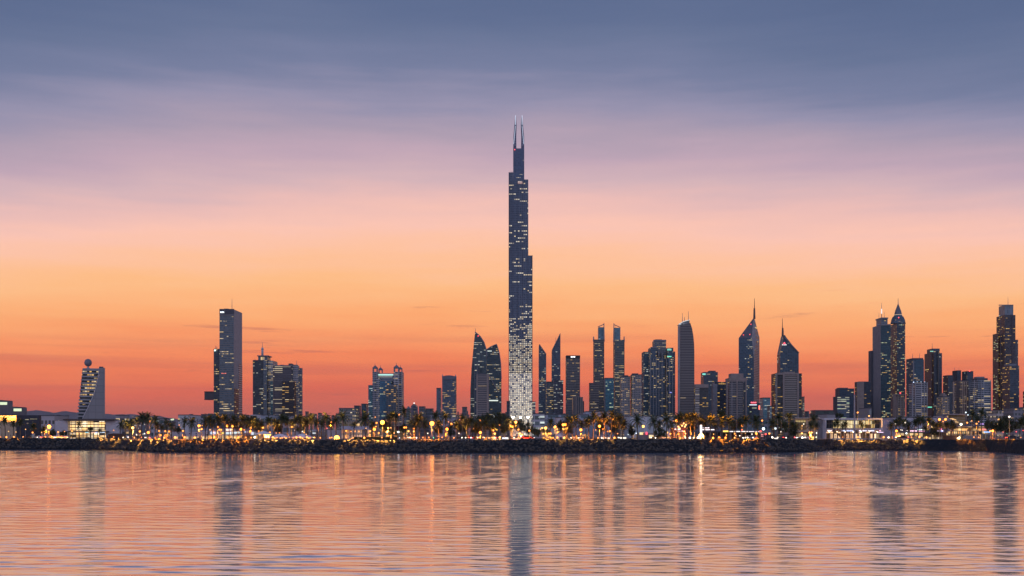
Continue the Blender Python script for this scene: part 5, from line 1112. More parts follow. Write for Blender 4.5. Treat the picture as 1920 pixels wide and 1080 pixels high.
# label, x, y of crown middle, half width px, half height px, distance offset, mesh
TR = [('broad dark tree left of the tallest tower, its top reaching above the palms', 937, 789, 19, 17, 46, 0), ('dark round tree under the shell shaped towers', 908, 787, 17, 12, 52, 2),
 ('wide dark tree just below the beige slab', 921, 799, 15, 14, 34, 1), ('tree lit yellow from below in front of the tallest tower', 958, 797, 15, 15, 22, 1), ('tree glowing yellow right of the tallest tower base line', 975, 800, 12, 15, 26, 0),
 ('dark tree at the right foot of the glowing tower base', 991, 805, 9, 14, 30, 1), ('low dark tree on the road side left of the white dome tent', 1006, 811, 8, 10, 40, 2), ('dark tree above the road lamps left of the white dome tent', 1022, 808, 10, 10, 44, 0),
 ('big dark tree behind the white dome tent', 1062, 805, 13, 16, 28, 1), ('dark bushy tree right of the white dome tent', 1052, 796, 8, 9, 46, 0), ('tree strung with yellow fairy lights below the turreted hotel', 727, 804, 10, 13, 24, 1),
 ('small tree with yellow lights right of the fairy lit tree', 738, 812, 7, 9, 18, 0), ('dark tree between turreted hotel and star bright lamp', 718, 797, 9, 12, 34, 2), ('round dark bush tree before the lavender mall wall', 1238, 813, 11, 11, 14, 1),
 ('low dark tree left of the round bush at the mall wall', 1184, 811, 9, 8, 18, 2), ('dark shrub tree left of the long pink wall', 334, 806, 8, 8, 26, 0), ('dark tree right of the horned slate tower', 864, 803, 10, 13, 30, 0),
 ('dark tree cluster below the horned slate tower', 846, 812, 8, 9, 20, 2), ('huge dark round tree at the right edge of the view', 1886, 799, 24, 19, 20, 0), ('lower dark tree left of the huge round tree', 1860, 798, 14, 12, 30, 2),
 ('dark tree left of the golden lit terrace', 1752, 810, 9, 11, 16, 1), ('dark tree between golden terrace and the blue grey mall', 1785, 800, 8, 9, 34, 0), ('grey bushy tree left of the yellow pavilion', 1466, 802, 13, 15, 30, 1), ('low bush tree beside the yellow pavilion', 1487, 812, 9, 10, 14, 0),
 ('rounded dark tree just left of the shell shaped towers', 872, 797, 12, 14, 40, 1), ('rounded green tree between the beige slab and tallest tower', 945, 803, 11, 13, 18, 2), ('rounded tree low under the left shell shaped tower', 893, 806, 11, 11, 14, 0), ('rounded tree in the gap right of the fairy lit trees', 756, 805, 10, 11, 28, 2), ('rounded tree under the star bright lamp', 822, 807, 10, 10, 26, 1), ('rounded dark tree under the raised grey mall block', 1126, 802, 11, 13, 34, 0), ('broad rounded tree left of the round bush at lavender wall', 1151, 801, 13, 13, 36, 2), ('rounded tree behind palms left of bright pylon', 1298, 800, 12, 13, 34, 1), ('rounded tree between shop row and first white tent', 486, 803, 11, 11, 34, 0), ('rounded tree behind the middle white tent', 521, 803, 12, 10, 40, 2), ('rounded tree behind the rightmost white tent', 563, 803, 12, 10, 40, 1), ('rounded tree behind palms above the shop row', 444, 798, 13, 9, 50, 0),
 ('dark hump of a tree above the white showroom roof', 1574, 779, 8, 5, 90, 2), ('dark tree behind the white lit canopy', 1378, 800, 12, 9, 44, 2), ('low dark shrub beside the brown kiosk', 118, 814, 9, 7, 22, 2), ('dark shrub left of the glass pavilion lamps', 98, 813, 8, 7, 26, 0)]
def trees():
    random.seed(9)
    for lab, x, y, hw, hh, off, k in TR:
        Y = shore(x) + 12 + off; me, mt = TREES[k]; w = hw*Y/F; hgt = hh*Y/F; zc = PZ(y, Y); dome = (.75, .9, .6)[k]
        r = thing('broadleaf_tree', lab, 'tree', (PX(x, Y), Y, GZ), 'broadleaf trees along the shore')
        c = bpy.data.objects.new('crown', me); C.objects.link(c); c.parent = r; c.location = (0, 0, zc - GZ - hgt*.2); c.scale = (w*1.05, w*.9, hgt/dome*1.1); c.rotation_euler = (0, 0, random.uniform(0, 6))
        t = bpy.data.objects.new('trunk', mt); C.objects.link(t); t.parent = r; t.location = (0, 0, zc - GZ - hgt*.2); t.scale = (w*.9, w*.9, max(.3, (zc - GZ - hgt*.2)/1.35))
    bm = bmesh.new()
    for x0, x1 in ((664, 745),):
        for i in range(4200):
            x = random.uniform(x0, x1); Y = shore(x) + 15 + random.uniform(0, 1.6); p = Vector((PX(x, Y), Y, GZ + random.uniform(0, 1.0))); s = random.uniform(.06, .12)
            u_ = Vector((random.gauss(0, 1), random.gauss(0, 1), random.gauss(0, 1))).normalized(); w_ = u_.orthogonal().normalized()
            bm.faces.new([bm.verts.new(p + q) for q in (u_*s*1.6, w_*s, -u_*s*1.6, -w_*s)])
    tag(obj('hedge', bm, TLEAF), 'long clipped dark hedge on the rocks right of the orange beacon', 'hedge')
trees()

# ------------------------------------------------------------------ lamps
def spot(parent, loc, aim, watt, cone, colr, name='bulb', rad=.15):
    d = bpy.data.lights.new(name, 'SPOT'); d.energy = watt*26; d.spot_size = R(cone); d.spot_blend = .35; d.color = colr; d.shadow_soft_size = rad
    o = bpy.data.objects.new(name, d); C.objects.link(o); o.parent = parent; o.location = loc
    o.rotation_euler = Vector(aim).to_track_quat('-Z', 'Y').to_euler()
LC = {'o': (1, .29, .022), 'y': (1, .45, .08), 'w': (1, .86, .66), 'c': (.75, .92, 1), 'r': (1, .06, .05), 'g': (.1, 1, .55), 'p': (1, .15, .6)}
LB = {1: 2.4, 2: 3.2, 3: 4.6, 4: 10}
HEAD = {}
def head_mesh(c, b, rad):
    k = (c, b, rad)
    if k not in HEAD:
        bm = bmesh.new(); bmesh.ops.create_icosphere(bm, subdivisions=2 if b > 2 else 1, radius=rad)
        me = bpy.data.meshes.new('lamp_head'); bm.to_mesh(me); bm.free(); me.materials.append(glow('lamp_%s_%d' % (c, b), LC[c], LB[b])); HEAD[k] = me
    return HEAD[k]
def pole_mesh():
    bm = bmesh.new(); cyl(bm, (0, 0), .09, .05, 0, 1, 6); cyl(bm, (0, 0), .16, .12, 0, .05, 6)
    me = bpy.data.meshes.new('lamp_pole'); bm.to_mesh(me); bm.free(); me.materials.append(STEEL); return me
POLE = pole_mesh()
CAP = bpy.data.meshes.new('lamp_cap')
b0 = bmesh.new(); cyl(b0, (0, 0), .42, .1, 0, .22, 8); b0.to_mesh(CAP); b0.free(); CAP.materials.append(DARKM)
# tall lamps on poles: x, y, colour, brightness class, distance behind the crest
TALL = [(48,805,'y',1,16),(61,811,'o',2,15),(78,811,'y',1,16),(92,800,'o',4,17),(109,810,'o',2,16),(121,809,'o',1,18),(135,808.5,'o',2,18),(16,809,'y',1,20),(30,810,'y',1,22),(86,810,'o',1,24),
 (213,807,'o',1,30),(249,802,'y',3,18),(262,809,'o',2,18),(278,811,'o',3,17),(298,808,'o',2,18),(310,808.5,'o',2,18),(317,809,'o',2,22),(294,782,'o',1,34),(281,790,'o',2,30),(301,816,'o',2,17),(256,815,'w',1,16),(271,813,'c',1,28),
 (343,808,'o',2,18),(373,798,'o',3,30),(379,798,'o',1,34),(378,804.5,'o',2,28),(336,797,'o',1,34),(337,802,'o',1,30),(408,800.5,'o',2,26),(411,806,'o',2,19),(414.5,806,'o',2,22),(426,798.5,'o',3,30),(436,798.5,'o',3,30),(452,805,'o',3,26),(458,806,'o',1,28),(470,802.5,'o',2,19),(394,806,'y',1,28),(447,799,'w',1,34),(485,808,'o',1,20),(471,809,'o',1,24),
 (493,802,'o',2,18),(506,811,'o',2,22),(547,800.5,'o',2,19),(597,792.5,'o',2,30),(621,791.5,'o',2,22),(574,814.5,'y',1,28),(553,807,'w',1,40),(567,809,'w',1,40),(585,808,'c',1,40),(611,812,'w',1,26),(612.5,803,'r',1,34),(518,812,'o',1,30),(524,811.5,'o',1,34),
 (706,793,'o',2,26),(717,792,'o',4,22),(702,805,'o',3,18),(694,808.5,'o',2,22),(710,812,'o',2,17),(748,777.5,'o',2,44),(758,801.5,'o',2,22),(761.5,801.5,'o',2,26),(776,803.5,'o',2,22),(649,808,'o',2,22),(658,809,'o',1,24),(666,808.5,'o',1,28),(673,809,'o',1,24),(747,810,'c',2,24),(703.5,782,'o',1,46),(725,789,'o',1,40),(733,802,'y',1,24),(757,814,'y',1,30),(728,803,'y',2,20),(725,810,'y',2,19),(739,812,'y',1,18),(741,815,'w',1,22),(766,808.5,'y',2,34),(770,812,'w',1,34),(776,808.5,'y',2,30),(686,803,'y',1,34),
 (810,794,'o',4,17),(838,804.5,'o',3,22),(846,795.5,'o',3,40),(841,791,'o',1,44),(852,792,'w',1,44),(829,796,'o',1,40),(824,797.5,'y',1,40),(861.5,786.5,'o',1,44),(869,787.5,'y',1,48),(855,801,'o',1,34),(817,806,'w',1,30),(802,812.5,'w',1,26),(844,812,'y',1,28),(860.5,812.5,'w',1,24),(888,804,'o',1,30),
 (900,788.5,'o',2,26),(900.5,811,'o',3,16),(925,807,'o',2,18),(928,813,'y',2,18),(967,791.5,'o',3,20),(959,799,'o',3,22),(961.5,802,'o',2,26),(961,800.5,'o',2,20),(972,805.5,'o',2,24),(978,806,'o',1,30),(937,797,'o',1,44),(946,798.5,'o',1,40),(926,781,'c',2,60),
 (992.5,807.5,'o',2,22),(975,813,'y',2,24),(979,815,'y',2,30),(984,814,'w',1,36),(976.5,817.5,'w',2,22),
 (1016.5,802.5,'y',2,34),(1023,802.5,'y',3,24),(1040.5,800.5,'y',3,30),(1045,804.5,'y',2,36),(1013.5,805,'y',1,44),(1009,808,'y',1,50),(1006,811,'y',1,54),(1018.5,813.5,'o',2,22),(1029,813,'o',2,18),(1032.5,813,'o',2,18),(1025.5,816.5,'o',2,24),(1045.5,810.5,'o',2,34),(1041,806,'o',1,40),(1056,796.5,'o',3,20),(1060,796,'o',3,23),
 (1089,806,'o',3,18),(1124,799,'o',3,20),(1117,806,'o',1,24),(1130,804.5,'o',1,26),(1138.5,809,'o',2,28),(1143.5,808.5,'o',2,24),(1158,813,'o',1,24),(1099,803,'o',1,30),
 (1187,801.5,'w',2,40),(1206,799.5,'y',3,24),(1263,789.5,'o',1,26),(1268.5,789,'o',3,22),(1178,814.5,'c',1,24),(1193,812.5,'c',1,26),(1188.5,814.5,'w',1,26),(1251,811,'y',2,28),(1257,813.5,'o',2,26),(1241,799,'w',1,40),(1246.5,812.5,'w',1,30),(1272,814,'o',2,22),
 (1391.5,797.5,'o',3,26),(1377,813,'o',2,24),(1398,812.5,'y',1,24),(1417.5,813,'o',3,22),(1442.5,813,'o',2,22),(1429,788.5,'o',2,40),(1431.5,804,'c',3,24),(1338,814,'y',1,26),(1362,815.5,'y',1,22),(1379.5,816.5,'y',1,22),(1387,817,'w',1,24),(1410,814,'w',1,28),(1391,806,'r',1,26),(1426,808.5,'r',2,26),(1435.5,814,'r',2,24),(1341,818.5,'r',1,24),
 (1464.5,809.5,'w',1,24),(1503.5,812.5,'y',2,18),(1519,811.5,'y',3,18),(1522,811,'y',2,20),(1530.5,812,'w',2,22),(1531.5,793,'w',1,36),(1504,798.5,'y',1,18),(1507,795,'w',1,24),(1442.5,812.5,'r',1,24),
 (1608,773.5,'o',2,14),(1629.5,780,'y',2,14),(1679,795,'w',1,18),(1697,792,'w',2,16),(1681,808,'o',3,18),(1688.5,806,'w',1,30),(1691.5,806.5,'w',1,32),(1699.5,812.5,'c',2,20),(1739.5,791,'y',2,18),(1747,800.5,'w',1,18),(1705,799.5,'o',1,24),(1719.5,814,'y',1,22),(1701,807,'w',1,26),
 (1761.5,786.5,'o',3,30),(1773,786.5,'o',3,32),(1768.5,790.5,'o',2,30),(1813.5,792.5,'o',2,36),(1831,794.5,'o',2,38),(1835,790.5,'o',1,40),(1822,789,'o',1,44),(1802,795.5,'w',3,40),(1811,773.5,'c',2,80),(1815,778,'c',1,80),(1765,804.5,'p',1,26),
 (1872.5,786.5,'y',2,16),(1892.5,781.5,'w',2,16),(1866.5,799.5,'o',2,22),(1861.5,808,'o',3,22),(1857,808,'o',2,26),(1887,812.5,'g',1,26),(1905.5,797,'g',2,34),(1895.5,787,'g',1,40),(1905.5,809.5,'r',1,26),(1918,807,'r',1,24),(1881,810,'r',1,28)]
# low lamps at the edge of the promenade: x, colour, class
LOW = [(1,'o',2),(12,'o',3),(26,'o',3),(43.5,'o',2),(85,'o',3),(105,'o',2),(127,'w',1),(70,'w',2),(213,'o',2),(231,'w',2),(240,'w',2),(252,'o',2),(265,'o',1),(281,'p',1),(308,'o',3),(328,'o',3),
 (330,'o',2),(346,'o',3),(365,'o',3),(402,'o',3),(396,'o',2),(428,'o',2),(440,'y',2),(447,'o',3),(461,'o',2),(471,'o',2),(477.5,'w',3),
 (511.5,'o',3),(519,'o',2),(529,'o',2),(533.5,'o',2),(542,'o',2),(550,'o',2),(556,'o',3),(563,'o',3),(575.5,'o',3),(581,'o',2),(590,'o',2),(600.5,'o',2),(618.5,'o',2),(622,'o',2),
 (649,'o',2),(662,'o',2),(683,'o',3),(716,'o',2),(733,'o',2),(769,'w',2),(776,'y',2),(781,'c',2),(793,'o',2),(804,'o',2),(749,'c',1),(765,'w',1),
 (829,'o',2),(851,'o',2),(866,'w',2),(873,'w',2),(883,'c',2),(886,'r',1),(898,'o',2),(906,'y',2),(917,'y',2),(923,'y',2),(928,'w',2),(937,'y',3),(813,'g',1),(878,'o',1),
 (964,'w',2),(972,'o',2),(1037,'o',2),(1045,'o',3),(1058,'y',3),(1085,'w',2),(1093,'o',2),(1121,'o',2),(1128,'w',2),(1152,'o',3),(1160,'w',2),(1219,'y',2),(1229,'w',2),(1285,'w',2),(1293.5,'w',3),(1300.5,'w',2),(1308.5,'w',3),
 (1337,'o',3),(1348.5,'o',3),(1360.5,'o',3),(1377.5,'o',2),(1398,'w',2),(1402,'w',2),(1412,'w',2),(1448,'w',3),(1458,'w',2),(1474,'w',2),(1490,'r',2),(1504.5,'w',3),(1509.5,'w',2),(1524.5,'y',3),(1530.5,'w',2),
 (1580,'o',1),(1608,'o',3),(1657,'o',3),(1666,'w',3),(1709,'o',2),(1724,'o',3),(1737,'o',3),(1776.5,'o',2),(1826,'o',2),(1835,'o',2),(1914,'o',1)]
def lamps():
    cnt = {}; wrd = {'o': 'amber', 'y': 'yellow', 'w': 'white', 'c': 'cold white', 'r': 'red', 'g': 'green', 'p': 'pink'}; sz = {1: 'faint', 2: 'glowing', 3: 'bright', 4: 'dazzling'}
    for x, y, c, b, off in sorted(TALL):
        i, ph = sect(x); cnt[i] = cnt.get(i, 0) + 1
        Y = shore(x) + 10.5 + off; h = PZ(y, Y) - GZ
        r = thing('street_lamp', '%s pole lamp from left %s, %s %s' % (ORD[cnt[i]-1], ph, sz[b], wrd[c]), 'street lamp', (PX(x, Y), Y, GZ), 'pole lamps ' + ph)
        p = bpy.data.objects.new('pole', POLE); C.objects.link(p); p.parent = r; p.scale = (1, 1, h)
        hd = bpy.data.objects.new('lamp_head', head_mesh(c, b, (.22, .34, .48, .76)[b-1])); C.objects.link(hd); hd.parent = r; hd.location = (0, 0, h)
        if b > 1:
            q = bpy.data.objects.new('lamp_cap', CAP); C.objects.link(q); q.parent = hd; q.location = (0, 0, (.22, .32, .44, .7)[b-1])
            if c in 'oy': spot(r, (0, -.7, h - .75), (0, -.1, -1), (0, 150, 330, 700)[b-1], 140, LC[c])
    cnt = {}
    for x, c, b in sorted(LOW):
        i, ph = sect(x); cnt[i] = cnt.get(i, 0) + 1
        Y = shore(x) + 14; h = .55 + (x*37 % 7)*.03 + max(0, 0)
        r = thing('bollard_lamp', '%s bollard lamp from left %s, %s %s' % (ORD[cnt[i]-1], ph, sz[b], wrd[c]), 'bollard lamp', (PX(x, Y), Y, GZ - .6), 'bollard lamps ' + ph)
        p = bpy.data.objects.new('post', POLE); C.objects.link(p); p.parent = r; p.scale = (1, 1, h + .6)
        hd = bpy.data.objects.new('lamp_head', head_mesh(c, b, (.17, .23, .31, .45)[b-1])); C.objects.link(hd); hd.parent = r; hd.location = (0, 0, h + .75)
lamps()
# the big orange beacon on the rocks
def beacon_light():
    x = 631.5; Y = shore(x) + 11.5
    r = thing('beacon', 'huge orange glowing ball lamp on the rocks right of the white tents', 'beacon', (PX(x, Y), Y, crest(x)))
    part(r, 'post', lambda b: cyl(b, (PX(x, Y), Y), .35, .25, crest(x), PZ(822, Y) - .6, 8), DARKM)
    part(r, 'lamp_head', lambda b: sphere(b, P(x, 821.5, Y), .95, 2), glow('beacon_orange', (1, .42, .035), 6), True)
    part(r, 'lamp_ring', lambda b: cyl(b, (PX(x, Y), Y), .8, .8, PZ(822, Y) - .9, PZ(822, Y) - .75, 12), STEEL)
beacon_light()

# ------------------------------------------------------------------ pavilions, tents, signs
SHOP = lambda **k: facade(**{**dict(glass=(.25,.16,.08), frame=(.30,.24,.18), floor=2.2, bay=1.4, band=.14, mull=.12, lit=1.2, run=2, warm=(1, .62, .22), cool=(1, .86, .56), power=1.25, gmetal=0, thin=0, k=1), **k})
def frame_grid(bm, x0, x1, ya, yb, Y, nx, ny, w=.14):
    for i in range(nx + 1):
        x = x0 + (x1 - x0)*i/nx; X = PX(x, Y); wbox(bm, X - w/2, X + w/2, Y - .12, Y, PZ(yb, Y), PZ(ya, Y))
    for j in range(ny + 1):
        z = PZ(ya + (yb - ya)*j/ny, Y); wbox(bm, PX(x0, Y), PX(x1, Y), Y - .1, Y - .01, z - w/2, z + w/2)
def glass_pavilion():
    Y = 490
    r = B('glass_pavilion', 'glass fronted pavilion glowing warm white between two blank pale walls', 162, Y, 'pavilion')
    part(r, 'left_wall', lambda b: bx(b, 103.5, 127, 789, Y, 8, fitted=False, roof=0), WHITE)
    part(r, 'right_wall', lambda b: bx(b, 198.2, 224, 788.5, Y, 3, fitted=False, roof=0), WHITE)
    part(r, 'interior', lambda b: bx(b, 127.2, 196, 789.5, Y + 3, 4, fitted=False, roof=0), SHOP(floor=1.15, bay=2.6, band=.22, mull=.04, run=2, warm=(1, .56, .18), cool=(1, .84, .58), power=1.5))
    part(r, 'window_frame', lambda b: frame_grid(b, 127.2, 198, 789.5, 808, Y + .6, 10, 3), DARKM)
    part(r, 'roof', lambda b: bx(b, 118, 214, 785.6, Y - 2, 6, 788.4, fitted=False, roof=0), plain('dark_fascia', (.09, .075, .07)))
    part(r, 'canopy', lambda b: bx(b, 124, 200, 808.3, Y - 3, 3.4, 809.8, fitted=False, roof=0), DCONC)
    for i in range(11):
        x = 129 + i*6.7; part(r, 'column', lambda b: cyl(b, (PX(x, Y - 2.5), Y - 2.5), .16, .16, GZ, PZ(809.8, Y - 2.5), 8), DCONC)
    for x0, x1, c, L in ((160, 166, (.2, .75, .9), 1.0), (170, 178, (1, .5, .35), .9), (178.5, 183, (.25, .45, 1), 1.0), (186, 197, (.6, .8, 1), 1.1), (143, 150, (1, .4, .1), .8)):
        sign(r, x0, x1, 810, 811.6, Y - 2.8, c, L, 'shop_sign', 3)
    k = B('kiosk', 'dark brown round ended kiosk right of the glass pavilion', 213, shore(213) + 16)
    Yk = shore(213) + 16
    o = [(200, None), (226.5, None), (226.5, 818), (225, 814.5), (222, 813), (212, 812.6), (206, 813.5), (201.5, 816), (200, 819)]
    part(k, 'body', lambda b: prof(b, o, Yk, 5, fitted=False), plain('brown_timber', (.075, .04, .03), .7))
    part(k, 'base_band', lambda b: bx(b, 199.8, 226.8, 821, Yk - .2, .3, fitted=False, roof=0), DARKM)
    k = B('small_kiosk', 'tiny white lit tower kiosk under a palm left of the dazzling lamp', 61, shore(61) + 13); Yk = shore(61) + 13
    part(k, 'body', lambda b: bx(b, 59.7, 63.3, 813.5, Yk, .8, fitted=False, roof=0), facade(BLACKG, (.65, .62, .58), .55, .42, .3, .3, .6, 1, CREAM, CREAM, .8))
    part(k, 'roof', lambda b: bx(b, 59.2, 63.8, 812.8, Yk - .1, 1, 813.5, fitted=False, roof=0), WHITE)
    # left edge blocks
    y = B('low_building', 'tan plastered block washed by amber lamps at the left edge', 8, 530)
    part(y, 'walls', lambda b: bx(b, -30, 30, 779.5, 530, 3, fitted=False, roof=0), TANW)
    part(y, 'window', lambda b: bx(b, 19, 30.2, 785, 529.8, .3, 789, fitted=False, roof=0), SHOP(floor=3, bay=1.5, warm=(.9, 1, .45), cool=(1, .9, .5), power=.8))
    part(y, 'base_band', lambda b: bx(b, -30.2, 2, 802, 529.6, .4, fitted=False, roof=0), plain('tan_base', (.62, .50, .36)))
    k = B('low_building', 'black boxy block with two thin lit window strips right of the tan block', 53, 520)
    part(k, 'walls', lambda b: bx(b, 30.3, 74, 778.5, 520, 2, fitted=False, roof=0), plain('black_cladding', (.022, .028, .045), .4))
    for x0, x1, y0 in ((47, 54, 786), (56.5, 69, 785)): part(k, 'window_strip', lambda b: bx(b, x0, x1, y0, 519.8, .3, y0 + 1.2, fitted=False, roof=0), SHOP(floor=3, bay=1.2, warm=GREENW, cool=CREAM, power=.35))
    part(k, 'window', lambda b: bx(b, 50, 53, 793, 519.8, .3, 795, fitted=False, roof=0), SHOP(power=.3))
glass_pavilion()
def pink_wall():
    Y = 455
    r = B('low_building', 'long low pink walled building with a lit arcade beneath', 354, Y)
    part(r, 'upper_wall', lambda b: bx(b, 322, 386, 809.8, Y, 6, 818.3, fitted=False, roof=0), PINKW)
    part(r, 'arcade', lambda b: bx(b, 322.5, 385.5, 818.4, Y + 2.5, 6, fitted=False, roof=0), SHOP(floor=1.9, bay=2.2, band=.1, mull=.3, lit=.9, warm=(1, .45, .08), power=.9))
    for i in range(9): part(r, 'column', lambda b: bx(b, 323 + i*7.6, 324.2 + i*7.6, 818.4, Y + .1, .4, fitted=False, roof=0), PINKW)
    for x in (354.5, 367): part(r, 'window', lambda b: bx(b, x, x + 1.6, 812, Y - .1, .2, 814.2, fitted=False, roof=0), DARKM)
    part(r, 'parapet', lambda b: bx(b, 372, 395, 808.2, Y + 2, 8, 809.9, fitted=False, roof=0), WHITE)
    for lab, x0, x1, yt, sg in (('shop unit with a pale blue sign and red dot', 386.5, 409, 808, [(394, 408, 809.5, 814, (.55, .75, 1), .9), (401, 403.2, 809.8, 811.8, (1, .1, .1), 2)]),
                                ('shop unit with a small yellow sign', 409.3, 422.5, 808.5, [(415.5, 419, 811, 813, (1, .8, .05), 1.4)]),
                                ('tall shop unit with stacked bright white signs', 422.8, 434, 803.3, [(424, 433, 804.2, 807.6, (1, .9, .95), 1.0), (424, 433, 810.5, 814, (.8, .95, 1), 1.2)]),
                                ('shop unit with a pale teal sign', 434.3, 451, 808.5, [(435, 447, 810, 813, (.75, .95, 1), .9), (443, 449, 809.5, 812, (.6, 1, .9), 1.0)]),
                                ('dark shop unit with a slanted white sign', 451.3, 478, 808, [(469, 478, 810, 815.5, (.7, .85, 1), .8), (458, 464, 808.6, 811, (.8, .8, 1), .6)])):
        q = B('shop_unit', lab + ' right of the pink wall', (x0 + x1)/2, Y + 4)
        part(q, 'walls', lambda b: bx(b, x0, x1, yt, Y + 3, 5, 816.5, fitted=False, roof=0), PINKW if x0 < 450 else plain('violet_grey', (.2, .19, .23)))
        part(q, 'shop_front', lambda b: bx(b, x0 + .4, x1 - .4, 816.6, Y + 4, 8, fitted=False, roof=0), SHOP(floor=2.0, bay=1.6, band=.12, mull=.16, lit=.9, warm=(1, .55, .16), power=1.1))
        for a, c, y0, y1, col_, L in sg: sign(q, a, c, y0, y1, Y + 2.6, col_, L)
        part(q, 'roof_trim', lambda b: bx(b, x0 - .2, x1 + .1, yt - .5, Y + 2.7, 5.4, yt - .02, fitted=False, roof=0), WHITE)
pink_wall()
def tent(label, xa, xb, ya, ye, Y, walls=False):
    r = B('tent', label, (xa + xb)/2, Y, 'tent', 'white peaked tents on the promenade')
    X0, X1 = PX(xa, Y), PX(xb, Y); w = X1 - X0; za, ze = PZ(ya, Y), PZ(ye, Y); D = min(w, 5.5)
    def cloth(b):
        n = 6; cx = (X0 + X1)/2; cyy = Y + D/2; rings = []
        for i in range(n + 1):
            f = i/n; k = f**.8; z = ze + (za - ze)*((1 - f)**1.25); hw = w/2*k + .03; hd = D/2*k + .03
            rings.append([b.verts.new((cx + sx*hw, cyy + sy*hd, z)) for sx, sy in ((-1,-1),(0,-1.0),(1,-1),(1,0),(1,1),(0,1),(-1,1),(-1,0))])
        for p, q in zip(rings, rings[1:]):
            for i in range(8): b.faces.new((p[i], p[(i+1) % 8], q[(i+1) % 8], q[i]))
        low = [b.verts.new(v.co - Vector((0, 0, .3))) for v in rings[-1]]
        for i in range(8): b.faces.new((rings[-1][i], rings[-1][(i+1) % 8], low[(i+1) % 8], low[i]))
        b.faces.new(rings[0])
    part(r, 'canopy', cloth, plain('tent_cloth', (.72, .70, .74), .8, var=.04))
    for a in (.03, .5, .97):
        for c in (.05, .95): part(r, 'pole', lambda b: cyl(b, (X0 + w*a, Y + D*c), .06, .06, GZ, ze, 6), STEEL)
    if walls:
        for a, c in ((.04, .3), (.36, .62), (.7, .96)): part(r, 'side_wall', lambda b: wbox(b, X0 + w*a, X0 + w*c, Y + D*.9, Y + D*.93, GZ, ze), plain('tent_wall', (.6, .52, .42)))
    for a in (.2, .5, .8): part(r, 'hanging_lamp', lambda b: sphere(b, Vector((X0 + w*a, Y + D*.5, ze - .35)), .22, 1), glow('tent_lamp', (1, .40, .05), 7))
tent('square white tent with curtain walls, leftmost of the tents', 478.5, 504.5, 807.8, 812.8, shore(490) + 17, True)
tent('wide white peaked tent, middle of the three tents', 504.5, 540.5, 813, 819.4, shore(520) + 15)
tent('wide white peaked tent, rightmost of the three tents', 545.5, 583.5, 813, 819.4, shore(565) + 15)
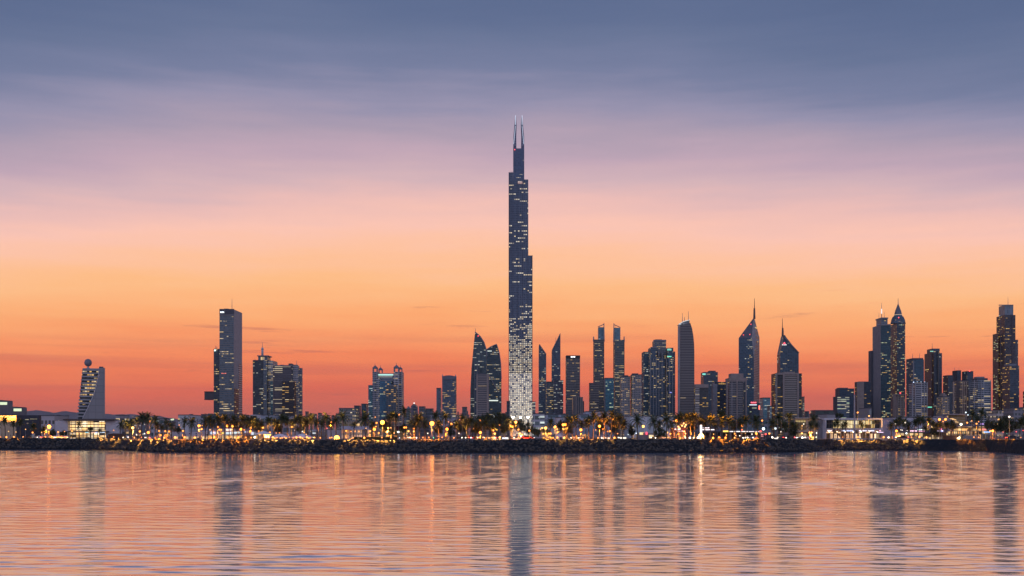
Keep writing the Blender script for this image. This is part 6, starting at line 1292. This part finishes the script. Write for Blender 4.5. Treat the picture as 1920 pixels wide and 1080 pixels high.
def mid_shops():
    # terrace restaurant right of the beacon
    Y = 445
    r = B('restaurant', 'long restaurant with a pale roof and pink lit front right of the beacon', 660, Y)
    part(r, 'roof', lambda b: bx(b, 640, 690, 799, Y - 1, 8, 805.5, fitted=False, roof=0), plain('pale_roof', (.50, .48, .56)))
    part(r, 'front', lambda b: bx(b, 640.5, 689, 805.7, Y, 10, fitted=False, roof=0), SHOP(floor=2.0, bay=2.4, band=.25, mull=.22, lit=.8, warm=(1, .35, .12), cool=(1, .6, .4), power=.75))
    part(r, 'white_hall', lambda b: bx(b, 614, 639.5, 806.5, Y + 6, 8, fitted=False, roof=0), PINKW)
    part(r, 'upper_glow', lambda b: bx(b, 640, 676, 790.5, Y + 30, 6, 798.9, fitted=False, roof=0), SHOP(floor=1.8, bay=2.6, band=.3, mull=.2, lit=.9, warm=(1, .6, .25), power=1.1))
    part(r, 'column', lambda b: [bx(b, 641 + i*6.8, 642 + i*6.8, 805.6, Y - .4, .3, fitted=False, roof=0) for i in range(7)], PINKW)
    r = B('canopy', 'white flat umbrella canopy behind the rightmost tent', 590, 440); part(r, 'roof', lambda b: bx(b, 583, 600, 805, 438, 6, 808.5, fitted=False, roof=0), plain('canopy_grey', (.3, .3, .36)))
    part(r, 'pole', lambda b: (pole_px(b, 586, 808, 826, 440, .12), pole_px(b, 597, 808, 826, 440, .12)), STEEL)
    part(r, 'light_strip', lambda b: bx(b, 584, 592, 811.5, 437.5, .3, 812.5, fitted=False, roof=0), glow('strip_w', (.95, 1, .95), 1.6))
    r = B('low_building', 'dark red walled kiosk below the palms by the star bright lamp', 748, 440); part(r, 'walls', lambda b: bx(b, 742, 757, 799.5, 438, 6, 808, fitted=False, roof=0), plain('dark_red', (.10, .02, .02)))
    part(r, 'front', lambda b: bx(b, 742.4, 756.6, 808.1, 438.6, 5, fitted=False, roof=0), SHOP(lit=.5, power=.8)); part(r, 'roof', lambda b: bx(b, 741, 757.5, 798, 437.5, 7, 799.4, fitted=False, roof=0), DCONC)
    for lab, x0, x1, ya, yb, Y, c, L in (('white panel standing in for a light strip under trees left of the tallest tower', 942, 953, 820.3, 823, 402, (.85, .92, 1), 1.6), ('reddish panel standing in for light trails below the tallest tower', 960, 975, 821.6, 824, 402, (1, .38, .22), 1.6),
                                      ('white panel standing in for light trails below the spiked towers, first of two', 1128, 1143.5, 820.4, 822.8, 398, (1, .9, .72), 1.5), ('white panel standing in for light trails below the spiked towers, second of two', 1158, 1174, 819.8, 822.6, 398, (1, .9, .72), 1.5),
                                      ('white lit low panel left of yellow pavilion', 1444, 1459, 821.2, 823, 402, (1, .86, .75), 1.4), ('cold white sign board on posts between palms left of yellow pavilion', 1452, 1474, 801.3, 805, 430, (.85, .97, 1), 1.6)):
        q = B('lit_board', lab, (x0 + x1)/2, Y); part(q, 'panel', lambda b: bx(b, x0, x1, ya, Y, .3, yb, fitted=False, roof=0), glow('panel_%g' % x0, c, L))  # the low panels stand in for streaks of vehicle light
        part(q, 'post', lambda b: (pole_px(b, x0 + 1, yb, 828, Y + .5, .08), pole_px(b, x1 - 1, yb, 828, Y + .5, .08)), STEEL); part(q, 'frame', lambda b: bx(b, x0 - .2, x1 + .2, ya - .4, Y + .02, .35, ya - .02, fitted=False, roof=0), DARKM)
    # white dome tent
    Y = shore(1048) + 17; r = B('dome_tent', 'white dome tent glowing at its foot right of the tallest tower', 1048, Y, 'tent')
    def dome(b):
        prev = None; cx, w, hh = PX(1048.2, Y), 8.6*Y/F, PZ(813, Y) - GZ
        for i in range(9):
            a = math.pi/2*i/8; k = [b.verts.new((cx + w*math.cos(a)**.7*math.cos(t*math.pi/8), Y + 2 + 3*math.cos(a)**.7*math.sin(t*math.pi/8), GZ + hh*math.sin(a))) for t in range(16)] if i < 8 else [b.verts.new((cx, Y + 2, GZ + hh))]
            if prev:
                for t in range(16):
                    if i < 8: b.faces.new((prev[t], prev[(t+1) % 16], k[(t+1) % 16], k[t]))
                    else: b.faces.new((prev[t], prev[(t+1) % 16], k[0]))
            prev = k
    part(r, 'canopy', dome, plain('dome_cloth', (.62, .58, .60), .8, var=.05), True); part(r, 'doorway', lambda b: bx(b, 1050, 1053.5, 819.5, Y - 1.3, .3, fitted=False, roof=0), DARKM)
    # red glowing entrance
    Y = 432; r = B('entrance_hall', 'red and orange glowing entrance hall left of the bright pylon', 1276, Y)
    part(r, 'walls', lambda b: bx(b, 1262, 1290, 802, Y + .5, 8, fitted=False, roof=0), plain('red_wall', (.35, .08, .05)))
    part(r, 'front', lambda b: bx(b, 1263, 1282, 811, Y - .1, .5, fitted=False, roof=0), SHOP(floor=2.6, bay=1.5, band=.1, mull=.2, warm=(1, .16, .03), cool=(1, .45, .12), power=1.3))
    sign(r, 1265, 1277, 803.6, 805.8, Y + .1, (1, .85, .82), 1.6, n=4); sign(r, 1269, 1282, 807.5, 809, Y + .1, (1, .8, .75), 1.2, n=3)
    part(r, 'neon_ornament', lambda b: [sphere(b, P(x, y, Y - .4), .34, 1) for x, y in ((1279, 798), (1282, 794), (1284, 800), (1286, 796.5), (1283, 809), (1285.5, 813), (1284, 818), (1272, 800), (1274.5, 803))], glow('neon_amber', (1, .45, .12), 4))
    q = B('small_shop', 'lit kiosk with red and yellow signs before lavender wall', 1210, 440); part(q, 'walls', lambda b: bx(b, 1196, 1228, 812, 438, 5, fitted=False, roof=0), plain('violet_grey', (.2, .19, .23)))
    part(q, 'front', lambda b: bx(b, 1216, 1227, 815.5, 437.5, .4, fitted=False, roof=0), SHOP(power=1.0)); sign(q, 1211, 1213.6, 809.8, 815, 437.4, (1, .03, .06), 2.2, 'red_sign'); sign(q, 1199.5, 1205.5, 810.5, 815, 437.4, (1, .85, .35), 1.2, 'yellow_sign', 2)
    # bright pylon, signs and canopy
    Y = shore(1315) + 15; r = B('light_pylon', 'dazzling white light pylon flaring orange at its foot', 1314.5, Y, 'pylon')
    part(r, 'neon_column', lambda b: bx(b, 1313.2, 1316, 797, Y, .5, 811, fitted=False, roof=0), glow('pylon_white', (1, .9, .88), 3.5))
    part(r, 'flare_lamp', lambda b: (cyl(b, (PX(1315, Y), Y + .2), .95, .35, PZ(822, Y), PZ(812, Y), 10), sphere(b, P(1314.7, 818, Y + .2), .95, 2)), glow('pylon_flare', (1, .52, .12), 9))
    part(r, 'post', lambda b: bx(b, 1314, 1315.2, 811, Y + .2, .2, fitted=False, roof=0), DARKM)
    Y = 430; r = B('canopy_building', 'long low building under a thin white lit canopy right of the pylon', 1370, Y)
    part(r, 'front', lambda b: bx(b, 1318, 1424, 811, Y + 1, 8, fitted=False, roof=0), SHOP(floor=2.6, bay=2.8, band=.2, mull=.4, lit=.32, warm=(1, .3, .08), cool=(1, .7, .4), power=.7, glass=(.06,.04,.03), frame=(.10,.07,.06)))
    part(r, 'canopy', lambda b: bx(b, 1316, 1428, 808.2, Y - 2, 8, 810.9, fitted=False, roof=0), plain('canopy_dark', (.08, .07, .075)))
    part(r, 'canopy_light', lambda b: (bx(b, 1367, 1402, 808.3, Y - 2.3, .25, 809.8, fitted=False, roof=0), bx(b, 1404, 1424, 808.8, Y - 2.3, .25, 809.8, fitted=False, roof=0)), glow('canopy_white', (1, .88, .84), 1.6))
    sign(r, 1317, 1331, 801.5, 803, Y - 2.3, (1, .85, .85), 2.2, n=5); sign(r, 1317, 1342, 804.7, 806.4, Y - 2.3, (1, .85, .85), 2.2, n=8); sign(r, 1356, 1365.5, 807.2, 810, Y - 2.5, (1, .62, .06), 1.8, 'marquee')
    for i in range(11): part(r, 'pillar', lambda b: bx(b, 1322 + i*9.6, 1323 + i*9.6, 811, Y - 1.8, .25, fitted=False, roof=0), plain('pillar_pale', (.35, .30, .28)))
    part(r, 'sign_frame', lambda b: (bx(b, 1316.6, 1334, 800.6, Y - 2, .2, 807, fitted=False, roof=0)), plain('sign_backing', (.06, .035, .035)))
    q = B('low_building', 'low dark shed with red lit signs right of the canopy', 1434, 440); part(q, 'walls', lambda b: bx(b, 1426, 1446, 812, 440, 6, fitted=False, roof=0), plain('shed_dark', (.07, .07, .08)))
    for y0 in (813.8, 817): sign(q, 1427.5, 1432, y0, y0 + 1.4, 439.6, (1, .35, .30), 1.5, n=2)
mid_shops()
def right_shops():
    Y = 478; r = B('yellow_pavilion', 'flat roofed pavilion with big yellow lit upper windows left of grey pylon', 1513, Y, 'pavilion')
    part(r, 'walls', lambda b: bx(b, 1491, 1537, 784.5, Y + .8, 3, fitted=False, roof=0), plain('warm_render', (.60, .46, .36)))
    part(r, 'upper_window', lambda b: bx(b, 1491.5, 1511, 788, Y + .4, .35, 805, fitted=False, roof=0), SHOP(floor=3.8, bay=30, band=.02, mull=.0, warm=(1, .72, .26), cool=(1, .76, .30), power=.85))
    part(r, 'window_frame', lambda b: frame_grid(b, 1491.5, 1511, 788, 805, Y + .38, 4, 2), plain('bronze_frame', (.22, .14, .07)))
    part(r, 'roof', lambda b: bx(b, 1491, 1537.5, 783, Y - .6, 4.5, 784.4, fitted=False, roof=0), plain('roof_slab_pale', (.5, .45, .42)))
    part(r, 'canopy', lambda b: bx(b, 1494, 1520, 810.5, Y - 2, 2.7, 812.3, fitted=False, roof=0), plain('canopy_brown', (.12, .07, .05)))
    part(r, 'shop_front', lambda b: bx(b, 1494.5, 1519, 812.5, Y + .3, .4, fitted=False, roof=0), SHOP(floor=2.4, bay=1.8, lit=.8, warm=(1, .5, .15), power=.9))
    Y = 465; r = B('pylon', 'plain grey slab pylon between yellow pavilion and white showroom', 1542, Y); part(r, 'slab', lambda b: bx(b, 1537.6, 1547, 786, Y, 4, fitted=False, roof=0), plain('pylon_grey', (.28, .26, .265))); part(r, 'cap', lambda b: bx(b, 1536, 1549, 785.4, Y - .3, 4.6, 786, fitted=False, roof=0), DCONC)
    Y = 462; r = B('showroom', 'white framed two storey showroom with glowing glass front', 1600, Y, 'showroom')
    part(r, 'frame', lambda b: (bx(b, 1545.5, 1655, 783.8, Y - 1, 6.5, 787.4, fitted=False, roof=0), bx(b, 1547.5, 1549.5, 787.5, Y - 1, 5, fitted=False, roof=0), bx(b, 1652.6, 1655, 787.5, Y - 1, 5, fitted=False, roof=0), bx(b, 1549.6, 1652.5, 803, Y - .8, 5, 806, fitted=False, roof=0)), WHITE)
    part(r, 'upper_interior', lambda b: bx(b, 1562, 1640, 788, Y + 5, 8, 802.9, fitted=False, roof=0), SHOP(floor=1.7, bay=2.6, band=.1, mull=.06, warm=(1, .72, .30), cool=(1, .86, .55), power=.95))
    for x0, x1 in ((1549.8, 1562), (1640, 1652.4)): part(r, 'dark_glazing', lambda b: bx(b, x0, x1, 788, Y + 1.2, 4, 802.9, fitted=False, roof=0), facade((.05,.05,.055), (.18,.15,.13), 3.5, 1.2, .05, .2, .1))
    part(r, 'window_frame', lambda b: frame_grid(b, 1549.6, 1652.5, 787.6, 803, Y - .1, 14, 1), DARKM)
    part(r, 'shop_front', lambda b: bx(b, 1549.8, 1652, 810, Y + 2.5, 8, fitted=False, roof=0), SHOP(floor=3.2, bay=1.7, band=.08, mull=.3, warm=(1, .50, .22), cool=(1, .82, .55), power=1.3, frame=(.22, .10, .06)))
    part(r, 'sign_band', lambda b: bx(b, 1549.6, 1652.5, 806.1, Y + .4, 2, 809.9, fitted=False, roof=0), plain('sign_band_pale', (.34, .26, .26)))
    for x0, x1, c in ((1551.5, 1560, (1, .75, .7)), (1579, 1587, (.55, .68, 1)), (1588.5, 1600, (.5, .62, 1)), (1611, 1626, (.9, .85, 1)), (1628, 1640, (.85, .85, 1)), (1649, 1653, (1, .5, .7))): sign(r, x0, x1, 806.6, 808.6, Y + .1, c, 1.5, 'shop_sign', 1 if x1 - x0 < 10 else 4)
    for i in range(15): part(r, 'column', lambda b: bx(b, 1556 + i*6.7, 1557.2 + i*6.7, 810, Y + .2, .4, fitted=False, roof=0), plain('column_warm', (.58, .50, .42)))
    for i in range(7): part(r, 'downlight', lambda b: sphere(b, P(1555 + i*15, 809.6, Y - .4), .16, 1), glow('downlight_warm', (1, .72, .42), 25))
    part(r, 'entrance_canopy', lambda b: bx(b, 1640, 1657, 810.3, Y - 3, 3.6, 811.8, fitted=False, roof=0), plain('canopy_violet', (.25, .2, .32))); sign(r, 1647, 1656.5, 810.2, 811.2, Y - 3.3, (.75, .65, 1), 1.6, n=1)
    Y = 468; r = B('blank_wall', 'tall lavender blank end wall right of the white showroom', 1664, Y, 'wall'); part(r, 'wall', lambda b: bx(b, 1655.4, 1674, 785.5, Y, 5, fitted=False, roof=0), LAV); part(r, 'coping', lambda b: bx(b, 1655.3, 1674.5, 784.8, Y - .3, 5.6, 785.45, fitted=False, roof=0), plain('coping_grey', (.3, .3, .33)))
    # thick lamp mast
    Yl = shore(1602) + 13; r = B('lamp_mast', 'thick pale mast rising above the white showroom with a curved lamp arm', 1602, Yl, 'street lamp')
    part(r, 'mast', lambda b: (pole_px(b, 1602.2, 772, 826, Yl, .42, .32, 10)), plain('mast_pale', (.42, .38, .38))); part(r, 'arm', lambda b: cyl_between(b, P(1602.4, 773, Yl), P(1608.5, 773, Yl), .09), STEEL); part(r, 'lamp_head', lambda b: sphere(b, P(1608.5, 773.4, Yl), .3, 1), glow('lamp_o_2', LC['o'], LB[2]))
    part(r, 'upper_mast', lambda b: pole_px(b, 1602.2, 740, 772, Yl, .3, .24, 8), plain('mast_pale', (.42, .38, .38)))
    # neon shops behind the palms
    Y = 470
    for lab, x0, x1, sg in (('low shop with pink and white lettering behind the palms right of the lavender wall', 1692, 1720, [(1707, 1720, 806.8, 809, (1, .62, .75), 1.8, 4)]), ('low shop with white and rose lettering left of the golden terrace', 1720.3, 1748, [(1721, 1736, 805, 806.6, (.8, 1, .9), 1.6, 5), (1722, 1735.5, 807.8, 809.2, (1, .4, .6), 1.6, 5)]), ('small lit shop with a violet blue sign left of the golden terrace', 1755, 1777, [(1757, 1770, 806.8, 809, (.55, .62, 1), 2, 3)])):
        q = B('small_shop', lab, (x0 + x1)/2, Y); part(q, 'walls', lambda b: bx(b, x0, x1, 803.5, Y, 8, 811.2, fitted=False, roof=0), plain('shop_wall_dim', (.16, .14, .16))); part(q, 'shop_front', lambda b: bx(b, x0 + .5, x1 - .5, 811.4, Y + .6, 6, fitted=False, roof=0), SHOP(floor=2.4, bay=2, lit=.7, power=1.0))
        for a, c, y0, y1, cc_, L, n in sg: sign(q, a, c, y0, y1, Y - .4, cc_, L, n=n)
        part(q, 'canopy', lambda b: bx(b, x0, x1, 811.2, Y - 1.6, 2, 811.9, fitted=False, roof=0), DCONC)
    Y = 500; r = B('restaurant', 'golden lit two level terrace restaurant with slanting bright upper hall', 1815, Y)
    part(r, 'upper_hall', lambda b: prof(b, [(1798, 797), (1810, 797), (1810, 777.6), (1782, 778.5), (1783, 783), (1795, 788), (1798, 793)], Y + 20, 4, fitted=False), SHOP(floor=1.25, bay=9, band=.3, mull=.02, warm=(1, .50, .18), cool=(1, .75, .42), power=1.15))
    part(r, 'upper_roof', lambda b: bx(b, 1780, 1812, 776, Y + 18, 7, 777.5, fitted=False, roof=0), plain('roof_pale2', (.4, .34, .33)))
    part(r, 'middle_level', lambda b: bx(b, 1797, 1850, 800, Y, 5, 808.9, fitted=False, roof=0), SHOP(floor=2.2, bay=2.6, band=.3, mull=.08, warm=(1, .46, .12), cool=(1, .72, .34), power=1.0))
    part(r, 'terrace_roof', lambda b: bx(b, 1796, 1851, 797.4, Y - 3, 9, 799.8, fitted=False, roof=0), plain('terrace_roof', (.2, .15, .2)))
    part(r, 'ground_level', lambda b: bx(b, 1785, 1852, 809, Y - 6, 5, fitted=False, roof=0), SHOP(floor=3, bay=1.8, band=.15, mull=.25, warm=(1, .45, .12), cool=(1, .74, .36), power=1.1))
    part(r, 'lower_roof', lambda b: bx(b, 1783, 1853, 807.6, Y - 9, 6, 808.8, fitted=False, roof=0), plain('terrace_roof', (.2, .15, .2)))
    sign(r, 1841, 1850, 804, 806.4, Y - .5, (1, .15, .2), 1.2, 'red_sign', 4); sign(r, 1845, 1857, 809.2, 811, Y - 9.4, (.3, .55, 1), 1.5, 'blue_sign', 1); sign(r, 1839, 1845, 794.3, 795.5, Y - 3.4, (.7, .35, 1), 1.5, 'violet_sign', 1)
    part(r, 'awning', lambda b: bx(b, 1832, 1846, 811.5, Y - 11, 4, 812.6, fitted=False, roof=0), plain('awning_dark', (.04, .04, .05)))
    for i in range(10): part(r, 'column', lambda b: bx(b, 1785 + i*7, 1786 + i*7, 809, Y - 8.6, .4, fitted=False, roof=0), plain('column_warm', (.58, .50, .42)))
    Y = shore(1790) + 13.5
    r = B('planter', 'long brown planter box with amber lamps below the golden terrace', 1786, Y); part(r, 'box', lambda b: bx(b, 1773, 1799, 816.5, Y, 2.5, fitted=False, roof=0), plain('brown_planter', (.16, .07, .045))); part(r, 'rim', lambda b: bx(b, 1772.6, 1799.4, 815.9, Y - .15, 2.8, 816.45, fitted=False, roof=0), plain('brown_rim', (.22, .12, .08)))
    r = B('low_wall', 'grey garden wall below the golden terrace, right of brown planter', 1822, Y, 'wall'); part(r, 'wall', lambda b: bx(b, 1808, 1838, 816.5, Y + 1, .5, fitted=False, roof=0), CONC); part(r, 'coping', lambda b: bx(b, 1807.8, 1838.2, 816, Y + .9, .7, 816.45, fitted=False, roof=0), LCONC)
    r = B('ring_lamp', 'cluster of three white globe lamps beside the brown planter', 1797, Y - 1, 'lamp'); part(r, 'post', lambda b: pole_px(b, 1797.5, 821, 828, Y - 1, .1), STEEL)
    for dx_, dy_ in ((-1.6, 1), (1, 1.6), (1.3, -1)): part(r, 'globe', lambda b: sphere(b, P(1797.5 + dx_, 821 + dy_*.8, Y - 1), .34, 1), glow('globe_white', (1, .72, .4), 5))
    # flood lamps and uplights added to brighten rocks, palms, trees and walls
    cnt = {}
    for a, c, n, wt, k in ((186, 232, 4, 900, 'y'), (240, 332, 5, 600, 'y'), (338, 478, 7, 500, 'o'), (486, 612, 8, 800, 'y'), (648, 745, 6, 650, 'y'), (12, 44, 2, 380, 'o'), (1030, 1150, 6, 260, 'y'), (1290, 1425, 8, 900, 'o'), (1556, 1722, 8, 700, 'y'), (1790, 1812, 2, 420, 'o'), (1868, 1906, 3, 600, 'o')):
        for q_ in range(n):
            x = a + (c - a)*(q_ + .5)/n; Y = shore(x) + 12.6; i, ph = sect(x); cnt[i] = cnt.get(i, 0) + 1; z = max(crest(x), 3.6) + 1.5
            q = thing('added_flood_lamp', '%s added rock flood lamp from left, %s' % (ORD[cnt[i]-1], ph), 'flood lamp', (PX(x, Y), Y, crest(x)), 'added rock flood lamps')
            part(q, 'housing', lambda b: wbox(b, PX(x, Y) - .18, PX(x, Y) + .18, Y - .1, Y + .12, z - .12, z + .14), DARKM); part(q, 'post', lambda b: cyl(b, (PX(x, Y), Y + .05), .05, .05, crest(x) - .2, z - .12, 6), DARKM)
            spot(q, (0, -.35, z - crest(x)), (0, -5, -5.2), wt*random.uniform(.6, 1.5), 64, LC[k])
    cnt = {}
    for x, off, wt, k in ((-6, 76, 2600, 'y'), (8, 76, 2600, 'y'), (22, 76, 2600, 'y'), (20, 14, 500, 'o'), (33, 14, 500, 'o'), (60, 13, 250, 'y'), (84, 14, 350, 'y'), (227, 13, 600, 'y'), (236, 15, 600, 'y'), (245, 16, 500, 'y'), (272, 14, 250, 'y'), (318, 13, 250, 'o'), (352, 14, 200, 'o'), (378, 36, 500, 'o'), (392, 15, 300, 'o'), (412, 17, 300, 'o'), (434, 16, 300, 'o'), (460, 16, 300, 'o'), (500, 18, 280, 'y'), (530, 17, 280, 'y'), (556, 16, 280, 'y'), (572, 18, 400, 'y'), (590, 17, 400, 'y'), (610, 16, 300, 'y'),
                          (683, 12.5, 220, 'y'), (728, 20, 450, 'y'), (742, 17, 300, 'y'), (784, 13, 260, 'o'), (845, 22, 250, 'o'), (880, 15, 130, 'o'), (945, 19, 700, 'y'), (958, 17, 800, 'y'), (974, 21, 700, 'y'), (1064, 16, 600, 'o'), (1078, 16, 700, 'o'), (1100, 14, 900, 'o'), (1104, 17, 600, 'o'), (1130, 17, 200, 'o'), (1165, 15, 120, 'o'), (1292, 15, 300, 'o'), (1322, 17, 700, 'o'), (1334, 15, 800, 'o'), (1357, 17, 900, 'o'), (1368, 15, 900, 'o'), (1400, 15, 350, 'o'), (1486, 14, 300, 'y'), (1500, 24, 500, 'y'), (1530, 24, 500, 'o'), (1570, 15, 200, 'y'), (1664, 30, 260, 'y'), (1682, 14, 260, 'y'), (1770, 22, 350, 'o'), (1862, 22, 300, 'y'), (872, 30, 500, 'y'), (893, 8, 300, 'y'), (908, 34, 500, 'y'), (937, 30, 700, 'y'), (991, 22, 300, 'y'), (1126, 26, 450, 'o'), (1151, 27, 450, 'o'), (1298, 25, 500, 'o'), (486, 26, 450, 'y'), (521, 31, 450, 'y'), (563, 31, 450, 'y'), (444, 40, 500, 'o'), (756, 20, 400, 'o'), (822, 18, 350, 'o'), (1880, 14, 350, 'y'), (1238, 10, 160, 'o'), (1908, 15, 900, 'o'), (1916, 17, 700, 'o')):
        i, ph = sect(x); cnt[i] = cnt.get(i, 0) + 1; Y = shore(x) + off + 3
        q = thing('uplight', '%s added ground uplight from left %s' % (ORD[cnt[i]-1], ph), 'uplight', (PX(x, Y), Y, GZ), 'added ground uplights')
        part(q, 'housing', lambda b: cyl(b, (PX(x, Y), Y), .16, .2, GZ - .1, GZ + .16, 8), DARKM); spot(q, (0, 0, .3), (0, .12, 1), wt, 95, LC[k])
right_shops()

# ------------------------------------------------------------------ cars and people along the road
def car_kit(colr, nm):
    L, Wd = 4.3, 1.75
    def bodym(bm):
        pr = [(-2.15, .35), (2.15, .35), (2.15, .75), (1.9, .9), (1.1, .98), (.55, 1.42), (-1.0, 1.45), (-1.75, 1.0), (-2.12, .92)]
        extrude_profile(bm, pr, -Wd/2, Wd)
    bm = bmesh.new(); bodym(bm); bmesh.ops.recalc_face_normals(bm, faces=bm.faces); me = bpy.data.meshes.new('car_body'); bm.to_mesh(me); bm.free(); me.materials.append(plain('car_paint_' + nm, colr, .3, .2, var=.02, spec=.6))
    bm = bmesh.new()
    for y in (-Wd/2 - .012, Wd/2 - .005): extrude_profile(bm, [(.95, 1.0), (.5, 1.37), (-.95, 1.39), (-1.5, 1.03)], y, .017)
    g = bpy.data.meshes.new('car_glass'); bm.to_mesh(g); bm.free(); g.materials.append(plain('car_glass', (.02, .025, .03), .1))
    bm = bmesh.new(); cyl(bm, (0, 0), .33, .33, -.1, .1, 12); bmesh.ops.rotate(bm, verts=bm.verts, cent=(0, 0, 0), matrix=Matrix.Rotation(R(90), 3, 'X')); w = bpy.data.meshes.new('car_wheel'); bm.to_mesh(w); bm.free(); w.materials.append(plain('tyre', (.02, .02, .02), .8))
    bm = bmesh.new(); cyl(bm, (0, 0), .2, .2, -.115, .115, 10); bmesh.ops.rotate(bm, verts=bm.verts, cent=(0, 0, 0), matrix=Matrix.Rotation(R(90), 3, 'X')); rm = bpy.data.meshes.new('car_rim'); bm.to_mesh(rm); bm.free(); rm.materials.append(STEEL)
    return me, g, (w, rm)
HL = bpy.data.meshes.new('headlight'); b0 = bmesh.new(); bmesh.ops.create_icosphere(b0, subdivisions=1, radius=.16); b0.to_mesh(HL); b0.free(); HL.materials.append(glow('headlight_white', (1, .93, .8), 6))
TL = bpy.data.meshes.new('taillight'); b0 = bmesh.new(); bmesh.ops.create_icosphere(b0, subdivisions=1, radius=.13); b0.to_mesh(TL); b0.free(); TL.materials.append(glow('taillight_red', (1, .04, .03), 9))
def cars():
    kits = {'white': car_kit((.7, .7, .7), 'white'), 'dark': car_kit((.03, .033, .04), 'dark'), 'silver': car_kit((.4, .4, .42), 'silver'), 'red': car_kit((.35, .03, .03), 'red')}
    for x, off, k, dr, lab in ((53, 16, 'dark', -1, 'parked dark car left of the tiny white kiosk'), (68, 17, 'white', -1, 'white car with lights on right of the tiny white kiosk'), (93, 18, 'silver', 1, 'silver car below the dazzling lamp at the left'), (116, 17, 'white', -1, 'white car left of the glass pavilion columns'),
        (232, 24, 'white', -1, 'white car with lights on right of the brown kiosk'), (262, 25, 'dark', 1, 'dark car behind the palms right of the brown kiosk'), (770, 24, 'silver', -1, 'silver car below the turreted hotel'), (868, 25, 'dark', -1, 'dark car with headlights under the shell shaped towers'), (884, 27, 'red', 1, 'red car under the shell shaped towers'), (920, 25, 'white', -1, 'white car under the broad dark trees'),
        (990, 24, 'red', 1, 'red car at the right foot of the tallest tower'), (1082, 24, 'white', -1, 'white car right of the white dome tent'), (1232, 25, 'dark', -1, 'dark car beside the round dark bush'), (1247, 24, 'white', 1, 'white car right of the round dark bush'), (1405, 16, 'silver', -1, 'silver car with headlights at the end of white canopy'), (1480, 17, 'dark', 1, 'dark car before the yellow pavilion'), (1506, 18, 'white', -1, 'white car with headlights before the yellow pavilion'), (1690, 14.5, 'dark', -1, 'dark parked car before the palms right of the lavender wall'), (1712, 20, 'silver', 1, 'silver car behind the palms left of golden terrace'), (1898, 26, 'dark', 1, 'dark car under the huge tree at the right edge')):
        me, g, (w, rim) = kits[k]; Y = shore(x) + 12 + off
        if 28 < 12 + off < 38: z = GZ + .01
        else: z = GZ
        r = thing('car', lab, 'car', (PX(x, Y), Y, z), 'cars along the shore road'); r.rotation_euler = (0, 0, 0 if dr > 0 else math.pi)
        def ch(nm, me_, loc):
            o = bpy.data.objects.new(nm, me_); C.objects.link(o); o.parent = r; o.location = loc; return o
        ch('body', me, (0, 0, 0)); ch('window', g, (0, 0, 0))
        for sx in (-1.35, 1.35):
            for sy in (-.82, .82):
                o = bpy.data.objects.new('rim', rim); C.objects.link(o); o.parent = ch('wheel', w, (sx, sy, .33))
        for sy in (-.62, .62): ch('headlight', HL, (2.14, sy, .68)); ch('taillight', TL, (-2.14, sy, .78))
cars()
# flagless poles along the shop row
def masts():
    bm = bmesh.new(); cyl(bm, (0, 0), .07, .045, 0, 1, 6); me = bpy.data.meshes.new('mast_pole'); bm.to_mesh(me); bm.free(); me.materials.append(STEEL)
    bm = bmesh.new(); bmesh.ops.create_icosphere(bm, subdivisions=1, radius=.12); fm = bpy.data.meshes.new('mast_finial'); bm.to_mesh(fm); bm.free(); fm.materials.append(LCONC)
    cnt = {}
    for x, yt in sorted(((404, 806), (413, 804), (420, 808), (435, 806), (448, 806), (462, 806), (468, 808), (555, 796), (709, 786), (740, 783), (716, 806), (884, 812), (905, 800), (660, 806), (1381, 788), (1345, 812), (1370, 800), (1333, 804), (1458, 786), (1465, 788), (1629.8, 781), (1870, 790), (1815, 804), (1843, 806))):
        i, ph = sect(x); cnt[i] = cnt.get(i, 0) + 1; Y = shore(x) + 24
        r = thing('flagpole', '%s thin bare flagpole from left %s' % (ORD[cnt[i]-1], ph), 'flagpole', (PX(x, Y), Y, GZ), 'flagpoles ' + ph); h = PZ(yt, Y) - GZ
        p = bpy.data.objects.new('pole', me); C.objects.link(p); p.parent = r; p.scale = (1, 1, h); q = bpy.data.objects.new('finial', fm); C.objects.link(q); q.parent = r; q.location = (0, 0, h)
masts()
